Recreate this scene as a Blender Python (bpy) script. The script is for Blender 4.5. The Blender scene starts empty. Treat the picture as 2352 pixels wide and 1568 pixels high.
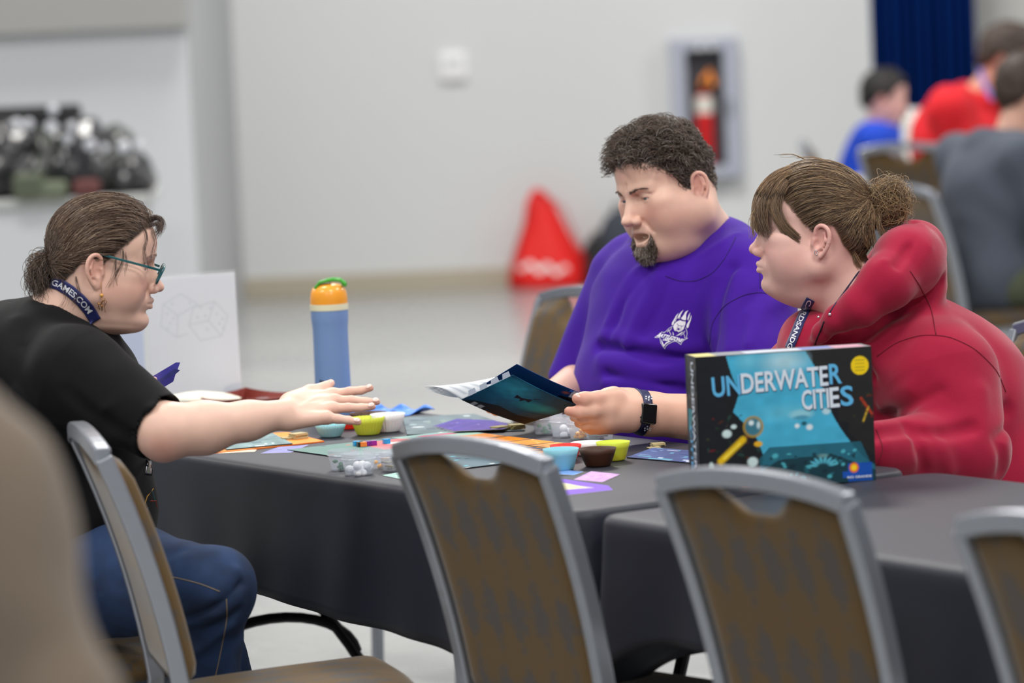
import bpy, bmesh, math, random
import numpy as np
from mathutils import Vector, Matrix
from mathutils.bvhtree import BVHTree

random.seed(7)
rng = np.random.default_rng(7)
S = bpy.context.scene
COL = S.collection
PI = math.pi

# ------------------------------------------------------------------ camera
FPX = 8820.0
PITCH = math.radians(4.86)
ROLL = math.radians(2.5)
CAMZ = 1.6
CF = Vector((0, math.cos(PITCH), -math.sin(PITCH)))
_U0 = Vector((0, math.sin(PITCH), math.cos(PITCH)))
_R0 = Vector((1, 0, 0))
CR = _R0 * math.cos(ROLL) - _U0 * math.sin(ROLL)
CU = _R0 * math.sin(ROLL) + _U0 * math.cos(ROLL)
cam_d = bpy.data.cameras.new('camera')
cam = bpy.data.objects.new('camera', cam_d)
COL.objects.link(cam)
cam_d.sensor_width = 36.0
cam_d.lens = 36.0 * FPX / 2352.0
cam_d.clip_end = 200
cam.matrix_world = Matrix(((CR.x, CU.x, -CF.x, 0), (CR.y, CU.y, -CF.y, 0), (CR.z, CU.z, -CF.z, CAMZ), (0, 0, 0, 1)))
cam_d.dof.use_dof = True
cam_d.dof.focus_distance = 7.45
cam_d.dof.aperture_fstop = 2.8
cam_d.dof.aperture_blades = 0
S.camera = cam

# ------------------------------------------------------------------ light
S.view_settings.view_transform = 'Standard'
S.view_settings.look = 'None'
S.view_settings.exposure = 0.0
S.view_settings.gamma = 1.0
S.view_settings.use_curve_mapping = False
W = bpy.data.worlds.new('hall_light')
S.world = W
W.use_nodes = True
W.node_tree.nodes['Background'].inputs[0].default_value = (0.93, 0.96, 1.0, 1)
W.node_tree.nodes['Background'].inputs[1].default_value = 0.40


def area_light(name, loc, sx, sy, power, col=(1, 0.97, 0.93)):
    d = bpy.data.lights.new(name, 'AREA')
    d.shape = 'RECTANGLE'
    d.size = sx
    d.size_y = sy
    d.energy = power
    d.color = col
    o = bpy.data.objects.new(name, d)
    o.location = loc
    COL.objects.link(o)
    return o


for lx, ly, pw in ((-4.5, 5.2, 230), (1.5, 4.2, 210), (4.5, 9.0, 240), (-2.0, 10.5, 230), (-2.5, -1.2, 330), (3.0, -0.6, 300)):
    area_light('hall_lamp', (lx, ly, 6.8), 1.6, 1.6, pw)
for lx, ly in ((-9, 17), (0, 17), (9, 17)):
    area_light('hall_lamp', (lx, ly, 7.5), 2.2, 2.2, 560)


# ------------------------------------------------------------------ pixel helpers (photo frame 2352 x 1568)
def ray(x, y):
    return CF * FPX + CR * (x - 1176.0) - CU * (y - 784.0)


def PD(x, y, d):
    """point seen at a pixel, at distance d along +Y"""
    r = ray(x, y)
    t = d / r.y
    return Vector((r.x * t, d, CAMZ + r.z * t))


def PZ(x, y, z):
    r = ray(x, y)
    t = (z - CAMZ) / r.z
    return Vector((r.x * t, r.y * t, z))


TZ = 0.75
_n1, _n2 = PZ(575, 1065, TZ), PZ(1967, 1275, TZ)
_f1, _f2 = PZ(960, 945, TZ), PZ(2352, 1104, TZ)
TU = ((_n2 - _n1).normalized() + (_f2 - _f1).normalized()).normalized()   # along the tables, towards the camera
TN = Vector((-TU.y, TU.x, 0))                                              # across, away from the camera
if TN.y < 0:
    TN = -TN
TO = (_n1 + _n2) * 0.5
TO = TO - TU * ((TO - _n1).dot(TU))                                        # origin on the near edge
TW = ((_f1 + _f2) * 0.5 - TO).dot(TN)


def TP(t, d, z=TZ):
    """table coordinates: t along, d across from the near edge"""
    p = TO + TU * t + TN * d
    return Vector((p.x, p.y, z))


# ------------------------------------------------------------------ materials
def srgb(c):
    c = [v / 255.0 for v in c]
    return tuple((v / 12.92 if v <= 0.04045 else ((v + 0.055) / 1.055) ** 2.4) for v in c) + (1.0,)


def mat(name, c, rough=0.5, metal=0.0, var=0.0, vscale=8.0, bump=0.0, bscale=80.0, bdist=0.002, spec=0.5, c2=None,
        sheen=0.0, trans=0.0, ior=1.45, sss=0.0, emit=None, alpha=1.0, attr=None, coat=0.0, detail=3.0, btype='noise', stretch=None):
    m = bpy.data.materials.new(name)
    m.use_nodes = True
    nt = m.node_tree
    b = nt.nodes['Principled BSDF']
    L = nt.links.new
    c = srgb(c)
    b.inputs['Base Color'].default_value = c
    b.inputs['Roughness'].default_value = rough
    b.inputs['Metallic'].default_value = metal
    b.inputs['Specular IOR Level'].default_value = spec
    b.inputs['IOR'].default_value = ior
    b.inputs['Transmission Weight'].default_value = trans
    b.inputs['Coat Weight'].default_value = coat
    b.inputs['Alpha'].default_value = alpha
    if sheen:
        b.inputs['Sheen Weight'].default_value = sheen
        b.inputs['Sheen Roughness'].default_value = 0.4
    if sss:
        b.inputs['Subsurface Weight'].default_value = sss
        b.inputs['Subsurface Radius'].default_value = (1.0, 0.35, 0.2)
        b.inputs['Subsurface Scale'].default_value = 0.006
    if emit:
        b.inputs['Emission Color'].default_value = srgb(emit[0])
        b.inputs['Emission Strength'].default_value = emit[1]
    tc = nt.nodes.new('ShaderNodeTexCoord')
    src = None
    if attr:
        a = nt.nodes.new('ShaderNodeVertexColor')
        a.layer_name = attr
        src = a.outputs['Color']
    if var or c2:
        n = nt.nodes.new('ShaderNodeTexNoise')
        n.inputs['Scale'].default_value = vscale
        n.inputs['Detail'].default_value = detail
        vec = tc.outputs['Object']
        if stretch:
            mp = nt.nodes.new('ShaderNodeMapping')
            mp.inputs['Scale'].default_value = stretch
            L(vec, mp.inputs['Vector'])
            vec = mp.outputs['Vector']
        L(vec, n.inputs['Vector'])
        if c2:
            r = nt.nodes.new('ShaderNodeValToRGB')
            r.color_ramp.elements[0].position = 0.38
            r.color_ramp.elements[1].position = 0.62
            r.color_ramp.elements[0].color = c
            r.color_ramp.elements[1].color = srgb(c2)
            L(n.outputs['Fac'], r.inputs['Fac'])
            out = r.outputs['Color']
        else:
            h = nt.nodes.new('ShaderNodeHueSaturation')
            mr = nt.nodes.new('ShaderNodeMapRange')
            mr.inputs['To Min'].default_value = 1 - var
            mr.inputs['To Max'].default_value = 1 + var
            L(n.outputs['Fac'], mr.inputs['Value'])
            L(mr.outputs['Result'], h.inputs['Value'])
            if src:
                L(src, h.inputs['Color'])
            else:
                h.inputs['Color'].default_value = c
            out = h.outputs['Color']
        L(out, b.inputs['Base Color'])
    elif src:
        L(src, b.inputs['Base Color'])
    if bump:
        if btype == 'voronoi':
            n2 = nt.nodes.new('ShaderNodeTexVoronoi')
            n2.inputs['Scale'].default_value = bscale
            o2 = n2.outputs['Distance']
        else:
            n2 = nt.nodes.new('ShaderNodeTexNoise')
            n2.inputs['Scale'].default_value = bscale
            n2.inputs['Detail'].default_value = 4
            o2 = n2.outputs['Fac']
        L(tc.outputs['Object'], n2.inputs['Vector'])
        bp = nt.nodes.new('ShaderNodeBump')
        bp.inputs['Strength'].default_value = bump
        bp.inputs['Distance'].default_value = bdist
        L(o2, bp.inputs['Height'])
        L(bp.outputs['Normal'], b.inputs['Normal'])
    return m


# ------------------------------------------------------------------ object helpers
def tag(o, label=None, cat=None, group=None, kind=None):
    if label:
        o['label'] = label
    if cat:
        o['category'] = cat
    if group:
        o['group'] = group
    if kind:
        o['kind'] = kind
    return o


def thing(name, label, cat, loc=(0, 0, 0), rz=0.0, group=None):
    o = bpy.data.objects.new(name, None)
    o.empty_display_size = 0.05
    COL.objects.link(o)
    o.matrix_world = Matrix.Translation(Vector(loc)) @ Matrix.Rotation(rz, 4, 'Z')
    return tag(o, label, cat, group)


def link(name, me, m, parent=None, world=False):
    o = bpy.data.objects.new(name, me)
    COL.objects.link(o)
    if m:
        if isinstance(m, (list, tuple)):
            for q in m:
                me.materials.append(q)
        else:
            me.materials.append(m)
    if parent:
        o.parent = parent
        if world:
            M = Matrix.Identity(4)
            p = parent
            while p is not None:
                M = p.matrix_basis @ M
                p = p.parent
            o.matrix_basis = M.inverted()
    return o


def mesh_np(name, v, f, smooth=True, col=None, colname='Col'):
    """v (N,3), f list of faces or an (M,k) int array"""
    me = bpy.data.meshes.new(name)
    v = np.asarray(v, dtype=np.float32)
    if isinstance(f, np.ndarray):
        n, k = f.shape
        me.vertices.add(len(v))
        me.vertices.foreach_set('co', v.ravel())
        me.loops.add(n * k)
        me.loops.foreach_set('vertex_index', f.astype(np.int32).ravel())
        me.polygons.add(n)
        me.polygons.foreach_set('loop_start', np.arange(0, n * k, k, dtype=np.int32))
        me.update(calc_edges=True)
    else:
        me.from_pydata([tuple(x) for x in v.tolist()], [], f)
        me.update()
    if smooth:
        me.polygons.foreach_set('use_smooth', np.ones(len(me.polygons), dtype=bool))
    if col is not None:
        ca = me.color_attributes.new(colname, 'FLOAT_COLOR', 'POINT')
        c4 = np.ones((len(v), 4), dtype=np.float32)
        c4[:, :3] = col
        ca.data.foreach_set('color', c4.ravel())
    return me


def lin(c):
    c = np.asarray(c, dtype=np.float64) / 255.0
    return np.where(c <= 0.04045, c / 12.92, ((c + 0.055) / 1.055) ** 2.4)


class MB:
    """collects simple solids into one mesh"""

    def __init__(s):
        s.bm = bmesh.new()

    def box(s, c, d, rz=0.0, bev=0.0, M=None, seg=2):
        r = bmesh.ops.create_cube(s.bm, size=1.0)
        vs = r['verts']
        bmesh.ops.scale(s.bm, vec=Vector(d), verts=vs)
        if bev:
            es = list({e for v in vs for e in v.link_edges})
            rb = bmesh.ops.bevel(s.bm, geom=es, offset=bev, segments=seg, profile=0.5, affect='EDGES')
            vs = list({v for f in rb['faces'] for v in f.verts} | {v for v in vs if v.is_valid})
        T = Matrix.Translation(Vector(c)) @ Matrix.Rotation(rz, 4, 'Z')
        if M is not None:
            T = M @ T
        bmesh.ops.transform(s.bm, matrix=T, verts=vs)
        return s

    def lathe(s, prof, c=(0, 0, 0), n=32, cap=True, M=None, flute=0.0, nf=24):
        rings = []
        for (r, z) in prof:
            ring = []
            for i in range(n):
                a = 2 * PI * i / n
                rr = r * (1 + flute * (0.5 + 0.5 * math.cos(nf * a)) * (1 if r > 1e-6 else 0))
                p = Vector((rr * math.cos(a), rr * math.sin(a), z)) + Vector(c)
                if M is not None:
                    p = M @ p
                ring.append(s.bm.verts.new(p))
            rings.append(ring)
        for a, b in zip(rings, rings[1:]):
            for i in range(n):
                j = (i + 1) % n
                s.bm.faces.new((a[i], a[j], b[j], b[i]))
        if cap:
            s.bm.faces.new(rings[0][::-1])
            s.bm.faces.new(rings[-1])
        return s

    def tube(s, pts, r, n=10, cap=True, flat=1.0, up=None):
        pts = [Vector(p) for p in pts]
        rs = r if isinstance(r, (list, tuple)) else [r] * len(pts)
        rings = []
        prev = None
        for i, p in enumerate(pts):
            t = (pts[min(i + 1, len(pts) - 1)] - pts[max(i - 1, 0)]).normalized()
            if prev is None:
                u = Vector(up) if up is not None else (Vector((0, 0, 1)) if abs(t.z) < 0.9 else Vector((1, 0, 0)))
            else:
                u = prev
            u = (u - t * u.dot(t)).normalized()
            prev = u
            w = t.cross(u)
            rings.append([s.bm.verts.new(p + (u * math.cos(2 * PI * k / n) * flat + w * math.sin(2 * PI * k / n)) * rs[i]) for k in range(n)])
        for a, b in zip(rings, rings[1:]):
            for i in range(n):
                j = (i + 1) % n
                s.bm.faces.new((a[i], a[j], b[j], b[i]))
        if cap:
            s.bm.faces.new(rings[0][::-1])
            s.bm.faces.new(rings[-1])
        return s

    def bar(s, pts, w, h, up=(0, 0, 1), side=None):
        """rectangular-section bar along pts; w across, h along 'up'"""
        pts = [Vector(p) for p in pts]
        rings = []
        for i, p in enumerate(pts):
            t = (pts[min(i + 1, len(pts) - 1)] - pts[max(i - 1, 0)]).normalized()
            if side is not None:
                sd = Vector(side).normalized()
                u = t.cross(sd).normalized()
            else:
                u = Vector(up)
                u = (u - t * u.dot(t)).normalized()
                sd = t.cross(u)
            a, b = sd * w / 2, u * h / 2
            rings.append([s.bm.verts.new(p + q) for q in (a + b, a - b, -a - b, -a + b)])
        for a, b in zip(rings, rings[1:]):
            for i in range(4):
                j = (i + 1) % 4
                s.bm.faces.new((a[i], a[j], b[j], b[i]))
        s.bm.faces.new(rings[0][::-1])
        s.bm.faces.new(rings[-1])
        return s

    def poly(s, pts, th=0.0, nrm=None):
        pts = [Vector(p) for p in pts]
        if th == 0.0:
            s.bm.faces.new([s.bm.verts.new(p) for p in pts])
            return s
        n = Vector(nrm) if nrm is not None else (pts[1] - pts[0]).cross(pts[2] - pts[0]).normalized()
        a = [s.bm.verts.new(p + n * th / 2) for p in pts]
        b = [s.bm.verts.new(p - n * th / 2) for p in pts]
        s.bm.faces.new(a)
        s.bm.faces.new(b[::-1])
        for i in range(len(pts)):
            j = (i + 1) % len(pts)
            s.bm.faces.new((a[i], b[i], b[j], a[j]))
        return s

    def sphere(s, c, r, seg=16, rings=10, sc=(1, 1, 1)):
        q = bmesh.ops.create_uvsphere(s.bm, u_segments=seg, v_segments=rings, radius=r)
        bmesh.ops.transform(s.bm, matrix=Matrix.Translation(Vector(c)) @ Matrix.Diagonal((sc[0], sc[1], sc[2], 1)), verts=q['verts'])
        return s

    def build(s, name, m, parent=None, smooth=False, world=False, bevel=0.0):
        me = bpy.data.meshes.new(name)
        bmesh.ops.recalc_face_normals(s.bm, faces=s.bm.faces[:])
        s.bm.to_mesh(me)
        s.bm.free()
        if smooth:
            for p in me.polygons:
                p.use_smooth = True
            if smooth == 'auto':
                me.set_sharp_from_angle(angle=math.radians(35))
        o = link(name, me, m, parent, world)
        if bevel:
            md = o.modifiers.new('bevel', 'BEVEL')
            md.width = bevel
            md.segments = 2
            md.limit_method = 'ANGLE'
            md.harden_normals = False
        return o


def copy_tree(o, parent=None, label=None, group=None):
    c = o.copy()
    COL.objects.link(c)
    c.parent = parent
    if label:
        c['label'] = label
    if group:
        c['group'] = group
    for ch in o.children:
        copy_tree(ch, c)
    return c


# ------------------------------------------------------------------ signed-distance modelling
class Sdf:
    """a list of primitives evaluated in order; every primitive knows its bounds so blocks can skip it"""

    def __init__(s):
        s.p = []

    def _add(s, kind, c, rad, k, data):
        s.p.append((kind, np.array(c, dtype=np.float64), float(rad), float(k), data))
        return s

    def ell(s, c, r, R=None, k=0.02, op='u', F=None):
        c = Vector(c)
        R = R if R is not None else Matrix.Identity(3)
        sc = 1.0
        if F is not None:
            c = F @ c
            sc = F.to_scale()[0]
            R = F.to_3x3().normalized() @ R
        r = np.array(r, dtype=np.float64) * sc
        s._add(op + 'e', c, max(r), k, (r, np.array(R)))
        return s

    def rc(s, a, b, ra, rb, k=0.02, op='u', F=None):
        a, b = Vector(a), Vector(b)
        if F is not None:
            a, b = F @ a, F @ b
            sc = F.to_scale()[0]
            ra, rb = ra * sc, rb * sc
        c = (a + b) / 2
        s._add(op + 'c', c, (a - b).length / 2 + max(ra, rb), k, (np.array(a), np.array(b), ra, rb))
        return s

    def chain(s, pts, rs, k=0.01, F=None, k0=None):
        for i in range(len(pts) - 1):
            s.rc(pts[i], pts[i + 1], rs[i], rs[i + 1], k=(k0 if (i == 0 and k0 is not None) else k), F=F)
        return s

    def fold(s, pts, amp, w, F=None):
        """raise (amp>0) or sink (amp<0) the surface along a polyline"""
        pts = [Vector(p) for p in pts]
        if F is not None:
            pts = [F @ p for p in pts]
        c = sum(pts, Vector()) / len(pts)
        rad = max((p - c).length for p in pts) + 2.4 * w
        s._add('df', c, rad, 0.0, (np.array([list(p) for p in pts]), amp, w))
        return s

    def wave(s, amp, freq, seed=0):
        s._add('dw', (0, 0, 0), 1e6, 0.0, (amp, freq, seed))
        return s

    def plane(s, pt, n, k=0.004):
        """keep only the side the normal points away from"""
        s._add('sp', (0, 0, 0), 1e6, k, (np.array(pt, dtype=float), np.array(Vector(n).normalized(), dtype=float)))
        return s

    @staticmethod
    def _d(kind, P, c, data):
        if kind == 'e':
            r, R = data
            q = (P - c) @ R
            k0 = np.sqrt(((q / r) ** 2).sum(-1)) + 1e-9
            k1 = np.sqrt(((q / (r * r)) ** 2).sum(-1)) + 1e-9
            return k0 * (k0 - 1.0) / k1
        if kind == 'c':
            a, b, ra, rb = data
            ba = b - a
            pa = P - a
            t = np.clip((pa @ ba) / max(ba @ ba, 1e-12), 0, 1)
            return np.sqrt(((pa - t[..., None] * ba) ** 2).sum(-1)) - (ra + (rb - ra) * t)
        if kind == 'p':
            pt, n = data
            return (P - pt) @ (-n) * 1.0

    def eval(s, P, idx=None):
        d = np.full(P.shape[0], 1e3)
        for i in (range(len(s.p)) if idx is None else idx):
            kd, c, rad, k, data = s.p[i]
            o, t = kd[0], kd[1]
            if o == 'd':
                if t == 'f':
                    pts, amp, w = data
                    m = np.full(P.shape[0], 1e9)
                    for a, b in zip(pts, pts[1:]):
                        ba = b - a
                        pa = P - a
                        tt = np.clip((pa @ ba) / max(ba @ ba, 1e-12), 0, 1)
                        m = np.minimum(m, ((pa - tt[:, None] * ba) ** 2).sum(-1))
                    d = d - amp * np.exp(-m / (w * w))
                else:
                    amp, fr, sd = data
                    d = d - amp * (np.sin(P[:, 0] * fr + sd + 1.7 * np.sin(P[:, 2] * fr * .7)) * np.sin(P[:, 1] * fr * 1.1 + 2 * sd) * np.sin(P[:, 2] * fr * .9 + 3 * sd + 1.3 * np.sin(P[:, 0] * fr * .8)))
                continue
            e = s._d(t, P, c, data)
            if o == 'u':
                if k > 1e-6:
                    h = np.clip(0.5 + 0.5 * (d - e) / k, 0, 1)
                    d = d + (e - d) * h - k * h * (1 - h)
                else:
                    d = np.minimum(d, e)
            else:
                h = np.clip(0.5 - 0.5 * (d + e) / k, 0, 1)
                d = d + (-e - d) * h + k * h * (1 - h)
        return d

    def bounds(s):
        lo, hi = np.full(3, 1e9), np.full(3, -1e9)
        for kd, c, rad, k, data in s.p:
            if kd[0] != 'u':
                continue
            if kd[1] == 'c':
                a, b, ra, rb = data
                lo = np.minimum(lo, np.minimum(a - ra, b - rb))
                hi = np.maximum(hi, np.maximum(a + ra, b + rb))
            else:
                lo, hi = np.minimum(lo, c - rad), np.maximum(hi, c + rad)
        return lo - 0.02, hi + 0.02

    def mesh(s, h, B=14, box=None):
        lo, hi = s.bounds()
        if box is not None:
            lo, hi = np.maximum(lo, box[0]), np.minimum(hi, box[1])
        Lb = B * h
        nb = np.ceil((hi - lo) / Lb).astype(int) + 1
        g = np.stack(np.meshgrid(*[np.arange(n) for n in nb], indexing='ij'), -1).reshape(-1, 3)
        cen = lo + (g + 0.5) * Lb
        dc = s.eval(cen)
        g = g[np.abs(dc) < Lb * 1.8 + 0.006]
        cen = lo + (g + 0.5) * Lb
        ax = np.arange(B + 1) * h
        off = np.stack(np.meshgrid(ax, ax, ax, indexing='ij'), -1).reshape(-1, 3)
        n1 = B + 1
        vals = np.empty((len(g), n1 ** 3), dtype=np.float32)
        pc = np.array([q[1] for q in s.p])
        pr = np.array([q[2] + q[3] for q in s.p])
        rb = Lb * 0.87
        for i in range(len(g)):
            near = np.nonzero(np.sqrt(((pc - cen[i]) ** 2).sum(1)) - pr < rb + 0.06)[0]
            if len(near) == 0:
                vals[i] = 1.0
                continue
            vals[i] = s.eval(lo + g[i] * Lb + off, near)
        vals = vals.reshape(-1, n1, n1, n1)
        inside = vals < 0
        # keep only the blocks that hold both signs
        anyi = inside.reshape(len(g), -1)
        keep = anyi.any(1) & ~anyi.all(1)
        vals, inside, g = vals[keep], inside[keep], g[keep]
        c8 = [(a, b, c) for a in (0, 1) for b in (0, 1) for c in (0, 1)]
        cs = sum(inside[:, a:a + B, b:b + B, c:c + B].astype(np.int8) for a, b, c in c8)
        act = np.argwhere((cs > 0) & (cs < 8))
        bi, ci = act[:, 0], act[:, 1:]
        V = {c: vals[bi, ci[:, 0] + c[0], ci[:, 1] + c[1], ci[:, 2] + c[2]] for c in c8}
        acc = np.zeros((len(act), 3))
        cnt = np.zeros(len(act))
        for a in c8:
            for axx in range(3):
                if a[axx]:
                    continue
                b = list(a)
                b[axx] = 1
                b = tuple(b)
                va, vb = V[a], V[b]
                m = (va < 0) != (vb < 0)
                t = np.where(m, va / np.where(m, va - vb, 1), 0)
                p = np.array(a, dtype=float)[None] + np.eye(3)[axx][None] * t[:, None]
                acc += p * m[:, None]
                cnt += m
        acc /= cnt[:, None]
        gi = g[bi] * B + ci
        verts = lo + (gi + acc) * h
        dim = nb * B + 2
        key = (gi[:, 0] * dim[1] + gi[:, 1]) * dim[2] + gi[:, 2]
        order = np.argsort(key)
        sk = key[order]
        faces = []
        for axx in range(3):
            sl = [slice(0, B)] * 3
            sl2 = [slice(0, B)] * 3
            sl2[axx] = slice(1, B + 1)
            A = inside[:, sl[0], sl[1], sl[2]]
            Bv = inside[:, sl2[0], sl2[1], sl2[2]]
            e = np.argwhere(A != Bv)
            flip = A[e[:, 0], e[:, 1], e[:, 2], e[:, 3]]
            ge = g[e[:, 0]] * B + e[:, 1:]
            u, v = [(1, 2), (2, 0), (0, 1)][axx]
            q = []
            ok = np.ones(len(e), dtype=bool)
            for du, dv in ((-1, -1), (0, -1), (0, 0), (-1, 0)):
                w = ge.copy()
                w[:, u] += du
                w[:, v] += dv
                kk = (w[:, 0] * dim[1] + w[:, 1]) * dim[2] + w[:, 2]
                j = np.clip(np.searchsorted(sk, kk), 0, len(sk) - 1)
                ok &= sk[j] == kk
                q.append(order[j])
            q = np.stack(q, 1)
            q[~flip] = q[~flip][:, ::-1]
            faces.append(q[ok])
        return verts, np.concatenate(faces)


def frame(o, fwd, roll=0.0, sc=1.0):
    """head frame: x forward, y to the person's left, z up"""
    f = Vector(fwd).normalized()
    l = Vector((0, 0, 1)).cross(f).normalized()
    u = f.cross(l)
    R = Matrix((f, l, u)).transposed()
    R = R @ Matrix.Rotation(roll, 3, 'X')
    return Matrix.Translation(Vector(o)) @ R.to_4x4() @ Matrix.Scale(sc, 4)


def strands(paths, r0, r1, cols=None, n=3):
    """many thin tubes: paths (S,N,3) -> verts, faces, colours"""
    P = np.asarray(paths, dtype=np.float64)
    Sn, N, _ = P.shape
    T = np.gradient(P, axis=1)
    T /= np.linalg.norm(T, axis=2, keepdims=True) + 1e-9
    ref = np.zeros_like(T)
    ref[..., 2] = 1
    ref[np.abs(T[..., 2]) > 0.9] = (1, 0, 0)
    U = np.cross(T, ref)
    U /= np.linalg.norm(U, axis=2, keepdims=True) + 1e-9
    Wv = np.cross(T, U)
    rad = np.linspace(r0, r1, N)[None, :, None]
    rings = []
    for k in range(n):
        a = 2 * PI * k / n
        rings.append(P + (U * math.cos(a) + Wv * math.sin(a)) * rad)
    V = np.stack(rings, 2).reshape(-1, 3)
    base = np.arange(Sn)[:, None, None] * N * n + np.arange(N - 1)[None, :, None] * n
    k = np.arange(n)[None, None, :]
    k2 = (k + 1) % n
    F = np.stack([base + k, base + k2, base + n + k2, base + n + k], -1).reshape(-1, 4)
    C = None
    if cols is not None:
        C = np.repeat(np.asarray(cols), N * n, axis=0)
    return V, F, C


def text_mesh(s, size, font_bold=0.0, extr=0.0, align='CENTER', spacing=1.0):
    cu = bpy.data.curves.new('text', 'FONT')
    cu.body = s
    cu.size = size
    cu.offset = font_bold
    cu.extrude = extr
    cu.align_x = align
    cu.align_y = 'CENTER'
    cu.space_character = spacing
    cu.resolution_u = 3
    o = bpy.data.objects.new('text', cu)
    COL.objects.link(o)
    dg = bpy.context.evaluated_depsgraph_get()
    me = bpy.data.meshes.new_from_object(o.evaluated_get(dg))
    bpy.data.objects.remove(o)
    bpy.data.curves.remove(cu)
    return me


def text_obj(name, s, size, M, m, parent=None, bold=0.0, extr=0.0002, align='CENTER', spacing=1.0, world=False, fit=None):
    """flat print: text in the xy plane of matrix M; fit=(w,h) stretches it to that size"""
    me = text_mesh(s, size, bold, extr, align, spacing)
    if fit:
        co = np.array([v.co[:] for v in me.vertices])
        lo, hi = co.min(0), co.max(0)
        for v in me.vertices:
            v.co.x = (v.co.x - (lo[0] + hi[0]) / 2) / (hi[0] - lo[0]) * fit[0]
            v.co.y = (v.co.y - (lo[1] + hi[1]) / 2) / (hi[1] - lo[1]) * fit[1]
    me.transform(M)
    return link(name, me, m, parent, world)
# ------------------------------------------------------------------ setting
M_WALL = mat('painted_wall', (209, 211, 211), 0.75, var=.015, vscale=.6, bump=.05, bscale=60)
M_WALLC = mat('cool_wall', (206, 209, 212), 0.75, var=.02, vscale=.8)
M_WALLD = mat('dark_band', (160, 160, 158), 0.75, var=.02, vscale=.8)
M_BASE = mat('tan_baseboard', (176, 168, 150), 0.6)
M_METAL = mat('brushed_aluminium', (150, 154, 162), 0.27, metal=.65, var=.03, vscale=30)
M_METALD = mat('dark_steel', (22, 22, 24), 0.35, metal=.4)
M_BLACK = mat('black_plastic', (18, 18, 20), 0.45)
M_WHITE = mat('white_plastic', (238, 238, 238), 0.4)


def floor_mat():
    m = mat('polished_concrete', (151, 152, 152), 0.32, c2=(161, 162, 161), vscale=.7, detail=5, spec=.6)
    nt = m.node_tree
    b = nt.nodes['Principled BSDF']
    tc = nt.nodes.new('ShaderNodeTexCoord')
    n = nt.nodes.new('ShaderNodeTexNoise')
    n.inputs['Scale'].default_value = 9
    n.inputs['Detail'].default_value = 8
    n.inputs['Distortion'].default_value = 1.2
    r = nt.nodes.new('ShaderNodeMapRange')
    r.inputs['From Min'].default_value = .3
    r.inputs['From Max'].default_value = .75
    r.inputs['To Min'].default_value = .14
    r.inputs['To Max'].default_value = .30
    nt.links.new(tc.outputs['Object'], n.inputs['Vector'])
    nt.links.new(n.outputs['Fac'], r.inputs['Value'])
    nt.links.new(r.outputs['Result'], b.inputs['Roughness'])
    return m


tag(MB().box((0, 11, -.05), (26, 30, .1)).build('floor', floor_mat()), kind='structure')
YB = 22.6
tag(MB().box((4.0, YB + .1, 3.5), (18, .2, 7.0)).build('wall_back', M_WALL), kind='structure')
xl0, xl1 = PD(452, 400, 18).x, PD(545, 400, YB).x
w = MB()
w.poly([(xl0, 18, 0), (xl0, 18, 7), (-9, 18, 7), (-9, 18, 0)])
w.poly([(-9, 18, 0), (-9, 18, 7), (-9, 18.3, 7), (-9, 18.3, 0)])
tag(w.build('wall_left', M_WALLC), kind='structure')
w = MB()
w.poly([(xl0, 18, 0), (xl1, YB, 0), (xl1, YB, 7), (xl0, 18, 7)], .02)
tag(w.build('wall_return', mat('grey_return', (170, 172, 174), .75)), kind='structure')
zt = PD(230, 72, 17.9).z
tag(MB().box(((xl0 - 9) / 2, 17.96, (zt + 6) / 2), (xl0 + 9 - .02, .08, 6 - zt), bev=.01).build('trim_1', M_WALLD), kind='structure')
tag(MB().box(((xl1 + 13) / 2, YB - .01, .06), (13 - xl1, .02, .12), bev=.004).build('baseboard_back', M_BASE), kind='structure')
tag(MB().box(((xl0 - 9) / 2, 17.985, .06), (xl0 + 9, .03, .12), bev=.004).build('baseboard_left', M_BASE), kind='structure')

# thermostat on the back wall
p = PD(1041, 152, YB - .02)
t = thing('thermostat', 'small white square thermostat on the pale back wall', 'thermostat', p)
MB().box((0, 0, 0), (.16, .04, .16), bev=.015).build('housing', M_WHITE, t)
MB().box((0, -.022, .02), (.08, .006, .045), bev=.002).build('display', mat('grey_display', (200, 204, 204), .3), t)

# fire extinguisher cabinet
a, b = PD(1534, 95, YB), PD(1690, 400, YB)
cx, cz, cw, ch = (a.x + b.x) / 2 + .02, (a.z + b.z) / 2, .40, .82
M_CAB = mat('grey_blue_steel', (172, 177, 190), 0.4, metal=.15)
t = thing('extinguisher_cabinet', 'grey steel wall cabinet with tall window holding a red extinguisher', 'cabinet', (cx, YB, cz))
fr = MB()
for sx in (-1, 1):
    fr.box((sx * (cw / 2 - .045), -.05, 0), (.09, .10, ch), bev=.006)
for sz in (-1, 1):
    fr.box((0, -.05, sz * (ch / 2 - .035)), (cw - .17, .10, .07), bev=.006)
fr.build('door_frame', M_CAB, t)
MB().box((0, -.005, 0), (cw - .18, .01, ch - .14)).build('back_panel', mat('dark_interior', (62, 60, 66), .6), t)
MB().box((cw / 2 - .06, -.11, .0), (.02, .02, .10), bev=.004).build('handle', M_METAL, t)
for k in (-1, 1):
    MB().sphere((k * .035 + .01, -.10, ch / 2 - .055), .016).build('screw_cap', M_WHITE, t, smooth=True)
t = thing('fire_extinguisher', 'red fire extinguisher with orange hose end inside the wall cabinet', 'extinguisher', (cx - .01, YB - .055, cz - .33))
M_RED = mat('red_paint', (205, 22, 26), 0.3, coat=.4)
MB().lathe([(.045, 0), (.052, .01), (.052, .36), (.045, .40), (.02, .42)], n=28).build('cylinder', M_RED, t, smooth='auto')
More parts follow.
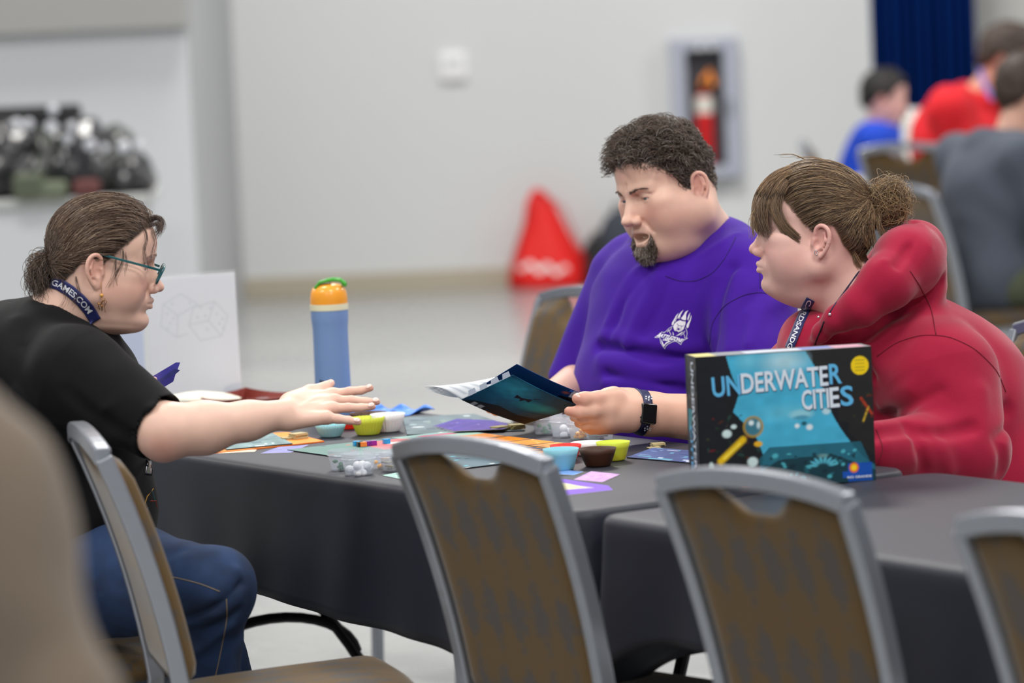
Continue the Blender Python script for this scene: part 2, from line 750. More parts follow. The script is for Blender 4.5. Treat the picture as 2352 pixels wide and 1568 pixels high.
MB().lathe([(.053, .30), (.053, .40)], n=28, cap=False).build('paper_label', mat('label_paper', (226, 222, 212), .6), t, smooth=True)
MB().lathe([(.018, .42), (.018, .46)], n=16).box((.0, -.01, .48), (.09, .025, .03), bev=.005).build('valve', M_BLACK, t)
MB().tube([(-.02, 0, .46), (.04, -.02, .54), (.055, -.03, .46)], .021, n=12).build('hose', mat('orange_tag', (250, 150, 60), .5), t, smooth='auto')

# navy curtain on the right
xa, xb = PD(2006, 100, 20.5).x, PD(2236, 100, 20.5).x
n = 240
vv, ff = [], []
for j in range(2):
    for i in range(n + 1):
        u = i / n
        vv.append((xa + (xb - xa) * u, 20.5 + .03 * math.sin(u * 60) + .015 * math.sin(u * 23), j * 5.2))
for i in range(n):
    ff.append((i, i + 1, n + 2 + i, n + 1 + i))
me = mesh_np('curtain', vv, ff)
o = link('curtain', me, mat('navy_drape', (4, 42, 108), .9, spec=.1))
o.modifiers.new('s', 'SOLIDIFY').thickness = .012
tag(o, 'navy blue full height drape hanging behind the seated people at right', 'curtain')
tag(MB().box((xb + .20, 20.9, 3.2), (.36, .25, 6.4), bev=.01).build('trim_2', mat('beige_pillar', (172, 172, 168), .7)), kind='structure')


# ------------------------------------------------------------------ banquet chairs
def chair_fabric():
    m = mat('brown_woven_upholstery', (96, 72, 38), 0.85, bump=.5, bscale=260, bdist=.002, sheen=.25)
    nt = m.node_tree
    N, L = nt.nodes, nt.links.new
    b = N['Principled BSDF']
    tc = N.new('ShaderNodeTexCoord')
    sp = N.new('ShaderNodeSeparateXYZ')
    L(tc.outputs['Object'], sp.inputs[0])

    def M(op, a, b_=None):
        n = N.new('ShaderNodeMath')
        n.operation = op
        for i, v in enumerate((a, b_)):
            if v is None:
                continue
            if isinstance(v, (int, float)):
                n.inputs[i].default_value = v
            else:
                L(v, n.inputs[i])
        return n.outputs[0]
    h = M('ADD', sp.outputs['Z'], M('MULTIPLY', sp.outputs['X'], .8))
    a1 = M('SINE', M('MULTIPLY', M('ADD', M('MULTIPLY', sp.outputs['Y'], 1.9), h), 26.0))
    a2 = M('SINE', M('MULTIPLY', M('SUBTRACT', M('MULTIPLY', sp.outputs['Y'], 1.9), h), 26.0))
    pr = M('MULTIPLY', a1, a2)
    nz = N.new('ShaderNodeTexNoise')
    nz.inputs['Scale'].default_value = 60
    nz.inputs['Detail'].default_value = 6
    L(tc.outputs['Object'], nz.inputs['Vector'])
    f = M('ADD', M('MULTIPLY', pr, .55), M('MULTIPLY', nz.outputs['Fac'], 1.5))
    r = N.new('ShaderNodeValToRGB')
    e = r.color_ramp.elements
    e[0].position, e[0].color = .45, srgb((70, 63, 58))
    e[1].position, e[1].color = 1.05, srgb((88, 66, 30))
    x = e.new(.72)
    x.color = srgb((84, 66, 38))
    L(f, r.inputs['Fac'])
    L(r.outputs['Color'], b.inputs['Base Color'])
    return m


M_FAB = chair_fabric()


def back_x(z):
    """lean of the back: x of the frame at height z"""
    u = (z - .44) / .47
    return -.205 - .055 * u - .075 * u * u


def make_chair(name, label, group):
    t = thing(name, label, 'chair', (0, 0, 0), 0, group)
    W2 = .2
    # posts run from the floor up the back; they narrow slightly towards the seat
    for s in (-1, 1):
        up = [(back_x(z), s * (W2 - .018 + .016 * (z - .44) / .47), z) for z in np.linspace(.44, .885, 10)]
        leg = [(-.285, s * .192, 0), (-.24, s * .186, .2), (-.207, s * .182, .42)]
        MB().bar(leg + up, .024, .030, side=(0, 1, 0)).build('rear_post', M_METAL, t, bevel=.004)
        MB().bar([(.215, s * .19, 0), (.20, s * .19, .39)], .024, .024, side=(0, 1, 0)).build('front_leg', M_METAL, t, bevel=.003)
        MB().bar([(-.205, s * .19, .380), (.205, s * .19, .385)], .022, .028, up=(0, 0, 1)).build('side_rail', M_METAL, t, bevel=.003)
    top = []
    for i in range(13):
        y = -.199 + .398 * i / 12
        z = .885 + .024 * (1 - (abs(y) / .2) ** 2.4)
        top.append((back_x(z), y, z))
    MB().bar(top, .030, .030, up=(0, 0, 1)).build('top_rail', M_METAL, t, bevel=.005)
    MB().bar([(.20, -.19, .385), (.20, .19, .385)], .022, .028).build('front_rail', M_METAL, t, bevel=.003)
    MB().bar([(-.205, -.17, .385), (-.205, .17, .385)], .022, .028).build('rear_rail', M_METAL, t, bevel=.003)
    # back pad, with the hand-hold scooped out of its top edge
    ny, nz = 28, 20
    V, F = [], []
    for side in (0, 1):
        for j in range(nz + 1):
            for i in range(ny + 1):
                u = i / ny * 2 - 1
                zt_ = .876 + .018 * (1 - abs(u) ** 2.4) - .042 * math.exp(-((abs(u) / .36) ** 4))
                z = .475 + (zt_ - .475) * j / nz
                hw = .171 + .016 * (z - .44) / .47
                edge = min(1 - abs(u), 1.0) * 2
                ee = min(1, edge * 4) * min(1, j / 1.5) * min(1, (nz - j) / 1.5)
                th = (.006 + .030 * (ee ** .5)) if side else (-.004 - .007 * (ee ** .5))
                V.append((back_x(z) + th + .002, u * hw, z))
    n1 = ny + 1
    o2 = n1 * (nz + 1)
    for j in range(nz):
        for i in range(ny):
            q = j * n1 + i
            F.append((q, q + n1, q + n1 + 1, q + 1))
            F.append((o2 + q, o2 + q + 1, o2 + q + n1 + 1, o2 + q + n1))
    ring = [i for i in range(n1)] + [j * n1 + ny for j in range(1, nz + 1)] + [nz * n1 + i for i in range(ny - 1, -1, -1)] + [j * n1 for j in range(nz - 1, 0, -1)]
    for a_, b_ in zip(ring, ring[1:] + ring[:1]):
        F.append((a_, b_, b_ + o2, a_ + o2))
    link('back_pad', mesh_np('back_pad', V, F), M_FAB, t)
    # seat cushion: rounded, domed
    V, F = [], []
    N = 26
    for j in range(N + 1):
        for i in range(N + 1):
            u, v = i / N * 2 - 1, j / N * 2 - 1
            k = max(abs(u), abs(v))
            l = math.hypot(u, v) or 1
            sq = k / l if l > 0 else 1
            r = .86 + .14 * sq
            z = .395 + .052 * (1 - k ** 5) ** .5 + .006 * (1 - k * k) + .012 * u
            V.append((u * .225 * r + .01, v * .215 * r, z))
    n1 = N + 1
    for j in range(N):
        for i in range(N):
            q = j * n1 + i
            F.append((q, q + 1, q + n1 + 1, q + n1))
    ring = [i for i in range(n1)] + [j * n1 + N for j in range(1, n1)] + [N * n1 + i for i in range(N - 1, -1, -1)] + [j * n1 for j in range(N - 1, 0, -1)]
    F.append(tuple(ring[::-1]))
    link('seat', mesh_np('seat', V, F), M_FAB, t)
    return t


CH = make_chair('banquet_chair', '', 'brown banquet chairs')
first_chair = [True]


def place_chair(p, face, label):
    """p: floor point under the seat centre; face: direction the sitter looks"""
    o = CH if first_chair[0] else copy_tree(CH)
    first_chair[0] = False
    o['label'] = label
    o.matrix_world = Matrix.Translation(Vector((p[0], p[1], 0))) @ Matrix.Rotation(math.atan2(face[1], face[0]), 4, 'Z')
    return o


def chair_by_top(pa, pb, sgn, label):
    """stand a chair so that its two top corners are at pa and pb"""
    pa, pb = Vector((pa.x, pa.y, 0)), Vector((pb.x, pb.y, 0))
    a = (pb - pa).normalized()
    f = Vector((-a.y, a.x, 0)) * sgn
    c = (pa + pb) / 2 - f * back_x(.885)
    return place_chair(c, f, label)


chair_by_top(PZ(922, 1018, .9), PZ(1250, 1052, .9), 1, 'empty brown chair back in the near row, in front of the aqua cup')
chair_by_top(PZ(1540, 1092, .9), PZ(1928, 1130, .9), 1, 'empty brown chair back in the near row, in front of the game box')
a = PZ(2215, 1188, .9)
chair_by_top(a, a + TU * .39, 1, 'rightmost brown chair of the near row, cut by the frame corner')
_b = PZ(236, 1030, .9)
chair_by_top(_b + Vector((-.088, .384, 0)), _b, 1, 'empty brown chair seen edge on beside the woman in black')
a = PZ(1247, 672, .9)
chair_by_top(a, a + (TU * .39), -1, 'empty brown chair pulled back beyond the open rulebook')
a = PZ(2338, 742, .9)
chair_by_top(a, a + (TU * .39), -1, 'brown chair behind the person in the red hoodie')
place_chair(TP(-.10, 1.28), -TN, 'brown chair under the man in the purple shirt')
place_chair(TP(.0, -.42), TN, 'brown chair under the woman in the black shirt')
a, b = PD(1998, 330, 16.2), PD(2178, 334, 16.0)
_o = chair_by_top(a, b, 1, 'brown chair back in the distance below the red shirt')
_o.scale = (1.08, 1.08, 1.08)
place_chair((PD(2360, 560, 14.2).x - .16, 14.14), (.92, .38, 0), 'distant brown chair under the person in the grey hoodie')
place_chair((PD(2034, 226, 18.9).x - .08, 18.92), (1, -.1, 0), 'distant brown chair under the child in blue')
place_chair((PD(2318, 138, 17.2).x - .20, 17.22), (1, -.25, 0), 'distant brown chair under the bearded man in red')
# ------------------------------------------------------------------ tables with cloths
M_CLOTH = mat('charcoal_polyester_cloth', (31, 34, 46), 0.52, var=.05, vscale=5, bump=.25, bscale=900, bdist=.0006, sheen=.05, spec=.45)
M_TTOP = mat('grey_table_board', (190, 188, 182), .5)


def cloth_table(t0, t1, drop, label_t, label_c, seed, inset=.12):
    L_ = t1 - t0
    cen = TP((t0 + t1) / 2, TW / 2, 0)
    rz = math.atan2(TU.y, TU.x)
    T = thing('folding_table', label_t, 'table', cen, rz, 'folding tables under charcoal cloths')
    MB().box((0, 0, .725), (L_ - .03, TW - .03, .035), bev=.008).build('tabletop', M_TTOP, T)
    for s in (-1, 1):
        x = s * (L_ / 2 - inset)
        # wishbone leg: an arched brace joining two splayed legs
        for y in (-1, 1):
            MB().tube([(x, y * .045, .70), (x, y * .055, .50), (x, y * .085, .41), (x, y * .136, .335), (x, y * .195, .255), (x, y * .243, .18), (x, y * .285, .09), (x, y * .31, .0)], .0125, n=10).build('leg', M_METALD, T, smooth='auto')
        MB().tube([(x, .215 * math.sin(q), .225 + .110 * math.cos(q)) for q in np.linspace(-PI / 2 * .93, PI / 2 * .93, 17)], .0115, n=10).build('leg_brace', M_METALD, T, smooth='auto')
    # cloth: top, rounded edge, hanging skirt with folds
    rr = random.Random(seed)
    hx, hy, cr = L_ / 2, TW / 2, .05
    per = []
    st = .012
    for (cx_, cy_, a0) in ((hx - cr, hy - cr, 0), (-hx + cr, hy - cr, PI / 2), (-hx + cr, -hy + cr, PI), (hx - cr, -hy + cr, 3 * PI / 2)):
        for k in range(9):
            a_ = a0 + PI / 2 * k / 8
            per.append((cx_ + cr * math.cos(a_), cy_ + cr * math.sin(a_), math.cos(a_), math.sin(a_)))
    out = []
    for i in range(len(per)):
        p_, q_ = per[i], per[(i + 1) % len(per)]
        d_ = math.hypot(q_[0] - p_[0], q_[1] - p_[1])
        n_ = max(1, int(d_ / st))
        for k in range(n_):
            u = k / n_
            nx, ny_ = p_[2] * (1 - u) + q_[2] * u, p_[3] * (1 - u) + q_[3] * u
            l_ = math.hypot(nx, ny_)
            out.append((p_[0] * (1 - u) + q_[0] * u, p_[1] * (1 - u) + q_[1] * u, nx / l_, ny_ / l_))
    folds = [(rr.random(), rr.uniform(.012, .03), rr.uniform(.5, 1)) for _ in range(26)]
    per_len = [0]
    for p_, q_ in zip(out, out[1:]):
        per_len.append(per_len[-1] + math.hypot(q_[0] - p_[0], q_[1] - p_[1]))
    tot = per_len[-1]

    def dist_corner(x_, y_):
        return math.hypot(hx - abs(x_), hy - abs(y_))
    V, F = [], []
    K = 12
    n_ = len(out)
    ins = [(-.045, 0), (-.02, 0), (-.008, -.0015), (-.002, -.006), (.001, -.015)]
    flat = [.02, .3, .6, .85]
    for f_ in flat:
        for (x_, y_, nx, ny_) in out:
            V.append(((x_ - nx * .045) * f_, (y_ - ny_ * .045) * f_, .7505))
    for (o_, dz) in ins:
        for (x_, y_, nx, ny_) in out:
            V.append((x_ + nx * o_, y_ + ny_ * o_, .7505 + dz))
    for k in range(1, K + 1):
        f_ = k / K
        for idx, (x_, y_, nx, ny_) in enumerate(out):
            s_ = per_len[idx] / tot
            dr = drop(x_, y_) + .07 * math.exp(-(dist_corner(x_, y_) / .12) ** 2)
            w_ = 0
            for (c_, wd, am) in folds:
                dd = abs(s_ - c_)
                dd = min(dd, 1 - dd)
                w_ += am * math.exp(-(dd / wd) ** 2)
            w_ = w_ * .010 + .004 * math.sin(s_ * tot * 31)
            flare = .009 + .020 * math.exp(-(dist_corner(x_, y_) / .10) ** 2)
            o_ = (flare + w_) * f_ ** 1.3 + .002
            V.append((x_ + nx * o_, y_ + ny_ * o_, .7505 - .015 - (dr - .015) * f_))
    R = len(ins) + len(flat) + K
    for j in range(R - 1):
        for i in range(n_):
            i2 = (i + 1) % n_
            F.append((j * n_ + i, (j + 1) * n_ + i, (j + 1) * n_ + i2, j * n_ + i2))
    F.append(tuple(range(n_)))
    c = link('tablecloth', mesh_np('tablecloth', V, F), M_CLOTH)
    c.matrix_world = Matrix.Translation(cen) @ Matrix.Rotation(rz, 4, 'Z')
    md = c.modifiers.new('s', 'SOLIDIFY')
    md.thickness = .0012
    md.offset = -1
    tag(c, label_c, 'tablecloth')
    return T


# local x runs along TU, local y across: near edge is at -y
def drop1(x_, y_):
    if y_ < -TW / 2 + .03:
        return .235 + .055 * max(0, min(1, (x_ + .5) / 1.2))
    return .27


cloth_table(-.72, 1.13, drop1, 'folding table under the cloth in front of the woman in black', 'charcoal cloth on the middle table, under cups and player boards', 3)
cloth_table(1.18, 3.03, lambda x_, y_: .195, 'folding table nearest the camera, under the cloth behind the near chairs', 'charcoal cloth at right, hanging short behind the near row of chairs', 5)
cloth_table(-2.62, -.77, lambda x_, y_: .27, 'folding table at the far left end under the white sign', 'charcoal cloth at the far left end, under sign and red tray', 8, .5)
# ------------------------------------------------------------------ people: heads
def ears_sdf(s, F, f=0.0):
    for y in (-1, 1):
        T = Matrix.Rotation(-y * math.radians(16), 3, 'Z') @ Matrix.Rotation(math.radians(-10), 3, 'Y')
        o = Vector((-.016, y * (.0745 + f * .1), -.014))

        def E(a, b, c):
            return o + T @ Vector((a * 1.1, y * b * 1.05, c * 1.1))
        s.ell(E(0, .004, .002), (.0165, .006, .026), R=T, F=F, k=.006)
        s.ell(E(.002, .0115, .003), (.0115, .006, .0185), R=T, F=F, k=.004, op='s')
        rim = [E(.010, .006, .008), E(.011, .009, .022), E(.001, .012, .030), E(-.012, .013, .025), E(-.018, .013, .010), E(-.016, .011, -.008), E(-.008, .008, -.022)]
        rr_ = np.array([list(q_) for q_ in rim])
        uu = np.linspace(0, len(rim) - 1, 19)
        rr_ = np.stack([np.interp(uu, np.arange(len(rim)), rr_[:, a_]) for a_ in range(3)], -1)
        for _ in range(3):
            rr_[1:-1] = (rr_[:-2] + 2 * rr_[1:-1] + rr_[2:]) / 4
        s.chain([Vector(q_) for q_ in rr_], [.0036] * 19, k=.002, F=F)
        s.chain([E(-.006, .009, .017), E(-.010, .010, .006), E(-.006, .009, -.008), E(.001, .008, -.013)], [.0022, .0028, .0028, .0025], k=.003, F=F)
        s.rc(E(.009, .007, .002), E(.010, .006, -.006), .0035, .0035, F=F, k=.004)   # tragus
        s.ell(E(-.001, .006, -.023), (.0085, .0042, .0095), R=T, F=F, k=.005)      # lobe
        s.ell(E(.002, .010, -.003), (.0055, .006, .008), R=T, F=F, k=.003, op='s')   # concha


def head_sdf(s, F, fat=0.0, male=False, mouth='closed', lid=0.35, nose=1.0, dchin=0.0, brow=1.0, fore=0.0, bz=0.0, ears=True):
    """face in the canonical frame (x forward, y left, z up, metres, eyes at z=0)"""
    f = fat
    s.ell((-.008, 0, .032), (.095, .0745, .086), F=F, k=.02)                     # cranium
    s.ell((-.040, 0, .005), (.058, .066, .062), F=F, k=.03)                      # occiput
    s.ell((.030 + fore, 0, .040), (.056, .062, .055), F=F, k=.02)                       # forehead
    s.ell((.022, 0, -.035), (.060, .057 + f * .5, .070), F=F, k=.03)                 # face block
    for y in (-1, 1):
        s.rc((-.010, y * (.047 + f * 1.1), -.060), (.056, y * .020, -.099), .020 + f, .017 + f * .4, F=F, k=.035)   # jaw
        s.ell((.042, y * (.040 + f * .6), -.042), (.034, .026 + f * .5, .034 + f), F=F, k=.03)   # cheek
        s.ell((.048, y * (.047 + f * .4), -.014), (.024, .018, .013), F=F, k=.016)     # cheekbone
        s.rc((.081, y * .012, .0185 - bz), (.066, y * .045, .0195 - bz * .3), .0088 * brow, .008, F=F, k=.012)   # brow ridge
    s.ell((.068, 0, -.100), (.019, .021, .016), F=F, k=.016)                       # chin
    s.ell((.073, 0, -.066), (.022, .027, .020), F=F, k=.018)                       # muzzle
    for y in (-1, 1):                                                             # sockets
        s.ell((.091, y * .0330, .001), (.0165, .0165, .0110), F=F, k=.012, op='s')
        s.ell((.084, y * .0160, .003), (.007, .0042, .007), F=F, k=.006, op='s')
        s.ell((.0640, y * .0350, .0095), (.0125, .0190, .0060), F=F, k=.006)       # lid fold under the brow
        s.ell((.0630, y * .0340, -.0115), (.0120, .0170, .0050), F=F, k=.007)      # lower lid
    s.ell((.068, 0, -.026), (.024, .026, .030), F=F, k=.010)
    s.rc((.081, 0, .008), (.1010 + .004 * (nose - 1), 0, -.033), .0070, .0085 * nose, F=F, k=.011)  # nose
    s.ell((.1035 + .006 * (nose - 1), 0, -.0375), (.0112 * nose, .0110 * nose, .0095), F=F, k=.007)
    for y in (-1, 1):
        s.ell((.0940, y * .0122 * nose, -.0425), (.0115, .0066 * nose, .0078), F=F, k=.006)
        s.ell((.0985, y * .0062 * nose, -.0520), (.0055, .0034, .0045), F=F, k=.003, op='s')
        s.fold([F @ Vector(q) for q in ((.090, y * .0195 * nose, -.036), (.086, y * .0200 * nose, -.044))], -.0016, .003)
        s.ell((.0655, y * .0325, -.0005), (.0143, .0150, .0138), F=F, k=.004)      # lids over the eyeball
    s.rc((.0955, 0, -.053), (.0950, 0, -.060), .0020, .0028, F=F, k=.004, op='s')       # philtrum
    # lips
    if mouth == 'open':
        for y in (-1, 1):
            s.rc((.0935, 0, -.0625), (.0830, y * .0215, -.067), .0044, .003, F=F, k=.004)
            s.rc((.0870, y * .008, -.0880), (.0800, y * .022, -.0790), .0056, .003, F=F, k=.005)
        s.rc((.0880, -.008, -.0880), (.0880, .008, -.0880), .0060, .0060, F=F, k=.005)
        s.ell((.088, 0, -.0750), (.028, .0225, .0090), F=F, k=.004, op='s')
    else:
        for y in (-1, 1):
            s.rc((.0940, 0, -.0635), (.0820, y * .022, -.0685), .0045, .0026, F=F, k=.004)
            s.rc((.0915, 0, -.0750), (.0810, y * .021, -.0700), .0056, .0026, F=F, k=.004)
            s.rc((.0995, 0, -.0690), (.0870, y * .0235, -.0695), .0018, .0012, F=F, k=.0025, op='s')
    if mouth != 'open':
        s.rc((.0910, -.010, -.0870), (.0910, .010, -.0870), .0045, .0045, F=F, k=.008, op='s')
    # eye openings
    for y in (-1, 1):
        zo = .0005 - .0060 * lid
        s.ell((.0800, y * .0325, zo), (.0090, .0128, .0056 * (1 - lid) + .0009), F=F, k=.0018, op='s')
        s.fold([F @ Vector(q) for q in ((.0800, y * .022, .0080), (.0790, y * .033, .0085), (.0720, y * .046, .0050))], -.0014, .0018)
        # naso-labial fold
        s.fold([F @ Vector(q) for q in ((.0850, y * .017, -.044), (.079, y * .027, -.058), (.071, y * .031, -.072))], -.0018 - f * .05, .0045)
    if dchin:
        s.ell((.024, 0, -.112), (.044, .046, .020 + dchin), F=F, k=.025)
    if ears:
        ears_sdf(s, F, f)
    return s


def skin_color(V, F, base, lips, cheek, male=False, stubble=None, extra=None):
    """vertex colours that belong to the skin itself: lips, flush, stubble"""
    Fi = np.array(F.inverted())
    q = V @ Fi[:3, :3].T + Fi[:3, 3]
    c = np.tile(lin(base), (len(V), 1))

    def blend(w, col):
        nonlocal c
        w = np.clip(w, 0, 1)[:, None]
        c = c * (1 - w) + lin(col) * w
    g = lambda p, r: np.exp(-(((q - np.array(p)) / np.array(r)) ** 2).sum(1))
    for y in (-1, 1):
        blend(0.55 * g((.065, y * .042, -.035), (.035, .022, .022)), cheek)
        blend(0.35 * g((.03, y * .06, -.05), (.035, .03, .025)), cheek)
        blend(0.5 * g((-.02, y * .085, .0), (.03, .016, .04)), cheek)
        blend(0.30 * g((.072, y * .033, -.010), (.02, .016, .006)), (130, 90, 85))
        blend(0.45 * g((.080, y * .016, .003), (.02, .006, .01)), (150, 100, 90))
    blend(0.5 * g((.103, 0, -.04), (.012, .014, .012)), cheek)
    blend(0.25 * g((.08, 0, .05), (.03, .03, .015)), cheek)
    if stubble is not None:
        w = np.clip((-.040 - q[:, 2] + np.abs(q[:, 1]) * .35) / .02, 0, 1) * np.clip((q[:, 0] + .03) / .02, 0, 1) * np.clip((q[:, 2] + .16) / .02, 0, 1)
        w = w * (1 - 0.8 * np.clip(g((.05, .05, -.045), (.03, .04, .022)) + g((.05, -.05, -.045), (.03, .04, .022)), 0, 1))
        blend(0.26 * w, stubble)
    return q, c, blend, g


def eyeball(name, F, y, parent, iris, look=(1, 0, 0), r=.0122):
    """white, iris and pupil by vertex colour"""
    me = bpy.data.meshes.new(name)
    bm = bmesh.new()
    bmesh.ops.create_icosphere(bm, subdivisions=4, radius=r)
    bm.to_mesh(me)
    bm.free()
    lk = Vector(look).normalized()
    co = np.array([v.co[:] for v in me.vertices])
    a = np.degrees(np.arccos(np.clip((co @ np.array(lk)) / r, -1, 1)))
    c = np.tile(lin((225, 216, 210)), (len(co), 1))
    c[a < 29] = lin(iris)
    c[(a < 29) & (a > 25)] = lin(iris) * 0.3
    c[a < 12] = lin((8, 8, 10))
    ca = me.color_attributes.new('Col', 'FLOAT_COLOR', 'POINT')
    c4 = np.ones((len(co), 4), dtype=np.float32)
    c4[:, :3] = c
    ca.data.foreach_set('color', c4.ravel())
    for p in me.polygons:
        p.use_smooth = True
    me.transform(F @ Matrix.Translation((.0655, y * .0325, -.001)))
    return link(name, me, M_EYE, parent, True)


M_EYE = mat('eye', (230, 225, 220), 0.12, attr='Col', coat=0.6)
# ------------------------------------------------------------------ people: bodies and clothes
def skin_mat(name, rough=.48):
    return mat(name, (210, 165, 145), rough, attr='Col', var=.07, vscale=45, sss=.18, bump=.22, bscale=700, bdist=.0006, spec=.42, detail=5)


M_SKIN = skin_mat('skin')
M_BLACKT = mat('black_cotton', (12, 12, 14), .85, var=.12, vscale=7, bump=.35, bscale=900, bdist=.0008, sheen=.04, spec=.25)
M_PURP = mat('purple_cotton', (64, 20, 148), .85, var=.07, vscale=9, bump=.35, bscale=1000, bdist=.0008, sheen=.08, spec=.25)
M_MAROON = mat('maroon_fleece', (158, 28, 58), .9, var=.07, vscale=9, bump=.5, bscale=600, bdist=.0012, sheen=.3, spec=.2)
M_DENIM = mat('blue_denim', (21, 39, 68), .85, c2=(30, 54, 92), vscale=14, bump=.5, bscale=900, bdist=.001)
M_DARKTR = mat('black_trousers', (14, 14, 17), .85, bump=.3, bscale=500)
M_STITCH = mat('tan_stitching', (150, 130, 95), .7)
M_NAIL = mat('fingernail', (232, 196, 184), .25, coat=.4)


def hand(s, Wp, fwd, back, thumb_side, sc=1.0, curl=(18, 25, 15), spread=.0, tcurl=0.3, k=.008):
    """generic hand: fwd = towards the fingertips, back = out of the back of the hand"""
    x = Vector(fwd).normalized()
    z = Vector(back)
    z = (z - x * z.dot(x)).normalized()
    y = z.cross(x) * (1 if thumb_side == 'y' else -1)

    def Q(a, b, c):
        return Vector(Wp) + (x * a + y * b + z * c) * sc
    roots = [(.086, .030), (.090, .010), (.086, -.011), (.078, -.030)]
    lens = [(.040, .025, .021), (.045, .028, .022), (.042, .026, .021), (.033, .020, .019)]
    for i, (rx, ry) in enumerate(roots):
        s.rc(Q(.004, ry * .55, 0), Q(rx, ry, .002), .0165 * sc, .0115 * sc, k=.012)
        ang = 0.0
        p = Q(rx, ry, .002)
        rads = (.0098, .0088, .0080, .0068)
        for j in range(3):
            ang += math.radians(curl[j])
            d = (x * math.cos(ang) - z * math.sin(ang) + y * spread * (1.5 - i))
            q = p + d * lens[i][j] * sc
            s.rc(p, q, rads[j] * sc, rads[j + 1] * sc, k=.004 if j else .007)
            p = q
    s.rc(Q(.015, .018, -.006), Q(.048, .042, -.012), .017 * sc, .0125 * sc, k=.012)
    s.rc(Q(.048, .042, -.012), Q(.074, .050 - .02 * tcurl, -.016 - .02 * tcurl), .0118 * sc, .0105 * sc, k=.005)
    s.rc(Q(.074, .050 - .02 * tcurl, -.016 - .02 * tcurl), Q(.098, .046 - .05 * tcurl, -.018 - .03 * tcurl), .0105 * sc, .008 * sc, k=.004)


def join_vf(parts):
    V, F, C = [], [], []
    n = 0
    for v, f, c in parts:
        V.append(v)
        F.append(f + n)
        C.append(c)
        n += len(v)
    return np.concatenate(V), np.concatenate(F), np.concatenate(C)


def sdf_obj(s, name, h, m, parent, base=None, box=None):
    v, f = s.mesh(h, box=box)
    return link(name, mesh_np(name, v, f), m, parent, True)


def limb_color(v, base, red, spots):
    c = np.tile(lin(base), (len(v), 1))
    for p, r, a in spots:
        w = (a * np.exp(-((v - np.array(p)) ** 2).sum(1) / (r * r)))[:, None]
        c = c * (1 - w) + lin(red) * w
    return c


def nails(pts, parent):
    """pts: list of (tip, dir, up, r)"""
    for tip, d, up, r in pts:
        d = Vector(d).normalized()
        up = Vector(up)
        up = (up - d * up.dot(d)).normalized()
        l = d.cross(up)
        b = MB()
        q = bmesh.ops.create_uvsphere(b.bm, u_segments=12, v_segments=8, radius=1.0)
        M = Matrix((d * r * 1.05, l * r * .80, up * r * .35)).transposed().to_4x4()
        bmesh.ops.transform(b.bm, matrix=Matrix.Translation(Vector(tip) + up * r * .72 - d * r * .35) @ M, verts=q['verts'])
        b.build('fingernail', M_NAIL, parent, smooth=True, world=True)


def person(p, label):
    return thing('person', label, 'person', (p[0], p[1], 0))


# ================================================================== woman in black at the left
D1 = 7.25
W1 = person(PD(150, 1200, D1), 'woman in a black T-shirt and teal glasses reaching over the cups')
W1F = frame(PD(240, 601, D1), (.99, .10, -.15), roll=0.0, sc=1.01)
s = Sdf()
head_sdf(s, W1F, fat=.005, lid=.80, nose=1.06, dchin=-.006, fore=.006, ears=False)
s.ell(W1F @ Vector((.072, 0, -.106)), (.020, .022, .015), k=.012)
s.rc(W1F @ Vector((-.028, 0, -.045)), PD(150, 735, 7.27), .058, .068, k=.03)
s.ell(W1F @ Vector((.005, 0, -.100)), (.05, .05, .03), k=.03)
s.rc(PD(150, 735, 7.27), PD(120, 800, 7.27), .07, .10, k=.03)
for y in (-1, 1):
    s.fold([W1F @ Vector(q) for q in ((.045, y * .034, -.076), (.050, y * .032, -.09), (.052, y * .026, -.102))], -.0022, .006)
    s.fold([W1F @ Vector(q) for q in ((.070, y * .036, -.012), (.060, y * .046, -.020))], -.0012, .004)
ears_sdf(s, W1F, .005)
v1, f1 = s.mesh(.0021, box=(np.array((-9, 0, 0.98)), np.array((9, 99, 9))))
q, c, blend, g = skin_color(v1, W1F, (222, 184, 166), (190, 120, 112), (214, 142, 128))
blend(.62 * g((.052, -.052, -.022), (.022, .03, .016)), (170, 112, 84))
blend(.55 * g((.060, -.045, -.045), (.03, .03, .02)), (206, 128, 114))
blend(.9 * g((.084, 0, -.0695), (.012, .022, .0055)), (176, 104, 98))
c1 = c
s = Sdf()
sh, el, wr = PD(185, 860, 7.08), PD(378, 990, 6.98), PD(652, 950, 7.03)
s.rc(sh + Vector((-.01, .04, -.03)), el, .045, .050)
s.rc(el, PD(470, 982, 6.99), .050, .047, k=.02)
s.rc(PD(470, 982, 6.99), PD(570, 966, 7.01), .046, .034, k=.02)
s.rc(PD(570, 966, 7.01), wr, .034, .0265, k=.02)
s.ell(PD(372, 1020, 6.97), (.020, .020, .020), k=.03)
mcp = [PD(764, 906, 7.12), PD(768, 920, 7.09), PD(763, 938, 7.06), PD(750, 959, 7.03)]
for i, m_ in enumerate(mcp):
    s.rc(PD(662, 936 + 10 * i, 7.06 - .012 * i), m_, .0215 - .001 * i, .0122, k=.012)
fin = [
    [(764, 906, 7.12), (803, 899, 7.115), (830, 896, 7.11), (851, 891, 7.105)],
    [(768, 920, 7.09), (808, 919, 7.085), (840, 922, 7.08), (866, 923, 7.075)],
    [(763, 938, 7.06), (800, 936, 7.055), (830, 936, 7.05), (856, 934, 7.045)],
    [(750, 959, 7.03), (776, 962, 7.025), (801, 965, 7.02), (823, 969, 7.015)]]
for fg in fin:
    s.chain([PD(*p) for p in fg], [.0100, .0086, .0076, .0062], k=.004, k0=.007)
s.chain([PD(668, 925, 7.08), PD(712, 902, 7.12), PD(746, 891, 7.14), PD(760, 880, 7.145)], [.021, .0150, .0112, .0078], k=.006, k0=.014)
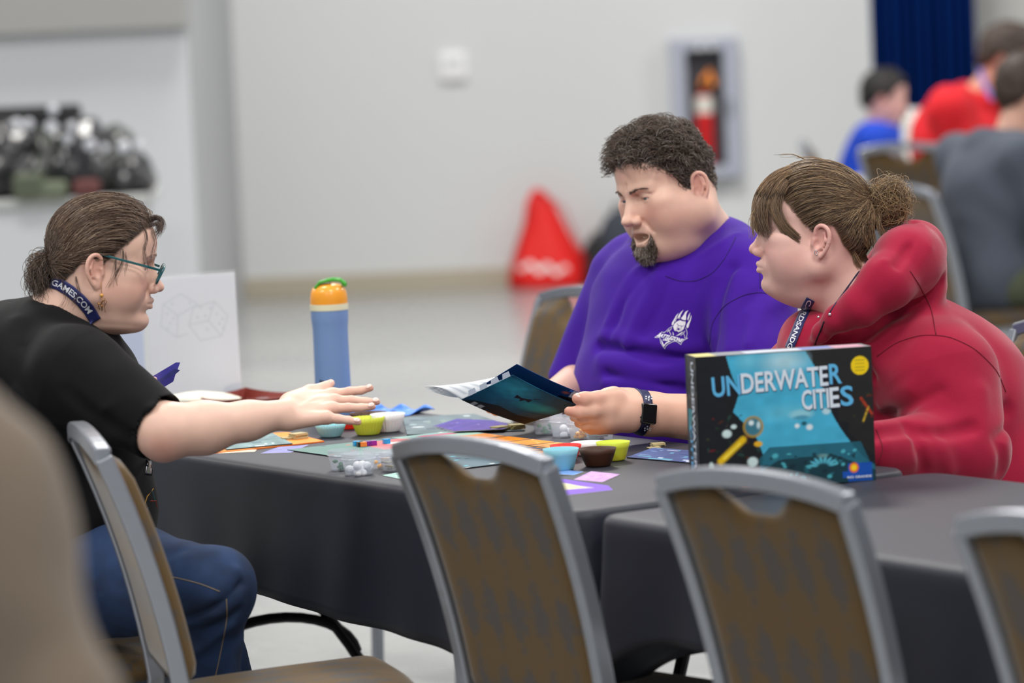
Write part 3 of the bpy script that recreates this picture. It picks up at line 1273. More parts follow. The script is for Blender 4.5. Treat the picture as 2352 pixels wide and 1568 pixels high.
for i, m_ in enumerate(mcp):
    s.fold([PD(690, 925 + 9 * i, 7.03), m_ + Vector((0, -.01, .004))], .0013, .004)
    s.ell(m_ + Vector((0, -.002, .001)), (.011, .012, .011), k=.006)
# far forearm and hand holding the cards
s.rc(PD(180, 850, 7.45), PD(190, 1000, 7.55), .050, .045, k=.02)
s.rc(PD(190, 1000, 7.55), PD(262, 915, 7.50), .045, .028, k=.02)
hand(s, PD(262, 915, 7.50), PD(330, 880, 7.46) - PD(262, 915, 7.50), (-.3, .9, .4), 'y', sc=.85, curl=(25, 50, 30))
s.chain([PD(318, 886, 7.45), PD(338, 880, 7.42), PD(354, 872, 7.41)], [.010, .0085, .0065], k=.006)
s.rc(PD(170, 880, 7.12), PD(180, 850, 7.42), .05, .05, k=.02)
v2, f2 = s.mesh(.0027)
c2 = limb_color(v2, (226, 188, 170), (206, 134, 122), [(PD(372, 1040, 6.93), .035, .5)] + [(PD(*fg[-1]) + Vector((0, -.006, 0)), .012, .5) for fg in fin] + [(PD(*fg[1]), .010, .35) for fg in fin] + [(m_, .012, .3) for m_ in mcp])
V, F, C = join_vf([(v1, f1, c1), (v2, f2, c2)])
v_1, f_1 = v1, f1
w1body = link('body', mesh_np('body', V, F, col=C), M_SKIN, W1, True)
for y in (-1, 1):
    eyeball('eye', W1F, y, W1, (110, 120, 110), (1, 0, -.5))
nails([(PD(*fg[3]), PD(*fg[3]) - PD(*fg[2]), (0, -.55, .8), .0070) for fg in fin] + [(PD(760, 880, 7.145), PD(760, 880, 7.145) - PD(746, 891, 7.14), (.7, -.5, .3), .008)], w1body)

# shirt
s = Sdf()
s.ell(PD(150, 1165, 7.27), (.178, .20, .17))
s.ell(PD(130, 960, 7.27), (.18, .20, .20), k=.05)
s.ell(PD(60, 830, 7.28), (.17, .19, .12), k=.05)
s.ell(PD(135, 790, 7.27), (.085, .13, .085), k=.04)
s.rc(PD(175, 868, 7.09), PD(352, 972, 7.0), .100, .0650, k=.05)
s.rc(PD(180, 850, 7.45), PD(235, 960, 7.53), .095, .062, k=.05)
s.rc(W1F @ Vector((-.028, 0, -.045)), PD(150, 738, 7.27), .061, .0715, k=.008, op='s')
s.ell(PD(205, 705, 7.25), (.075, .062, .045), k=.012, op='s')
s.plane(PD(356, 976, 7.0), PD(356, 976, 7.0) - PD(175, 868, 7.09)) if False else None
s.fold([PD(350, 872, 6.93), PD(280, 900, 6.93), PD(215, 960, 6.96)], .006, .014)
s.fold([PD(330, 850, 6.93), PD(250, 850, 6.93), PD(190, 880, 6.96)], -.006, .012)
s.fold([PD(300, 780, 6.98), PD(210, 790, 6.95), PD(150, 850, 6.95)], .007, .014)
s.fold([PD(290, 1000, 6.95), PD(200, 940, 6.98), PD(150, 900, 6.98)], -.009, .014)
s.fold([PD(270, 1000, 6.98), PD(170, 1040, 7.05), PD(100, 1000, 7.05)], .008, .018)
s.fold([PD(330, 1080, 7.1), PD(220, 1110, 7.05), PD(90, 1080, 7.05)], -.010, .018)
s.fold([PD(350, 1150, 7.15), PD(230, 1200, 7.06), PD(120, 1200, 7.06)], .009, .018)
s.fold([PD(100, 720, 7.2), PD(60, 800, 7.1), PD(90, 900, 7.05)], -.005, .016)
s.fold([PD(40, 740, 7.15), PD(20, 850, 7.08), PD(50, 960, 7.05)], .006, .018)
s.fold([PD(30, 900, 7.05), PD(110, 980, 7.03), PD(170, 1000, 7.0)], .007, .014)
s.fold([PD(385, 940, 6.96), PD(330, 930, 6.93), PD(290, 950, 6.93)], .004, .010)
s.wave(.0022, 38, 2)
# sleeve mouth, cut square and hollowed
ax = (PD(352, 972, 7.0) - PD(175, 868, 7.09)).normalized()
s.rc(PD(348, 967, 7.0), PD(348, 967, 7.0) + ax * .09, .0545, .075, k=.006, op='s')
s.rc(PD(352, 972, 7.0) + ax * .095, PD(352, 972, 7.0) + ax * .12, .10, .10, k=.002, op='s')
w1shirt = sdf_obj(s, 'shirt', .0036, M_BLACKT, W1)

# jeans and shoes
s = Sdf()
kn = PD(492, 1350, 6.95)
s.rc(PD(110, 1350, 7.17), PD(300, 1330, 7.08), .115, .100)
s.rc(PD(300, 1330, 7.08), kn, .098, .072, k=.03)
s.rc(kn, PD(468, 1480, 6.98), .070, .066, k=.03)
s.rc(PD(468, 1480, 6.98), Vector((kn.x - .02, 7.02, .10)), .066, .058, k=.02)
s.rc(PD(110, 1350, 7.37), PD(440, 1345, 7.40), .11, .075)
s.rc(PD(440, 1345, 7.40), Vector((kn.x + .02, 7.42, .10)), .07, .058, k=.03)
s.ell(PD(90, 1330, 7.27), (.17, .19, .12), k=.04)
s.fold([PD(540, 1310, 6.9), PD(490, 1370, 6.88), PD(430, 1400, 6.9)], .007, .010)
s.fold([PD(550, 1340, 6.9), PD(495, 1390, 6.88), PD(430, 1415, 6.9)], -.007, .009)
s.fold([PD(545, 1370, 6.9), PD(500, 1410, 6.88), PD(430, 1435, 6.9)], .006, .009)
s.fold([PD(540, 1400, 6.9), PD(470, 1450, 6.9)], -.005, .010)
s.fold([PD(530, 1440, 6.9), PD(450, 1500, 6.9)], .005, .012)
s.fold([PD(420, 1260, 6.95), PD(330, 1290, 6.95)], -.004, .012)
s.wave(.002, 45, 1)
jeans = sdf_obj(s, 'jeans', .0042, M_DENIM, W1)
for yy in (7.0, 7.42):
    b = MB()
    b.tube([(kn.x - .07, yy, .05), (kn.x + .0, yy, .055), (kn.x + .08, yy, .045), (kn.x + .16, yy, .035), (kn.x + .19, yy, .03)], [.042, .05, .045, .036, .02], n=16)
    b.box((kn.x + .055, yy, .012), (.27, .09, .024), bev=.01)
    b.build('shoe', M_BLACK, W1, smooth='auto', world=True)


def on_mesh(o, pts, dirv, off=.0012):
    """drop world points onto a mesh along a direction"""
    M = o.matrix_world if False else None
    dg_v = [v.co[:] for v in o.data.vertices]
    t = BVHTree.FromPolygons(dg_v, [p.vertices[:] for p in o.data.polygons])
    out = []
    for p in pts:
        d = Vector(dirv(p)) if callable(dirv) else Vector(dirv)
        h = t.ray_cast(Vector(p), d.normalized())
        out.append((h[0] + h[1] * off) if h[0] is not None else None)
    return out


def cam_dir(p):
    return Vector(p) - Vector((0, 0, CAMZ))


def stitch(o, parent, px, d0, n=40, r=.0007, m=None, name='seam'):
    """a sewn seam that follows the cloth surface"""
    px = np.array(px, dtype=float)
    uu = np.linspace(0, len(px) - 1, 6 * len(px))
    px = np.stack([np.interp(uu, np.arange(len(px)), px[:, a_]) for a_ in (0, 1)], -1)
    for _ in range(6):
        px[1:-1] = (px[:-2] + 2 * px[1:-1] + px[2:]) / 4
    pts = [PD(x, y, d0) for x, y in px]
    fine = []
    for a_, b_ in zip(pts, pts[1:]):
        for k in range(n // len(pts) + 1):
            fine.append(a_.lerp(b_, k / (n // len(pts) + 1)))
    fine.append(pts[-1])
    q_ = [p for p in on_mesh(o, fine, cam_dir, .0004) if p is not None]
    if len(q_) > 2:
        MB().tube(q_, r, n=6).build(name, m, parent, smooth=True, world=True)


for px_ in ([(345, 1318), (400, 1325), (460, 1340), (505, 1358)], [(520, 1375), (522, 1420), (512, 1470), (498, 1540), (490, 1568)]):
    stitch(jeans, W1, px_, 6.6, m=M_STITCH)

# ================================================================== man in the purple shirt
def man_frame(t, d):
    p = TP(t, d, 0)
    x, y = -TN, TU
    return Matrix(((x.x, y.x, 0, p.x), (x.y, y.y, 0, p.y), (0, 0, 1, 0), (0, 0, 0, 1)))


MF = man_frame(-.03, 1.10)
PM = person(MF.translation, 'man with a goatee in a purple T-shirt reading the rulebook')
fwd = Vector((-.80, -.60, 0)).normalized() * math.cos(math.radians(12)) + Vector((0, 0, -math.sin(math.radians(12))))
MHF = frame(PD(1525, 431, 7.97), fwd, roll=math.radians(6.0), sc=1.08)
s = Sdf()
head_sdf(s, MHF, fat=.010, mouth='open', lid=.70, nose=1.22, dchin=.002, brow=1.3, bz=.0035, ears=False)
s.rc(MHF @ Vector((-.024, 0, -.045)), MF @ Vector((-.01, .0, 1.10)), .078, .090, k=.035)
for y in (-1, 1):
    s.rc(MHF @ Vector((-.012, y * .058, -.060)), MF @ Vector((.0, y * .050, 1.12)), .030, .045, k=.04)
s.ell(MHF @ Vector((.012, 0, -.105)), (.062, .068, .036), k=.03)
s.rc(MF @ Vector((-.02, 0, 1.10)), MF @ Vector((-.02, 0, 1.02)), .085, .13, k=.03)
for y in (-1, 1):
    s.fold([MHF @ Vector(q) for q in ((.087, y * .016, -.040), (.082, y * .026, -.052), (.074, y * .033, -.068))], -.0025, .005)
s.fold([MHF @ Vector((.090, .004, .020)), MHF @ Vector((.089, .006, .030))], -.0018, .003)
ears_sdf(s, MHF, .016)
v1, f1 = s.mesh(.0021, box=(np.array((-9, 0, 1.04)), np.array((9, 99, 9))))
q, c, blend, g = skin_color(v1, MHF, (232, 192, 172), (186, 112, 106), (208, 132, 122), stubble=(140, 116, 110))
mo = np.exp(-((q[:, 0] - .080) / .03) ** 2 - (q[:, 1] / .024) ** 4 - ((q[:, 2] + .0745) / .0165) ** 4)
blend(.85 * mo, (186, 104, 98))
inner = np.exp(-((q[:, 0] - .070) / .022) ** 2 - (q[:, 1] / .019) ** 4 - ((q[:, 2] + .0745) / .0085) ** 4)
blend(1.0 * np.clip(inner * 1.6, 0, 1) * (q[:, 0] < .087), (36, 12, 12))
blend(.5 * g((.086, 0, -.057), (.014, .024, .007)), (140, 112, 106))
c1 = c
s = Sdf()
lsh = MF @ Vector((0, .215, 1.02))
lel, lwr = PD(1748, 985, 7.60), PD(1490, 950, 7.50)
s.rc(lsh, lel, .052, .056)
s.rc(lel, PD(1640, 962, 7.55), .058, .050, k=.02)
s.rc(PD(1640, 962, 7.55), lwr, .049, .0405, k=.02)
s.rc(lwr, PD(1424, 938, 7.48), .0400, .036, k=.02)
s.rc(PD(1440, 955, 7.46), PD(1398, 962, 7.44), .034, .026, k=.015)
s.rc(PD(1440, 925, 7.50), PD(1392, 918, 7.46), .030, .021, k=.015)
s.rc(PD(1450, 940, 7.465), PD(1400, 938, 7.445), .030, .022, k=.02)
# thumb over the top, index below it, then the curled fingers
s.chain([PD(1410, 915, 7.45), PD(1372, 917, 7.425), PD(1343, 917, 7.415), PD(1326, 915, 7.41)], [.0235, .0158, .0145, .0108], k=.007, k0=.014)
s.chain([PD(1400, 938, 7.43), PD(1365, 943, 7.415), PD(1330, 946, 7.41), PD(1306, 944, 7.41)], [.0170, .0128, .0112, .0090], k=.006, k0=.012)
s.chain([PD(1400, 952, 7.45), PD(1366, 958, 7.43), PD(1338, 961, 7.43), PD(1318, 958, 7.45)], [.0170, .0122, .0110, .0085], k=.005, k0=.012)
s.chain([PD(1400, 966, 7.45), PD(1370, 974, 7.44), PD(1345, 976, 7.44), PD(1328, 972, 7.46)], [.0160, .0118, .0105, .0082], k=.005, k0=.012)
s.chain([PD(1402, 978, 7.45), PD(1378, 984, 7.45), PD(1358, 986, 7.455), PD(1344, 983, 7.47)], [.0150, .0108, .0095, .0078], k=.005, k0=.012)
# right arm behind the booklet
rsh = MF @ Vector((0, -.215, 1.02))
rel, rwr = MF @ Vector((.10, -.27, .80)), PD(1250, 932, 7.82)
s.rc(rsh, rel, .050, .054, k=.02)
s.rc(rel, rwr, .052, .034, k=.02)
hand(s, rwr, PD(1110, 958, 7.66) - rwr, (.3, .6, -.7), 'y', sc=1.1, curl=(8, 14, 10))
s.rc(lsh - Vector((0, 0, .03)), rsh - Vector((0, 0, .03)), .055, .055, k=.03)
v2, f2 = s.mesh(.0030)
c2 = limb_color(v2, (220, 176, 154), (204, 130, 116), [(PD(1330, 915, 7.40), .02, .5), (PD(1306, 944, 7.40), .02, .5), (PD(1380, 900, 7.45), .03, .25), (PD(1372, 917, 7.41), .015, .3)])
V, F, C = join_vf([(v1, f1, c1), (v2, f2, c2)])
v_m, f_m = v1, f1
mbody = link('body', mesh_np('body', V, F, col=C), M_SKIN, PM, True)
for y in (-1, 1):
    eyeball('eye', MHF, y, PM, (96, 116, 132), (1, -.05, -.35))
# lower teeth
b = MB()
for k in range(-3, 4):
    b.box((.0745 - .0009 * k * k, k * .0052, -.0798), (.004, .0048, .0085), bev=.001, M=MHF)
b.build('teeth', mat('teeth', (214, 196, 170), .3), PM, smooth=True, world=True)
nails([(PD(1326, 915, 7.41), PD(1326, 915, 7.41) - PD(1343, 917, 7.415), (0, -.5, .8), .0105)], mbody)

s = Sdf()
s.ell((.05, 0, .80), (.20, .235, .22), F=MF, k=.04)
s.ell((.03, 0, .97), (.165, .225, .16), F=MF, k=.05)
s.rc((-.02, -.155, 1.05), (-.02, .155, 1.05), .088, .088, F=MF, k=.05)
s.ell((-.03, 0, 1.09), (.115, .15, .08), F=MF, k=.04)
s.ell((.0, 0, .62), (.18, .22, .14), F=MF, k=.04)
lc = lsh.lerp(lel, .80)
s.rc(lsh, lc, .098, .080, k=.04)
rc_ = rsh.lerp(rel, .98)
s.rc(rsh, rc_, .090, .074, k=.04)
s.rc(MHF @ Vector((-.024, 0, -.045)), MF @ Vector((-.01, 0, 1.105)), .082, .095, k=.006, op='s')
s.ell(MF @ Vector((.045, 0, 1.150)), (.070, .080, .055), k=.01, op='s', R=MF.to_3x3())
L1 = 7.55
for pts, am, w_ in (
        ([(1384, 795), (1430, 800), (1500, 818), (1600, 822)], -.016, .016),
        ([(1392, 775), (1450, 785), (1540, 800), (1600, 802)], .010, .018),
        ([(1384, 830), (1440, 838), (1520, 850), (1600, 852)], .007, .020),
        ([(1400, 858), (1470, 872), (1560, 892), (1640, 905)], -.010, .012),
        ([(1395, 880), (1460, 890), (1540, 905)], .007, .012),
        ([(1520, 640), (1470, 720), (1440, 790)], .006, .013),
        ([(1500, 625), (1440, 700), (1405, 770)], -.006, .012),
        ([(1465, 620), (1425, 690), (1398, 740)], .006, .010),
        ([(1545, 640), (1520, 700), (1480, 770)], -.005, .012),
        ([(1680, 620), (1655, 680), (1640, 770), (1640, 830)], -.012, .016),
        ([(1700, 640), (1682, 700), (1680, 800)], .008, .016),
        ([(1640, 640), (1600, 720), (1590, 790)], .005, .014),
        ([(1760, 660), (1700, 720), (1690, 800)], -.006, .016),
        ([(1800, 690), (1750, 720), (1720, 790)], .006, .014),
        ([(1600, 600), (1660, 560), (1690, 540)], .003, .010)):
    q_ = [PD(x, y, 8.0) for x, y in pts]
    # carry the fold line to the shirt's own front
    q2 = []
    for p in q_:
        dv = cam_dir(p).normalized()
        a_ = Vector((0, 0, CAMZ)) + dv * 7.2
        P_ = np.array([list(a_ + dv * t_) for t_ in np.linspace(0, 1.2, 60)])
        dd = s.eval(P_)
        i_ = np.argmax(dd < 0)
        if dd[i_] < 0:
            q2.append(Vector(P_[i_]))
    if len(q2) > 1:
        s.fold(q2, am, w_)
s.wave(.0022, 34, 4)
axl = (lel - lsh).normalized()
s.rc(lc - axl * .01, lc + axl * .08, .069, .082, k=.004, op='s')
s.rc(lc + axl * .105, lc + axl * .14, .13, .13, k=.002, op='s')
axr = (rel - rsh).normalized()
s.rc(rc_ - axr * .01, rc_ + axr * .08, .062, .08, k=.004, op='s')
mshirt = sdf_obj(s, 'shirt', .0038, M_PURP, PM)
# collar rib
M_PURPD = mat('purple_rib', (62, 20, 132), .8, bump=.5, bscale=1500, bdist=.0008)
s = Sdf()
s.ell((.1, .1, .56), (.2, .13, .11), F=MF, k=.03) if False else None
for y in (-1, 1):
    s.rc((-.02, y * .11, .55), (.40, y * .16, .52), .105, .085, F=MF, k=.04)
    s.rc((.40, y * .16, .52), (.38, y * .17, .10), .082, .06, F=MF, k=.03)
s.ell((-.04, 0, .56), (.17, .20, .13), F=MF, k=.04)
s.wave(.002, 40, 3)
sdf_obj(s, 'trousers', .006, M_DARKTR, PM)
for y in (-1, 1):
    b = MB()
    b.tube([MF @ Vector((x, y * .17, z)) for x, z in ((.33, .05), (.40, .055), (.48, .045), (.56, .035), (.60, .03))], [.042, .05, .045, .036, .02], n=16)
    b.build('shoe', M_BLACK, PM, smooth='auto', world=True)

# ================================================================== person in the red hoodie
W2 = person(PD(2130, 1100, 7.45), 'person with a fair hair bun in a maroon hoodie behind the game box')
W2F = frame(PD(1866, 531, 7.36), (-.995, .09, .085), roll=0.0, sc=1.06)
s = Sdf()
head_sdf(s, W2F, fat=.008, lid=.62, nose=.92, dchin=.0, ears=False)
s.rc(W2F @ Vector((-.030, 0, -.05)), PD(1975, 705, 7.36), .060, .068, k=.03)
s.ell(W2F @ Vector((.0, 0, -.110)), (.055, .055, .033), k=.03)
s.rc(PD(1975, 705, 7.36), PD(2020, 780, 7.38), .072, .11, k=.03)
ears_sdf(s, W2F, .012)
v1, f1 = s.mesh(.0022, box=(np.array((-9, 0, 1.0)), np.array((9, 99, 9))))
q, c, blend, g = skin_color(v1, W2F, (226, 184, 172), (188, 116, 112), (216, 138, 132))
blend(.9 * g((.084, 0, -.0695), (.012, .022, .006)), (196, 120, 116))
blend(.7 * g((.045, .062, -.055), (.0016, .02, .0016)), (150, 60, 60))
c1 = c
s = Sdf()
e2, w2_ = PD(2190, 1035, 7.17), PD(1980, 1040, 7.02)
s.rc(PD(2150, 850, 7.24), e2, .05, .045)
s.rc(e2, w2_, .042, .03, k=.02)
hand(s, w2_, Vector((-.9, -.2, -.1)), (0, -.2, 1), 'y', sc=.95, curl=(15, 25, 20))
e3, w3 = PD(1815, 880, 7.48), PD(1760, 1000, 7.2)
s.rc(PD(1910, 800, 7.55), e3, .05, .042)
s.rc(e3, PD(1800, 1000, 7.22), .04, .03, k=.02)
hand(s, PD(1800, 1000, 7.22), Vector((-.4, -.9, -.2)), (0, 0, 1), 'x', sc=.95, curl=(15, 25, 20))
s.rc(PD(2150, 850, 7.24), PD(1910, 800, 7.55), .08, .08, k=.03)
v2, f2 = s.mesh(.004)
V, F, C = join_vf([(v1, f1, c1), (v2, f2, limb_color(v2, (226, 184, 172), (206, 134, 122), []))])
w2body = link('body', mesh_np('body', V, F, col=C), M_SKIN, W2, True)
for y in (-1, 1):
    eyeball('eye', W2F, y, W2, (96, 116, 132), (1, 0, -.3))
s = Sdf()
s.ell(PD(2220, 1130, 7.45), (.23, .22, .20))
s.ell(PD(2150, 930, 7.43), (.195, .20, .19), k=.05)
s.ell(PD(2060, 800, 7.40), (.145, .19, .115), k=.05)
s.ell(PD(1935, 820, 7.42), (.11, .15, .09), k=.05)
s.ell(PD(1885, 795, 7.37), (.085, .11, .075), k=.04)
s.rc(PD(2160, 868, 7.24), PD(2215, 1035, 7.17), .112, .085, k=.035)
s.rc(PD(2215, 1030, 7.17), PD(2010, 1035, 7.03), .078, .054, k=.03)
s.rc(PD(1905, 812, 7.55), PD(1825, 872, 7.50), .088, .07, k=.04)
s.rc(PD(1825, 872, 7.50), PD(1810, 985, 7.24), .066, .048, k=.03)
s.rc(W2F @ Vector((-.030, 0, -.05)), PD(1970, 700, 7.36), .064, .074, k=.008, op='s')
# hood lying around the neck
hood = [PD(1872, 800, 7.27), PD(1890, 765, 7.25), PD(1925, 735, 7.22), PD(1975, 705, 7.20), PD(2035, 650, 7.21), PD(2085, 600, 7.27), PD(2100, 580, 7.38), PD(2070, 600, 7.49), PD(2000, 650, 7.53), PD(1930, 700, 7.52), PD(1885, 740, 7.42)]
s.chain(hood, [.010, .018, .026, .036, .050, .058, .060, .055, .042, .030, .02], k=.018, k0=.02)
s.rc(PD(2085, 600, 7.30), PD(2080, 650, 7.33), .065, .08, k=.03)
s.rc(PD(2010, 640, 7.36), PD(1990, 690, 7.36), .055, .07, k=.01, op='s')
for pts, am, w_ in (
        ([(1890, 800), (1990, 770), (2090, 700), (2160, 645)], -.012, .014),
        ([(2100, 510), (2095, 560), (2060, 610)], -.008, .010),
        ([(2120, 520), (2130, 570), (2100, 620)], .007, .010),
        ([(2030, 600), (1990, 660), (1930, 740)], .004, .010),
        ([(2010, 1000), (2080, 985), (2150, 1000), (2230, 985)], -.014, .014),
        ([(2080, 985), (2110, 1030), (2120, 1080)], -.010, .012),
        ([(2120, 985), (2160, 1035), (2180, 1080)], .009, .012),
        ([(2030, 960), (2100, 930), (2160, 900)], -.006, .014),
        ([(2030, 930), (2090, 890), (2130, 850)], .006, .014),
        ([(1960, 790), (1990, 820), (2010, 860)], -.008, .014),
        ([(1850, 760), (1820, 790), (1810, 830)], .007, .012),
        ([(1930, 770), (1900, 790), (1870, 830)], -.006, .012),
        ([(2310, 940), (2290, 1010), (2300, 1080)], -.010, .015),
        ([(2250, 900), (2250, 980), (2220, 1040)], .007, .018)):
    q2 = []
    for x, y in pts:
        dv = cam_dir(PD(x, y, 7.4)).normalized()
        a_ = Vector((0, 0, CAMZ)) + dv * 6.7
        P_ = np.array([list(a_ + dv * t_) for t_ in np.linspace(0, 1.2, 60)])
        dd = s.eval(P_)
        i_ = np.argmax(dd < 0)
        q2.append(Vector(P_[i_]) if dd[i_] < 0 else PD(x, y, 7.3))
    s.fold(q2, am, w_)
s.wave(.0025, 30, 6)
hoodie = sdf_obj(s, 'hoodie', .0038, M_MAROON, W2)
M_SEAM = mat('maroon_seam', (122, 18, 42), .9)
for px_ in ([(2015, 818), (2060, 785), (2120, 768), (2180, 772), (2240, 800), (2290, 850), (2310, 900)], [(2090, 622), (2115, 660), (2140, 710), (2150, 768)], [(2010, 1075), (2030, 1030), (2012, 985)]):
    stitch(hoodie, W2, px_, 6.7, m=M_SEAM, r=.0012)
s = Sdf()
b0 = PD(2230, 1230, 7.5)
for y in (-1, 1):
    a_ = Vector((b0.x, b0.y, .55)) + TU * y * .11
    k_ = a_ - TN * .40
    s.rc(a_, k_, .105, .085, k=.04)
    s.rc(k_, Vector((k_.x, k_.y, .10)), .08, .06, k=.03)
s.ell(Vector((b0.x, b0.y, .55)), (.18, .19, .13), k=.04)
sdf_obj(s, 'trousers', .007, M_DARKTR, W2)
for y in (-1, 1):
    a_ = Vector((b0.x, b0.y, 0)) + TU * y * .11 - TN * .40
    b = MB()
    b.tube([a_ - TN * x + Vector((0, 0, z)) for x, z in ((-.06, .05), (0, .055), (.08, .045), (.16, .035), (.20, .03))], [.042, .05, .045, .036, .02], n=16)
    b.build('shoe', M_BLACK, W2, smooth='auto', world=True)
# ------------------------------------------------------------------ hair
HELL = [((-.008, 0, .032), (.0975, .077, .0885)), ((-.040, 0, .005), (.0605, .0685, .0645)), ((.030, 0, .040), (.0585, .0645, .0575))]
HC = np.array((-.01, 0, .02))


def hrad(d):
    """distance from the hair centre to the scalp along unit directions d (N,3)"""
    best = np.zeros(d.shape[:-1])
    for c, r in HELL:
        c, r = np.array(c), np.array(r)
        o = (HC - c) / r
        v = d / r
        A = (v * v).sum(-1)
        Bq = (v * o).sum(-1)
        Cq = (o * o).sum() - 1
        disc = Bq * Bq - A * Cq
        t = np.where(disc > 0, (-Bq + np.sqrt(np.maximum(disc, 0))) / A, 0)
        best = np.maximum(best, t)
    return best


def unit(v):
    return v / (np.linalg.norm(v, axis=-1, keepdims=True) + 1e-9)


def hairline(phi, pts):
    return np.interp(phi, [p[0] for p in pts], [p[1] for p in pts])


def in_hair(q, pts):
    phi = np.degrees(np.arctan2(np.abs(q[:, 1]), q[:, 0] + .01))
    return q[:, 2] - hairline(phi, pts)


def sample_roots(n, pts, rg):
    d = unit(rg.normal(size=(n * 4, 3)))
    p = HC + d * hrad(d)[:, None]
    k = in_hair(p, pts) > 0
    return d[k][:n]


def glide(d0, d1, h, N=14, rg=None, wob=.02, bow=None, ease=1.0):
    """strands that slide over the scalp from directions d0 to d1; h (S,N) height above the scalp"""
    t = np.linspace(0, 1, N) ** ease
    d = d0[:, None, :] * (1 - t)[None, :, None] + d1[:, None, :] * t[None, :, None]
    if bow is not None:
        d = d + bow[:, None, :] * (np.sin(PI * t))[None, :, None]
    if wob:
        ph = rg.uniform(0, 6.28, (len(d0), 1, 3))
        fr = rg.uniform(4, 9, (len(d0), 1, 1))
        d = d + wob * np.sin(fr * t[None, :, None] + ph) * t[None, :, None]
    d = unit(d)
    return HC + d * (hrad(d) + h)[..., None]


def to_world(P, F):
    M = np.array(F)
    return P @ M[:3, :3].T + M[:3, 3]


def hair_obj(name, groups, F, parent, m, light, world=True):
    """groups: list of (paths, r0, r1, colour array)"""
    Vs, Fs, Cs = [], [], []
    n = 0
    for paths, r0, r1, cols in groups:
        v, f, c = strands(to_world(paths, F) if F is not None else paths, r0, r1, cols)
        Vs.append(v)
        Fs.append(f + n)
        Cs.append(c)
        n += len(v)
    return link(name, mesh_np(name, np.concatenate(Vs), np.concatenate(Fs), col=np.concatenate(Cs)), m, parent, world)


def cols(n, rg, a, b, pw=1.0, extra=None, pe=0.0):
    u = rg.uniform(0, 1, (n, 1)) ** pw
    c = lin(a) * (1 - u) + lin(b) * u
    if extra is not None:
        k = rg.uniform(0, 1, n) < pe
        c[k] = lin(extra)
    return c


def paint_scalp(o, q_all, pts, col, soft=.006):
    """dark roots below the strands"""
    ca = o.data.color_attributes['Col']
    n = len(o.data.vertices)
    a = np.empty(n * 4, dtype=np.float32)
    ca.data.foreach_get('color', a)
    a = a.reshape(-1, 4)
    w = np.clip(in_hair(q_all, pts) / soft, 0, 1)
    r = np.linalg.norm(q_all - HC, axis=1)
    w = w * (r < .125) * (np.abs(q_all[:, 1]) < .0805)
    m = len(q_all)
    a[:m, :3] = a[:m, :3] * (1 - w[:, None]) + lin(col) * w[:, None]
    ca.data.foreach_set('color', a.ravel())


def canon(o, F, n):
    co = np.empty(len(o.data.vertices) * 3, dtype=np.float32)
    o.data.vertices.foreach_get('co', co)
    co = co.reshape(-1, 3)[:n]
    Fi = np.array(F.inverted())
    return co @ Fi[:3, :3].T + Fi[:3, 3]


M_HAIR = mat('hair', (70, 52, 42), .42, attr='Col', spec=.45, sheen=.15)


def brows(F, bt, rg, n=110, z0=.0205, sag=.0):
    """eyebrow hairs rooted on the real brow surface"""
    P = [[], []]
    for y in (-1, 1):
        for i in range(n):
            u = rg.uniform(0, 1)
            yy = .011 + .036 * u
            z = z0 + .0040 * math.sin(u * 2.6) - .004 * u * u - sag * (1 - u) + rg.normal() * .0016 * (1.2 - u)
            o_, e_ = F @ Vector((.16, y * yy, z)), F @ Vector((.0, y * yy, z))
            h_ = bt.ray_cast(o_, (e_ - o_).normalized())
            if h_[0] is None:
                continue
            d = (F.to_3x3() @ Vector((.15, y * (.8 + .5 * u), .40 - .8 * u))).normalized() * rg.uniform(.005, .008)
            p0 = h_[0]
            up = (o_ - e_).normalized() * .0014
            P[(y + 1) // 2].append([list(p0 - up * .3), list(p0 + d * .5 + up), list(p0 + d + up * (.4 - u))])
    return [np.array(p_) for p_ in P]


# ---- woman in black: pulled back into a low ponytail
HL1 = [(0, .074), (30, .066), (45, .050), (58, .034), (70, .014), (84, -.004), (95, .018), (110, .002), (125, -.026), (150, -.056), (180, -.064)]
rg = np.random.default_rng(11)
nh = len(v1)


def canon_n(o, F):
    return canon(o, F, len(o.data.vertices))


qa = canon_n(w1body, W1F)
paint_scalp(w1body, qa, HL1, (64, 50, 42))
N = 14
pb = np.array((-.100, 0, -.008))


def pull_back(n, HL, pb, rg, lift, puff, wob=.03):
    d0 = sample_roots(n, HL, rg)
    n = len(d0)
    side = np.sign(d0[:, 1:2] + 1e-6)
    tgt = pb + rg.normal(size=(n, 3)) * .007
    d1 = unit(tgt - HC)
    t = np.linspace(0, 1, N)
    lay = rg.uniform(0, 1, (n, 1))
    front = np.clip((d0[:, 0:1] - .1) / .6, 0, 1)
    h = .001 + lift * lay * np.minimum(1, t[None] * 6) * (1 - .55 * t[None]) + puff * front * np.exp(-((t[None] - .12) / .13) ** 2) * lay
    bow = np.zeros((n, 3))
    bow[:, 2] = .25 * np.clip(d0[:, 0], 0, 1)
    bow[:, 1] = d0[:, 1] * .35
    return glide(d0, d1, h, N, rg, wob, bow), n


P, n = pull_back(6000, HL1, pb, rg, .011, .010)
G = [(P, .00048, .00034, cols(n, rg, (66, 50, 41), (126, 102, 84), 1.1, (160, 140, 120), .07))]
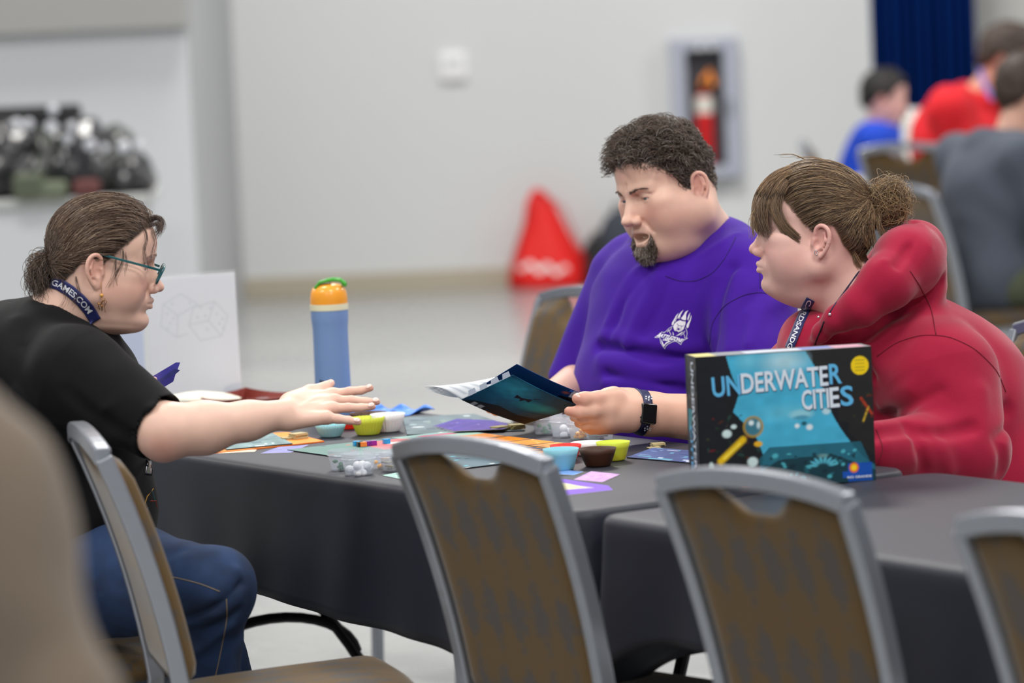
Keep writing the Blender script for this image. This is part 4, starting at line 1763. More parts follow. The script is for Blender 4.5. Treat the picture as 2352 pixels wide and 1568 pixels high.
# ponytail: short curly tail
n2 = 700
t = np.linspace(0, 1, 16)
st_ = pb + rg.normal(size=(n2, 1, 3)) * (.004, .007, .008)
ang = rg.uniform(0, 6.28, (n2, 1))
dirp = unit(np.stack([-.8 + .45 * rg.normal(size=n2), .55 * rg.normal(size=n2), -.38 + .5 * rg.normal(size=n2)], -1))
ln = rg.uniform(.030, .048, (n2, 1, 1))
P2 = st_ + dirp[:, None, :] * np.sin(t * 1.9)[None, :, None] * ln * .95
P2[..., 2] -= (t[None] ** 2) * rg.uniform(.018, .050, (n2, 1))
P2[..., 0] += (t[None] ** 3) * rg.uniform(-.004, .016, (n2, 1))
cw = rg.uniform(.002, .005, (n2, 1))
P2[..., 0] += cw * np.cos(ang + t[None] * 11) * t
P2[..., 2] += cw * np.sin(ang + t[None] * 11) * t
G.append((P2, .00065, .00035, cols(n2, rg, (52, 40, 33), (120, 96, 76), 1.2)))
# curled fringe lock above the forehead, loose wisps and curls
def wisps(defs, F, rg, spread=.002, n=10, curl=.0):
    out = []
    for pts, cnt in defs:
        pts = np.array(pts, dtype=float)
        for k in range(cnt):
            u = np.linspace(0, len(pts) - 1, 16)
            base = np.stack([np.interp(u, np.arange(len(pts)), pts[:, a]) for a in range(3)], -1)
            for _ in range(3):
                base[1:-1] = (base[:-2] + base[1:-1] * 2 + base[2:]) / 4
            off = rg.normal(size=3) * spread
            base = base + off * np.linspace(.3, 1, 16)[:, None] + np.sin(np.linspace(0, 5, 16) + rg.uniform(0, 6))[:, None] * rg.normal(size=3) * spread * .35
            out.append(base)
    return np.array(out)


R_ = -1     # the camera sees her right side (negative y)
W_ = wisps([
    ([(.078, -.030, .078), (.088, -.028, .084), (.094, -.026, .079), (.096, -.026, .070), (.091, -.030, .062)], 50),
    ([(.070, -.020, .088), (.084, -.015, .096), (.094, -.010, .091), (.099, -.012, .082), (.094, -.016, .074)], 60),
    ([(.078, -.010, .085), (.092, -.002, .094), (.101, .004, .086), (.099, .004, .074), (.094, .0, .066)], 60),
    ([(.060, -.040, .082), (.076, -.050, .056), (.069, -.059, .034), (.074, -.058, .014), (.080, -.053, -.006)], 12),
    ([(.082, -.034, .070), (.090, -.040, .050), (.086, -.044, .030), (.087, -.044, .012)], 6),
    ([(.030, -.068, .034), (.034, -.075, .010), (.026, -.076, -.008), (.020, -.077, -.024), (.024, -.076, -.036)], 9),
    ([(.036, -.068, .030), (.046, -.071, .002), (.040, -.073, -.014), (.046, -.071, -.028), (.054, -.066, -.034)], 3),
    ([(.020, -.074, .010), (.020, -.077, -.020), (.010, -.077, -.040)], 8),
    ([(-.050, -.066, -.030), (-.040, -.066, -.060), (-.050, -.060, -.080)], 8),
    ([(-.070, -.050, -.035), (-.062, -.055, -.070), (-.070, -.050, -.090)], 6),
    ([(-.03, -.03, .118), (.02, -.04, .124), (.05, -.045, .110)], 5),
], W1F, rg, .0040)
G.append((W_, .00036, .00022, cols(len(W_), rg, (56, 40, 32), (104, 80, 64), 1.0)))
w1hair = hair_obj('hair', G, W1F, W1, M_HAIR, 0)
# solid core of the tail so that it does not look hollow
s = Sdf()
s.ell((-.112, 0, -.018), (.020, .020, .022), F=W1F)
s.ell((-.120, 0, -.038), (.018, .020, .022), F=W1F, k=.02)
M_HAIRB = mat('dark_hair_mass', (48, 37, 31), .7, var=.15, vscale=120, bump=.6, bscale=250, bdist=.003)
sdf_obj(s, 'ponytail', .003, M_HAIRB, w1hair)
bt1 = BVHTree.FromPolygons([tuple(v) for v in v_1], [tuple(f) for f in f_1.tolist()])
BR = brows(W1F, bt1, rg, 45)
for B_ in BR:
    hair_obj('eyebrow', [(B_, .00035, .0002, cols(len(B_), rg, (150, 120, 104), (170, 140, 122)))], None, w1hair, M_HAIR, 0)

# ---- person in the hoodie: bun and swept fringe
HL2 = [(0, .078), (30, .068), (45, .050), (58, .034), (70, .014), (84, .000), (92, .020), (110, .012), (125, -.020), (150, -.052), (180, -.058)]
qa = canon_n(w2body, W2F)
paint_scalp(w2body, qa, HL2, (92, 70, 52))
pb2 = np.array((-.100, 0, .062))
P, n = pull_back(6000, HL2, pb2, rg, .012, .002, .02)
G = [(P, .00050, .00036, cols(n, rg, (78, 58, 42), (150, 120, 86), 1.2, (184, 156, 118), .10))]
# fringe
n3 = 900
yy = rg.uniform(-1, 1, n3)
r0 = np.stack([.040 + .035 * rg.uniform(0, 1, n3), .030 * yy + .01 * rg.normal(size=n3), .115 - .02 * rg.uniform(0, 1, n3)], -1)
tg = np.stack([.100 - .045 * np.clip(np.abs(yy) - .3, 0, 1), .052 * yy, .020 - .022 * rg.uniform(0, 1, n3) - .012 * np.abs(yy)], -1)
d0, d1 = unit(r0 - HC), unit(tg - HC)
t = np.linspace(0, 1, N)
h = .010 + .009 * rg.uniform(0, 1, (n3, 1)) * np.sin(PI * np.clip(t, 0, 1) * .8)[None] + .006 * t[None]
P = glide(d0, d1, h, N, rg, .035)
G.append((P, .0006, .0003, cols(n3, rg, (94, 70, 50), (158, 128, 96), 1.1)))
# side-swept lock towards the ear
n4 = 420
r0 = np.stack([.050 + .03 * rg.uniform(0, 1, n4), .045 + .012 * rg.normal(size=n4), .095 + .0 * yy[:n4]], -1)
tg = np.stack([.018 + .020 * rg.uniform(0, 1, n4), .072 + 0 * yy[:n4], -.002 - .022 * rg.uniform(0, 1, n4) ** 2], -1)
bw = np.zeros((n4, 3))
bw[:, 0] = .22
P = glide(unit(r0 - HC), unit(tg - HC), .007 + .007 * rg.uniform(0, 1, (n4, 1)) + 0 * t[None], N, rg, .02, bw)
G.append((P, .0006, .0003, cols(n4, rg, (88, 66, 48), (146, 116, 84), 1.1)))
# messy bun: loops around a ball, spiky ends
n5 = 1100
bc = pb2 + np.array((-.032, 0, -.004))
a0 = rg.uniform(0, 6.28, (n5, 1))
ax1 = unit(rg.normal(size=(n5, 3)))
ax2 = unit(np.cross(ax1, rg.normal(size=(n5, 3))))
th = a0 + np.linspace(0, 2.6, 16)[None]
rb = rg.uniform(.020, .034, (n5, 1, 1))
bcs = bc + rg.normal(size=(n5, 1, 3)) * (.006, .004, .007)
P = bcs + (ax1[:, None] * np.cos(th)[..., None] + ax2[:, None] * np.sin(th)[..., None]) * rb * (1 + .25 * np.sin(th * 2.3 + a0))[..., None] * np.array((1.1, .9, 1.2))
G.append((P, .0005, .0003, cols(n5, rg, (84, 62, 42), (186, 154, 110), 1.3)))
n6 = 120
dd = unit(np.stack([-.7 + .6 * rg.normal(size=n6), .6 * rg.normal(size=n6), .35 + .8 * rg.normal(size=n6)], -1))
t = np.linspace(0, 1, 10)
P = bc + dd[:, None] * (.022 + rg.uniform(.014, .036, (n6, 1, 1)) * t[None, :, None]) + np.cumsum(rg.normal(size=(n6, 10, 3)) * .0007, axis=1)
G.append((P, .0005, .0002, cols(n6, rg, (140, 110, 78), (206, 178, 136), 1.0)))
W_ = wisps([
    ([(-.095, .02, .075), (-.108, .03, .040), (-.104, .032, .010), (-.112, .028, -.018)], 60),
    ([(-.100, .01, .080), (-.120, .02, .050), (-.118, .03, .020), (-.130, .025, -.004)], 45),
    ([(-.09, .03, .06), (-.092, .045, .030), (-.088, .05, .0), (-.10, .04, -.02)], 30),
    ([(-.07, .045, -.020), (-.080, .045, -.045), (-.088, .04, -.06)], 60),
    ([(.0, .0, .120), (.04, .0, .136), (.07, .0, .132)], 4), ([(-.05, .0, .118), (.0, .01, .134), (.03, .01, .132)], 4),
    ([(.10, .01, .05), (.112, .01, .02), (.108, .008, -.012)], 16), ([(.098, .03, .05), (.108, .032, .02), (.102, .03, -.010)], 16)], W2F, rg, .0035)
G.append((W_, .0006, .0003, cols(len(W_), rg, (100, 76, 54), (188, 156, 114), 1.0)))
w2hair = hair_obj('hair', G, W2F, W2, M_HAIR, 0)
s = Sdf()
s.ell(tuple(bc), (.021, .019, .024), F=W2F)
M_HAIRC = mat('fair_hair_mass', (96, 72, 50), .7, var=.2, vscale=120, bump=.6, bscale=250, bdist=.003)
sdf_obj(s, 'bun', .003, M_HAIRC, w2hair)

# ---- man: short thick curls, goatee, eyebrows
HL3 = [(0, .070), (25, .064), (40, .056), (52, .040), (62, .026), (74, -.004), (84, -.016), (92, .020), (110, .014), (125, -.012), (150, -.046), (180, -.052)]
qa = canon_n(mbody, MHF)
paint_scalp(mbody, qa, HL3, (46, 38, 34), .004)
n7 = 5200
d0 = sample_roots(n7, HL3, rg)
n7 = len(d0)
p0 = HC + d0 * hrad(d0)[:, None]
# volume is largest on top, small at the sides and nape
vol = np.clip(.35 + .95 * np.clip((p0[:, 2] - .02) / .09, 0, 1), .35, 1.3)
flow = np.stack([np.where(p0[:, 2] > .05, .9, -.3) + 0 * p0[:, 0], .25 * np.sign(p0[:, 1]), -.25 - .5 * (p0[:, 2] < .05)], -1)
# locks share a curl phase
cid = np.floor(p0 / .014).astype(int)
hsh = (cid[:, 0] * 73856093 ^ cid[:, 1] * 19349663 ^ cid[:, 2] * 83492791) % 1000 / 1000.0
lockv = unit(np.stack([np.sin(hsh * 91), np.cos(hsh * 57), np.sin(hsh * 133 + 1)], -1))
NN = 12
t = np.linspace(0, 1, NN)
g0 = unit(d0 * 1.0 + flow * .45 + lockv * .55 + rg.normal(size=(n7, 3)) * .22)
L_ = vol * rg.uniform(.022, .036, n7)
u1 = unit(np.cross(g0, lockv + .3 * rg.normal(size=(n7, 3))))
u2 = np.cross(g0, u1)
ph = hsh[:, None] * 6.28 + rg.normal(size=(n7, 1)) * .5
rc2 = (.0064 * vol)[:, None, None]
P = p0[:, None] + g0[:, None] * (L_[:, None, None] * (t * (1 - .30 * t))[None, :, None]) + flow[:, None] * (L_[:, None, None] * .55 * (t ** 2)[None, :, None])
P = P + (u1[:, None] * (np.cos(ph + 5.5 * t[None]) - np.cos(ph))[..., None] + u2[:, None] * (np.sin(ph + 5.5 * t[None]) - np.sin(ph))[..., None]) * rc2
r_ = P - HC
rl = np.linalg.norm(r_, axis=-1)
mn = hrad(r_ / rl[..., None]) + .001
P = HC + r_ / rl[..., None] * np.maximum(rl, mn)[..., None]
grey = np.clip((.04 - p0[:, 2]) / .06, 0, 1) * .22 + .05 + .10 * (p0[:, 0] > .05)
cc = cols(n7, rg, (52, 42, 36), (112, 94, 80), 1.1)
k = rg.uniform(0, 1, n7) < grey
cc[k] = lin((142, 134, 128))
G = [(P, .00070, .00045, cc)]
mhair = hair_obj('hair', G, MHF, PM, M_HAIR, 0)
# goatee rooted on the real chin surface
bt = BVHTree.FromPolygons([tuple(v) for v in v_m], [tuple(f) for f in f_m.tolist()])
P, cc = [], []
for i in range(1500):
    a_, b_ = rg.uniform(-1, 1), rg.uniform(0, 1)
    y_ = a_ * (.029 + .004 * b_)
    z_ = -.0925 - .030 * b_ + .010 * abs(a_) ** 2 * (1 - b_)
    if abs(a_) > .62:
        z_ += .016 * (abs(a_) - .62) / .38
    o_ = MHF @ Vector((.16, y_ * 1.3, z_ - .01 * b_))
    e_ = MHF @ Vector((.03, y_ * .8, z_ + .01 * b_))
    h_ = bt.ray_cast(o_, (e_ - o_).normalized())
    if h_[0] is None:
        continue
    up_ = (MHF.to_3x3() @ Vector((.42, y_ * 8, -1.0)) + Vector(rg.normal(size=3)) * .28).normalized()
    ln_ = rg.uniform(.010, .020)
    nn_ = h_[1].normalized()
    if nn_.dot(e_ - o_) > 0:
        nn_ = -nn_
    p_ = [h_[0] - nn_ * .001]
    dcur = (nn_ * .7 + up_ * .6).normalized()
    for j in range(6):
        p_.append(p_[-1] + dcur * ln_ / 6)
        dcur = (dcur + up_ * .35 + Vector(rg.normal(size=3)) * .14).normalized()
    P.append([list(q_) for q_ in p_])
    cc.append(lin((182, 172, 160)) if rg.uniform() < (.55 if abs(a_) < .55 else .14) else lin((78, 62, 50)) * rg.uniform(.5, 1.8))
hair_obj('goatee', [(np.array(P), .00055, .00030, np.array(cc))], None, PM, M_HAIR, 0)
BR = brows(MHF, bt, rg, 150, .0180, .006)
for B_ in BR:
    hair_obj('eyebrow', [(B_, .00048, .00025, cols(len(B_), rg, (88, 68, 58), (130, 106, 92)))], None, mhair, M_HAIR, 0)
# ------------------------------------------------------------------ things on the tables
def paint(w, h, bg):
    """a small raster of linear colours, painted by functions; becomes vertex colours on a fine grid"""
    im = np.zeros((h, w, 3))
    im[:] = lin(bg)
    return im


def _grid(im):
    h, w, _ = im.shape
    yy, xx = np.mgrid[0:h, 0:w]
    return xx / (w - 1), 1 - yy / (h - 1)


def p_mask(im, m, col, a=1.0):
    m = (np.clip(m, 0, 1) * a)[..., None]
    im[:] = im * (1 - m) + lin(col) * m


def p_ell(im, c, r, col, a=1.0, rot=0.0, soft=.08):
    x, y = _grid(im)
    dx, dy = x - c[0], y - c[1]
    cr, sr = math.cos(rot), math.sin(rot)
    u, v = (dx * cr + dy * sr) / r[0], (-dx * sr + dy * cr) / r[1]
    p_mask(im, (1 - np.sqrt(u * u + v * v)) / soft, col, a)


def p_poly(im, pts, col, a=1.0):
    x, y = _grid(im)
    ins = np.zeros(x.shape, dtype=bool)
    n = len(pts)
    for i in range(n):
        x0, y0 = pts[i]
        x1, y1 = pts[(i + 1) % n]
        if y0 == y1:
            continue
        c = (y0 > y) != (y1 > y)
        ins ^= c & (x < (x1 - x0) * (y - y0) / (y1 - y0) + x0)
    p_mask(im, ins.astype(float), col, a)


def p_rect(im, x0, y0, x1, y1, col, a=1.0):
    x, y = _grid(im)
    p_mask(im, ((x > x0) & (x < x1) & (y > y0) & (y < y1)).astype(float), col, a)


def p_noise(im, amp, rg, cells=8):
    h, w, _ = im.shape
    g = rg.normal(size=(cells + 1, cells + 1))
    yy, xx = np.mgrid[0:h, 0:w]
    fx, fy = xx / w * cells, yy / h * cells
    ix, iy = fx.astype(int), fy.astype(int)
    u, v = fx - ix, fy - iy
    u, v = u * u * (3 - 2 * u), v * v * (3 - 2 * v)
    n = g[iy, ix] * (1 - u) * (1 - v) + g[iy, ix + 1] * u * (1 - v) + g[iy + 1, ix] * (1 - u) * v + g[iy + 1, ix + 1] * u * v
    im *= np.clip(1 + amp * n, .2, 3)[..., None]


def print_mesh(name, im, fn):
    """fn(u, v) -> point; u, v in 0..1 arrays"""
    h, w, _ = im.shape
    x, y = _grid(im)
    P = fn(x.ravel(), y.ravel())
    i = np.arange(h * w).reshape(h, w)
    F = np.stack([i[1:, :-1], i[1:, 1:], i[:-1, 1:], i[:-1, :-1]], -1).reshape(-1, 4)
    return mesh_np(name, P, F, smooth=True, col=im.reshape(-1, 3))


def M_print(name, rough=.35, coat=.2):
    return mat(name, (255, 255, 255), rough, attr='Col', coat=coat, spec=.4)


M_PR = mat('printed_card', (255, 255, 255), .6, attr='Col', spec=.15)
M_PRG = M_print('glossy_print', .38, .12)
M_PRB = mat('cover_print_ink', (255, 255, 255), .55, attr='Col', spec=.15)
ZT = .7508      # cloth surface


def flat_print(name, im, quad, th, edge, parent=None, m=None):
    """a card or board lying on the table: quad = 4 world points (bottom-left, bottom-right, top-right, top-left)"""
    q = [Vector(p) for p in quad]
    b = MB()
    up = Vector((0, 0, 1))
    lo = [p + up * .0 for p in q]
    hi = [p + up * th for p in q]
    vs = [b.bm.verts.new(p) for p in lo + hi]
    b.bm.faces.new(vs[0:4][::-1])
    b.bm.faces.new(vs[4:8])
    for i in range(4):
        j = (i + 1) % 4
        b.bm.faces.new((vs[i], vs[j], vs[4 + j], vs[4 + i]))
    o = b.build(name, edge, parent, world=parent is not None)
    A = [np.array(list(p + up * (th + .0002))) for p in q]

    def fn(u, v):
        u, v = u[:, None], v[:, None]
        return A[0] * (1 - u) * (1 - v) + A[1] * u * (1 - v) + A[2] * u * v + A[3] * (1 - u) * v
    link('printed_face', print_mesh('printed_face', im, fn), m or M_PR, o)
    return o


rgp = np.random.default_rng(21)


def rect_on(c, w, l, ang, z=ZT):
    """rectangle on the table around the point c; ang measured from the table axis"""
    a = math.atan2(TU.y, TU.x) + ang
    x, y = Vector((math.cos(a), math.sin(a), 0)), Vector((-math.sin(a), math.cos(a), 0))
    c = Vector((c[0], c[1], z))
    return [c - x * w / 2 - y * l / 2, c + x * w / 2 - y * l / 2, c + x * w / 2 + y * l / 2, c - x * w / 2 + y * l / 2]


M_EDGE = mat('card_edge_grey', (150, 150, 148), .6)
M_EDGEW = mat('card_edge_white', (225, 224, 220), .6)
M_EDGEB = mat('card_edge_dark', (26, 28, 34), .6)

# --- bottle
bp = PZ(768, 955, TZ)
hb = (PD(757, 712, bp.y).z - TZ)       # height of the blue body
T = thing('water_bottle', 'blue insulated water bottle with orange lid and green carry loop', 'bottle', (bp.x, bp.y, ZT))
k = bp.y / FPX
rw = 42.5 * k
M_BLUE = mat('powder_blue_paint', (122, 153, 200), .5, var=.03, vscale=200, bump=.1, bscale=900)
MB().lathe([(rw * .93, 0), (rw * .97, .006), (rw * .975, hb * .25), (rw * .955, hb * .6), (rw * .955, hb * .82), (rw * .985, hb * .88), (rw * 1.01, hb * .92), (rw * 1.01, hb)], n=48).build('body', M_BLUE, T, smooth='auto')
MB().lathe([(rw * 1.03, hb), (rw * 1.035, hb + .004), (rw * 1.03, hb + .0135)], n=48).build('ring', mat('cream_plastic', (234, 230, 196), .5), T, smooth='auto')
h2 = hb + .0137
lid = MB()
lid.lathe([(rw * 1.01, h2), (rw * 1.01, h2 + .012), (rw * .97, h2 + .024), (rw * .86, h2 + .034), (rw * .62, h2 + .041), (rw * .3, h2 + .0435), (.002, h2 + .044)], n=48)
lid.build('lid', mat('orange_plastic', (250, 165, 40), .4, coat=.3), T, smooth='auto')
M_GRN = mat('green_plastic', (62, 168, 46), .35, coat=.3)
MB().bar([(-rw * .70, 0, h2 + .030), (-rw * .55, 0, h2 + .045), (-rw * .25, 0, h2 + .050), (rw * .2, 0, h2 + .0485)], .030, .004, side=(0, 1, 0)).build('spout_cover', mat('smoky_plastic', (96, 92, 72), .3), T, smooth='auto', bevel=.0015)
loop = [(-rw * .72, 0, h2 + .034), (-rw * .45, 0, h2 + .047), (-rw * .1, 0, h2 + .0500), (rw * .25, 0, h2 + .0520), (rw * .65, 0, h2 + .0505), (rw * .92, 0, h2 + .042), (rw * .95, 0, h2 + .036)]
for sy in (-.019, .019):
    MB().bar([(x, sy, z) for x, y, z in loop], .006, .006, side=(0, 1, 0)).build('carry_loop', M_GRN, T, smooth='auto', bevel=.0015)
MB().bar([(rw * .86, -.019, h2 + .041), (rw * .86, .019, h2 + .041)], .008, .006).build('loop_end', M_GRN, T, bevel=.0015)
# the printed word runs up the side, partly hidden by the hand
me = text_mesh('owala', .030, .0006, .0, 'CENTER')
bm = bmesh.new()
bm.from_mesh(me)
bmesh.ops.triangulate(bm, faces=bm.faces)
bmesh.ops.subdivide_edges(bm, edges=[e for e in bm.edges if e.calc_length() > .004], cuts=2)
for v in bm.verts:
    a_ = v.co.y / rw + math.radians(-90 - 30)
    z_ = v.co.x + .047
    v.co = Vector((rw * .98 * math.cos(a_), rw * .98 * math.sin(a_), z_))
bm.to_mesh(me)
bm.free()
link('printed_word', me, mat('dark_print', (36, 44, 62), .5), T)

# --- acrylic sign holder with a faintly printed sheet, seen from behind
sq = [PD(346, 930, 8.83), PD(557, 915, 8.72), PD(540, 618, 8.72), PD(334, 634, 8.83)]
sq[0].z = sq[1].z = ZT + .002
T = thing('sign_holder', 'clear acrylic sign holder with a white sheet standing at the far left', 'sign', ((sq[0] + sq[1]) / 2))
T.location.z = ZT
M_ACR = mat('clear_acrylic', (250, 250, 252), .06, alpha=.07, spec=.6)
im = paint(150, 200, (232, 234, 240))
G1 = (212, 216, 222)


def p_line(im, a, b, w, col, al=1.0):
    x, y = _grid(im)
    asp = im.shape[0] / im.shape[1]
    ax, ay, bx, by = a[0], a[1] * asp, b[0], b[1] * asp
    px_, py_ = x, y * asp
    L2 = (bx - ax) ** 2 + (by - ay) ** 2
    t_ = np.clip(((px_ - ax) * (bx - ax) + (py_ - ay) * (by - ay)) / L2, 0, 1)
    d_ = np.sqrt((px_ - ax - t_ * (bx - ax)) ** 2 + (py_ - ay - t_ * (by - ay)) ** 2)
    p_mask(im, (w - d_) / (w * .6), col, al)


for seg in (((.18, .78), (.38, .86)), ((.38, .86), (.58, .76)), ((.18, .78), (.34, .68)), ((.34, .68), (.55, .76)), ((.18, .78), (.14, .60)), ((.14, .60), (.32, .50)), ((.34, .68), (.32, .50)), ((.32, .50), (.44, .53)),
            ((.52, .74), (.76, .78)), ((.52, .74), (.46, .60)), ((.46, .60), (.68, .63)), ((.68, .63), (.76, .78)), ((.76, .78), (.90, .66)), ((.90, .66), (.82, .50)), ((.82, .50), (.68, .63)), ((.46, .60), (.58, .47)), ((.58, .47), (.82, .50))):
    p_line(im, seg[0], seg[1], .009, G1)
for c_ in ((.28, .78), (.48, .78), (.22, .70), (.25, .62), (.29, .66), (.22, .58), (.60, .74), (.70, .73), (.56, .66), (.65, .67), (.66, .56), (.78, .68), (.84, .64), (.80, .60), (.84, .56)):
    p_ell(im, c_, (.022, .016), G1, .8, soft=.5)
p_ell(im, (1.0, .06), (.2, .07), (206, 212, 226), .8)
A = [np.array(list(p)) for p in sq]
nrm = (sq[1] - sq[0]).cross(sq[3] - sq[0]).normalized()


def fn_sign(u, v):
    u, v = u[:, None] * .98 + .01, v[:, None] * .965 + .01
    return A[0] * (1 - u) * (1 - v) + A[1] * u * (1 - v) + A[2] * u * v + A[3] * (1 - u) * v


sh_ = link('paper_sheet', print_mesh('paper_sheet', im, fn_sign), M_print('white_sheet', .5, 0), T, True)
sh_.modifiers.new('s', 'SOLIDIFY').thickness = .0004
b = MB()
b.poly([p + nrm * .0022 for p in sq], .0016)
b.poly([p - nrm * .0022 for p in sq], .0016)
b.build('acrylic_panel', M_ACR, T, world=True)
b = MB()
base_n = Vector((nrm.x, nrm.y, 0)).normalized()
b.poly([sq[0] + base_n * .05, sq[1] + base_n * .05, sq[1] - base_n * .05, sq[0] - base_n * .05], .003, (0, 0, 1))
b.build('acrylic_foot', M_ACR, T, world=True)
ux, uy = (sq[1] - sq[0]), (sq[3] - sq[0])
for (txt, cy_, wd, hh) in (('BOARD', .385, .62, .062), ('GAMES', .265, .56, .062), ('MUPHY', .14, .0, .0)):
    if not wd:
        continue
    c_ = sq[0] + ux * .52 + uy * cy_ - nrm * .0008
    xd, yd = -ux.normalized(), uy.normalized()      # mirrored: the print shows through from the front
    zd = xd.cross(yd)
    M_ = Matrix((xd, yd, zd)).transposed().to_4x4()
    M_ = Matrix.Translation(c_) @ M_
    text_obj('show_through_text', txt, .05, M_, mat('faint_print', (220, 223, 230), .6), T, extr=.0, world=True, fit=(ux.length * wd, uy.length * hh))
# a second acrylic stand just behind the chin
p = PZ(262, 905, TZ)
T = thing('sign_holder', 'pale blue edged acrylic stand glimpsed under the chin of the woman in black', 'sign', (p.x, p.y + .35, ZT))
MB().box((0, 0, (PD(270, 742, p.y + .35).z - ZT) / 2), (.085, .004, PD(270, 742, p.y + .35).z - ZT), rz=.2).build('panel', mat('pale_blue_sheet', (196, 206, 228), .4), T)
MB().box((0, 0, .002), (.085, .06, .004), rz=.2).build('foot', M_ACR, T)

# --- red-brown folding tray
tp = PZ(565, 932, TZ)
T = thing('dice_tray', 'red brown leatherette tray with pinched corners behind the clear lids', 'tray', (tp.x, tp.y, ZT), math.atan2(TU.y, TU.x) + .15)
M_TRAY = mat('red_brown_leatherette', (132, 52, 42), .6, bump=.3, bscale=300)
b = MB()
S_, hgt = .095, .030
b.box((0, 0, .0015), (S_ * 2, S_ * 1.6, .003))
for sx, sy, L2, ax_ in ((0, 1, S_, 0), (0, -1, S_, 0), (1, 0, S_ * .8, 1), (-1, 0, S_ * .8, 1)):
    N_ = 10
    V_ = []
    for i in range(N_ + 1):
        u = i / N_ * 2 - 1
        zz = hgt * (.72 + .28 * u * u)
        lean = .012 * (1 - u * u)
        if ax_ == 0:
            V_.append(((u * L2, sy * S_ * .8, 0), (u * L2 * 1.03, sy * (S_ * .8 + lean), zz)))
        else:
            V_.append(((sx * S_, u * L2, 0), (sx * (S_ + lean), u * L2 * 1.03, zz)))
    for (a0, a1), (b0, b1) in zip(V_, V_[1:]):
        b.poly([a0, b0, b1, a1], .0025)
b.build('tray_wall', M_TRAY, T)
for sx in (-1, 1):
    for sy in (-1, 1):
        MB().box((sx * S_ * 1.03, sy * S_ * .84, hgt * .55), (.010, .010, .012), bev=.004).build('corner_snap', M_TRAY, T)

# --- cream folded cloth
cp = PZ(455, 934, TZ)
s = Sdf()
c0 = Vector((cp.x, cp.y, ZT))
for dx, dy, dz, r in ((0, 0, .016, (.075, .05, .016)), (.04, 0, .012, (.06, .045, .012)), (-.04, .01, .012, (.06, .05, .012)), (.0, -.01, .024, (.035, .02, .008))):
    s.ell(c0 + Vector((dx, dy, dz)), r, k=.012)
s.fold([c0 + Vector((-.07, -.03, .02)), c0 + Vector((.0, -.01, .03)), c0 + Vector((.08, -.02, .02))], .003, .006)
s.fold([c0 + Vector((-.05, -.045, .015)), c0 + Vector((.03, -.04, .015))], -.003, .005)
v, f = s.mesh(.003)
o = link('folded_cloth', mesh_np('folded_cloth', v, f), mat('cream_cloth', (236, 232, 214), .8, bump=.2, bscale=300))
tag(o, 'crumpled cream cloth lying in front of the white sign', 'cloth')

# --- clear lids
M_CLOUD = mat('frosted_plastic', (232, 238, 248), .18, alpha=.26, spec=.8)


def lid_stack(px, py, n, lab):
    p = PZ(px, py, TZ)
    for i in range(n):
        t = thing('pot_lid', lab + (', upper of the two' if i else ', lower of the two'), 'lid', (p.x + .002 * i, p.y, ZT + .0055 * i), 0, 'clear pot lids')
        MB().lathe([(.030, .0), (.031, .001), (.031, .0045), (.029, .005), (.028, .0035), (.001, .0035)], n=40).build('disc', M_CLOUD, t, smooth='auto')


lid_stack(538, 932, 2, 'clear round lid in front of the tray corner')
lid_stack(613, 926, 2, 'clear round lid at the right end of the tray')


# --- fluted silicone cups
def fluted_cup(px, py, wpx, hpx, col, lab, fill=None, name='silicone_cup', nf=30, plain=False, y=None, fillcol=(60, 90, 60)):
    p = PZ(px, py, TZ) if y is None else y
    k = p.y / FPX
    rt, hh = wpx * k / 2, hpx * k
    rb_ = rt * .68
    t = thing(name, lab, 'cup', (p.x, p.y, ZT), 0, 'silicone baking cups')
    m = mat('silicone_' + str(len(bpy.data.materials)), col, .55, sss=.15, var=.03, vscale=30)
    n = 120
    V, F = [], []
    prof = [(rb_ * .05, .001), (rb_ * .95, .001), (rb_, .003), (rb_ + (rt - rb_) * .33, hh * .35), (rb_ + (rt - rb_) * .7, hh * .7), (rt, hh), (rt - .0012, hh), (rb_ + (rt - rb_) * .7 - .0014, hh * .7), (rb_ - .001, .0035), (rb_ * .05, .0030)]
    for (r, z) in prof:
        am = (0 if plain else .030) * min(1, max(0, (r - rb_ * .9) / (rt - rb_ * .9) + .4))
        for i in range(n):
            a = 2 * PI * i / n
            rr_ = r * (1 + am * math.cos(nf * a))
            V.append((rr_ * math.cos(a), rr_ * math.sin(a), z))
    for j in range(len(prof) - 1):
        for i in range(n):
            i2 = (i + 1) % n
            F.append((j * n + i, j * n + i2, (j + 1) * n + i2, (j + 1) * n + i))
    F.append(tuple(range(n))[::-1])
    F.append(tuple(range((len(prof) - 1) * n, len(prof) * n)))
    link('cup_wall', mesh_np('cup_wall', V, F), m, t)
    if fill:
        rg_ = np.random.default_rng(int(px))
        for q_ in range(fill):
            a, r_ = rg_.uniform(0, 6.28), rb_ * .7 * math.sqrt(rg_.uniform())
            o = MB().box((p.x + r_ * math.cos(a), p.y + r_ * math.sin(a), ZT + .006 + .0045 * (q_ % 4)), (.016, .012, .003), rz=a, bev=.0008).build('token', mat('card_token', fillcol, .6))
            tag(o, 'small cardboard tokens inside the ' + lab.split(',')[0].replace('fluted ', ''), 'token', 'tokens in the ' + lab.split(',')[0])
    return t


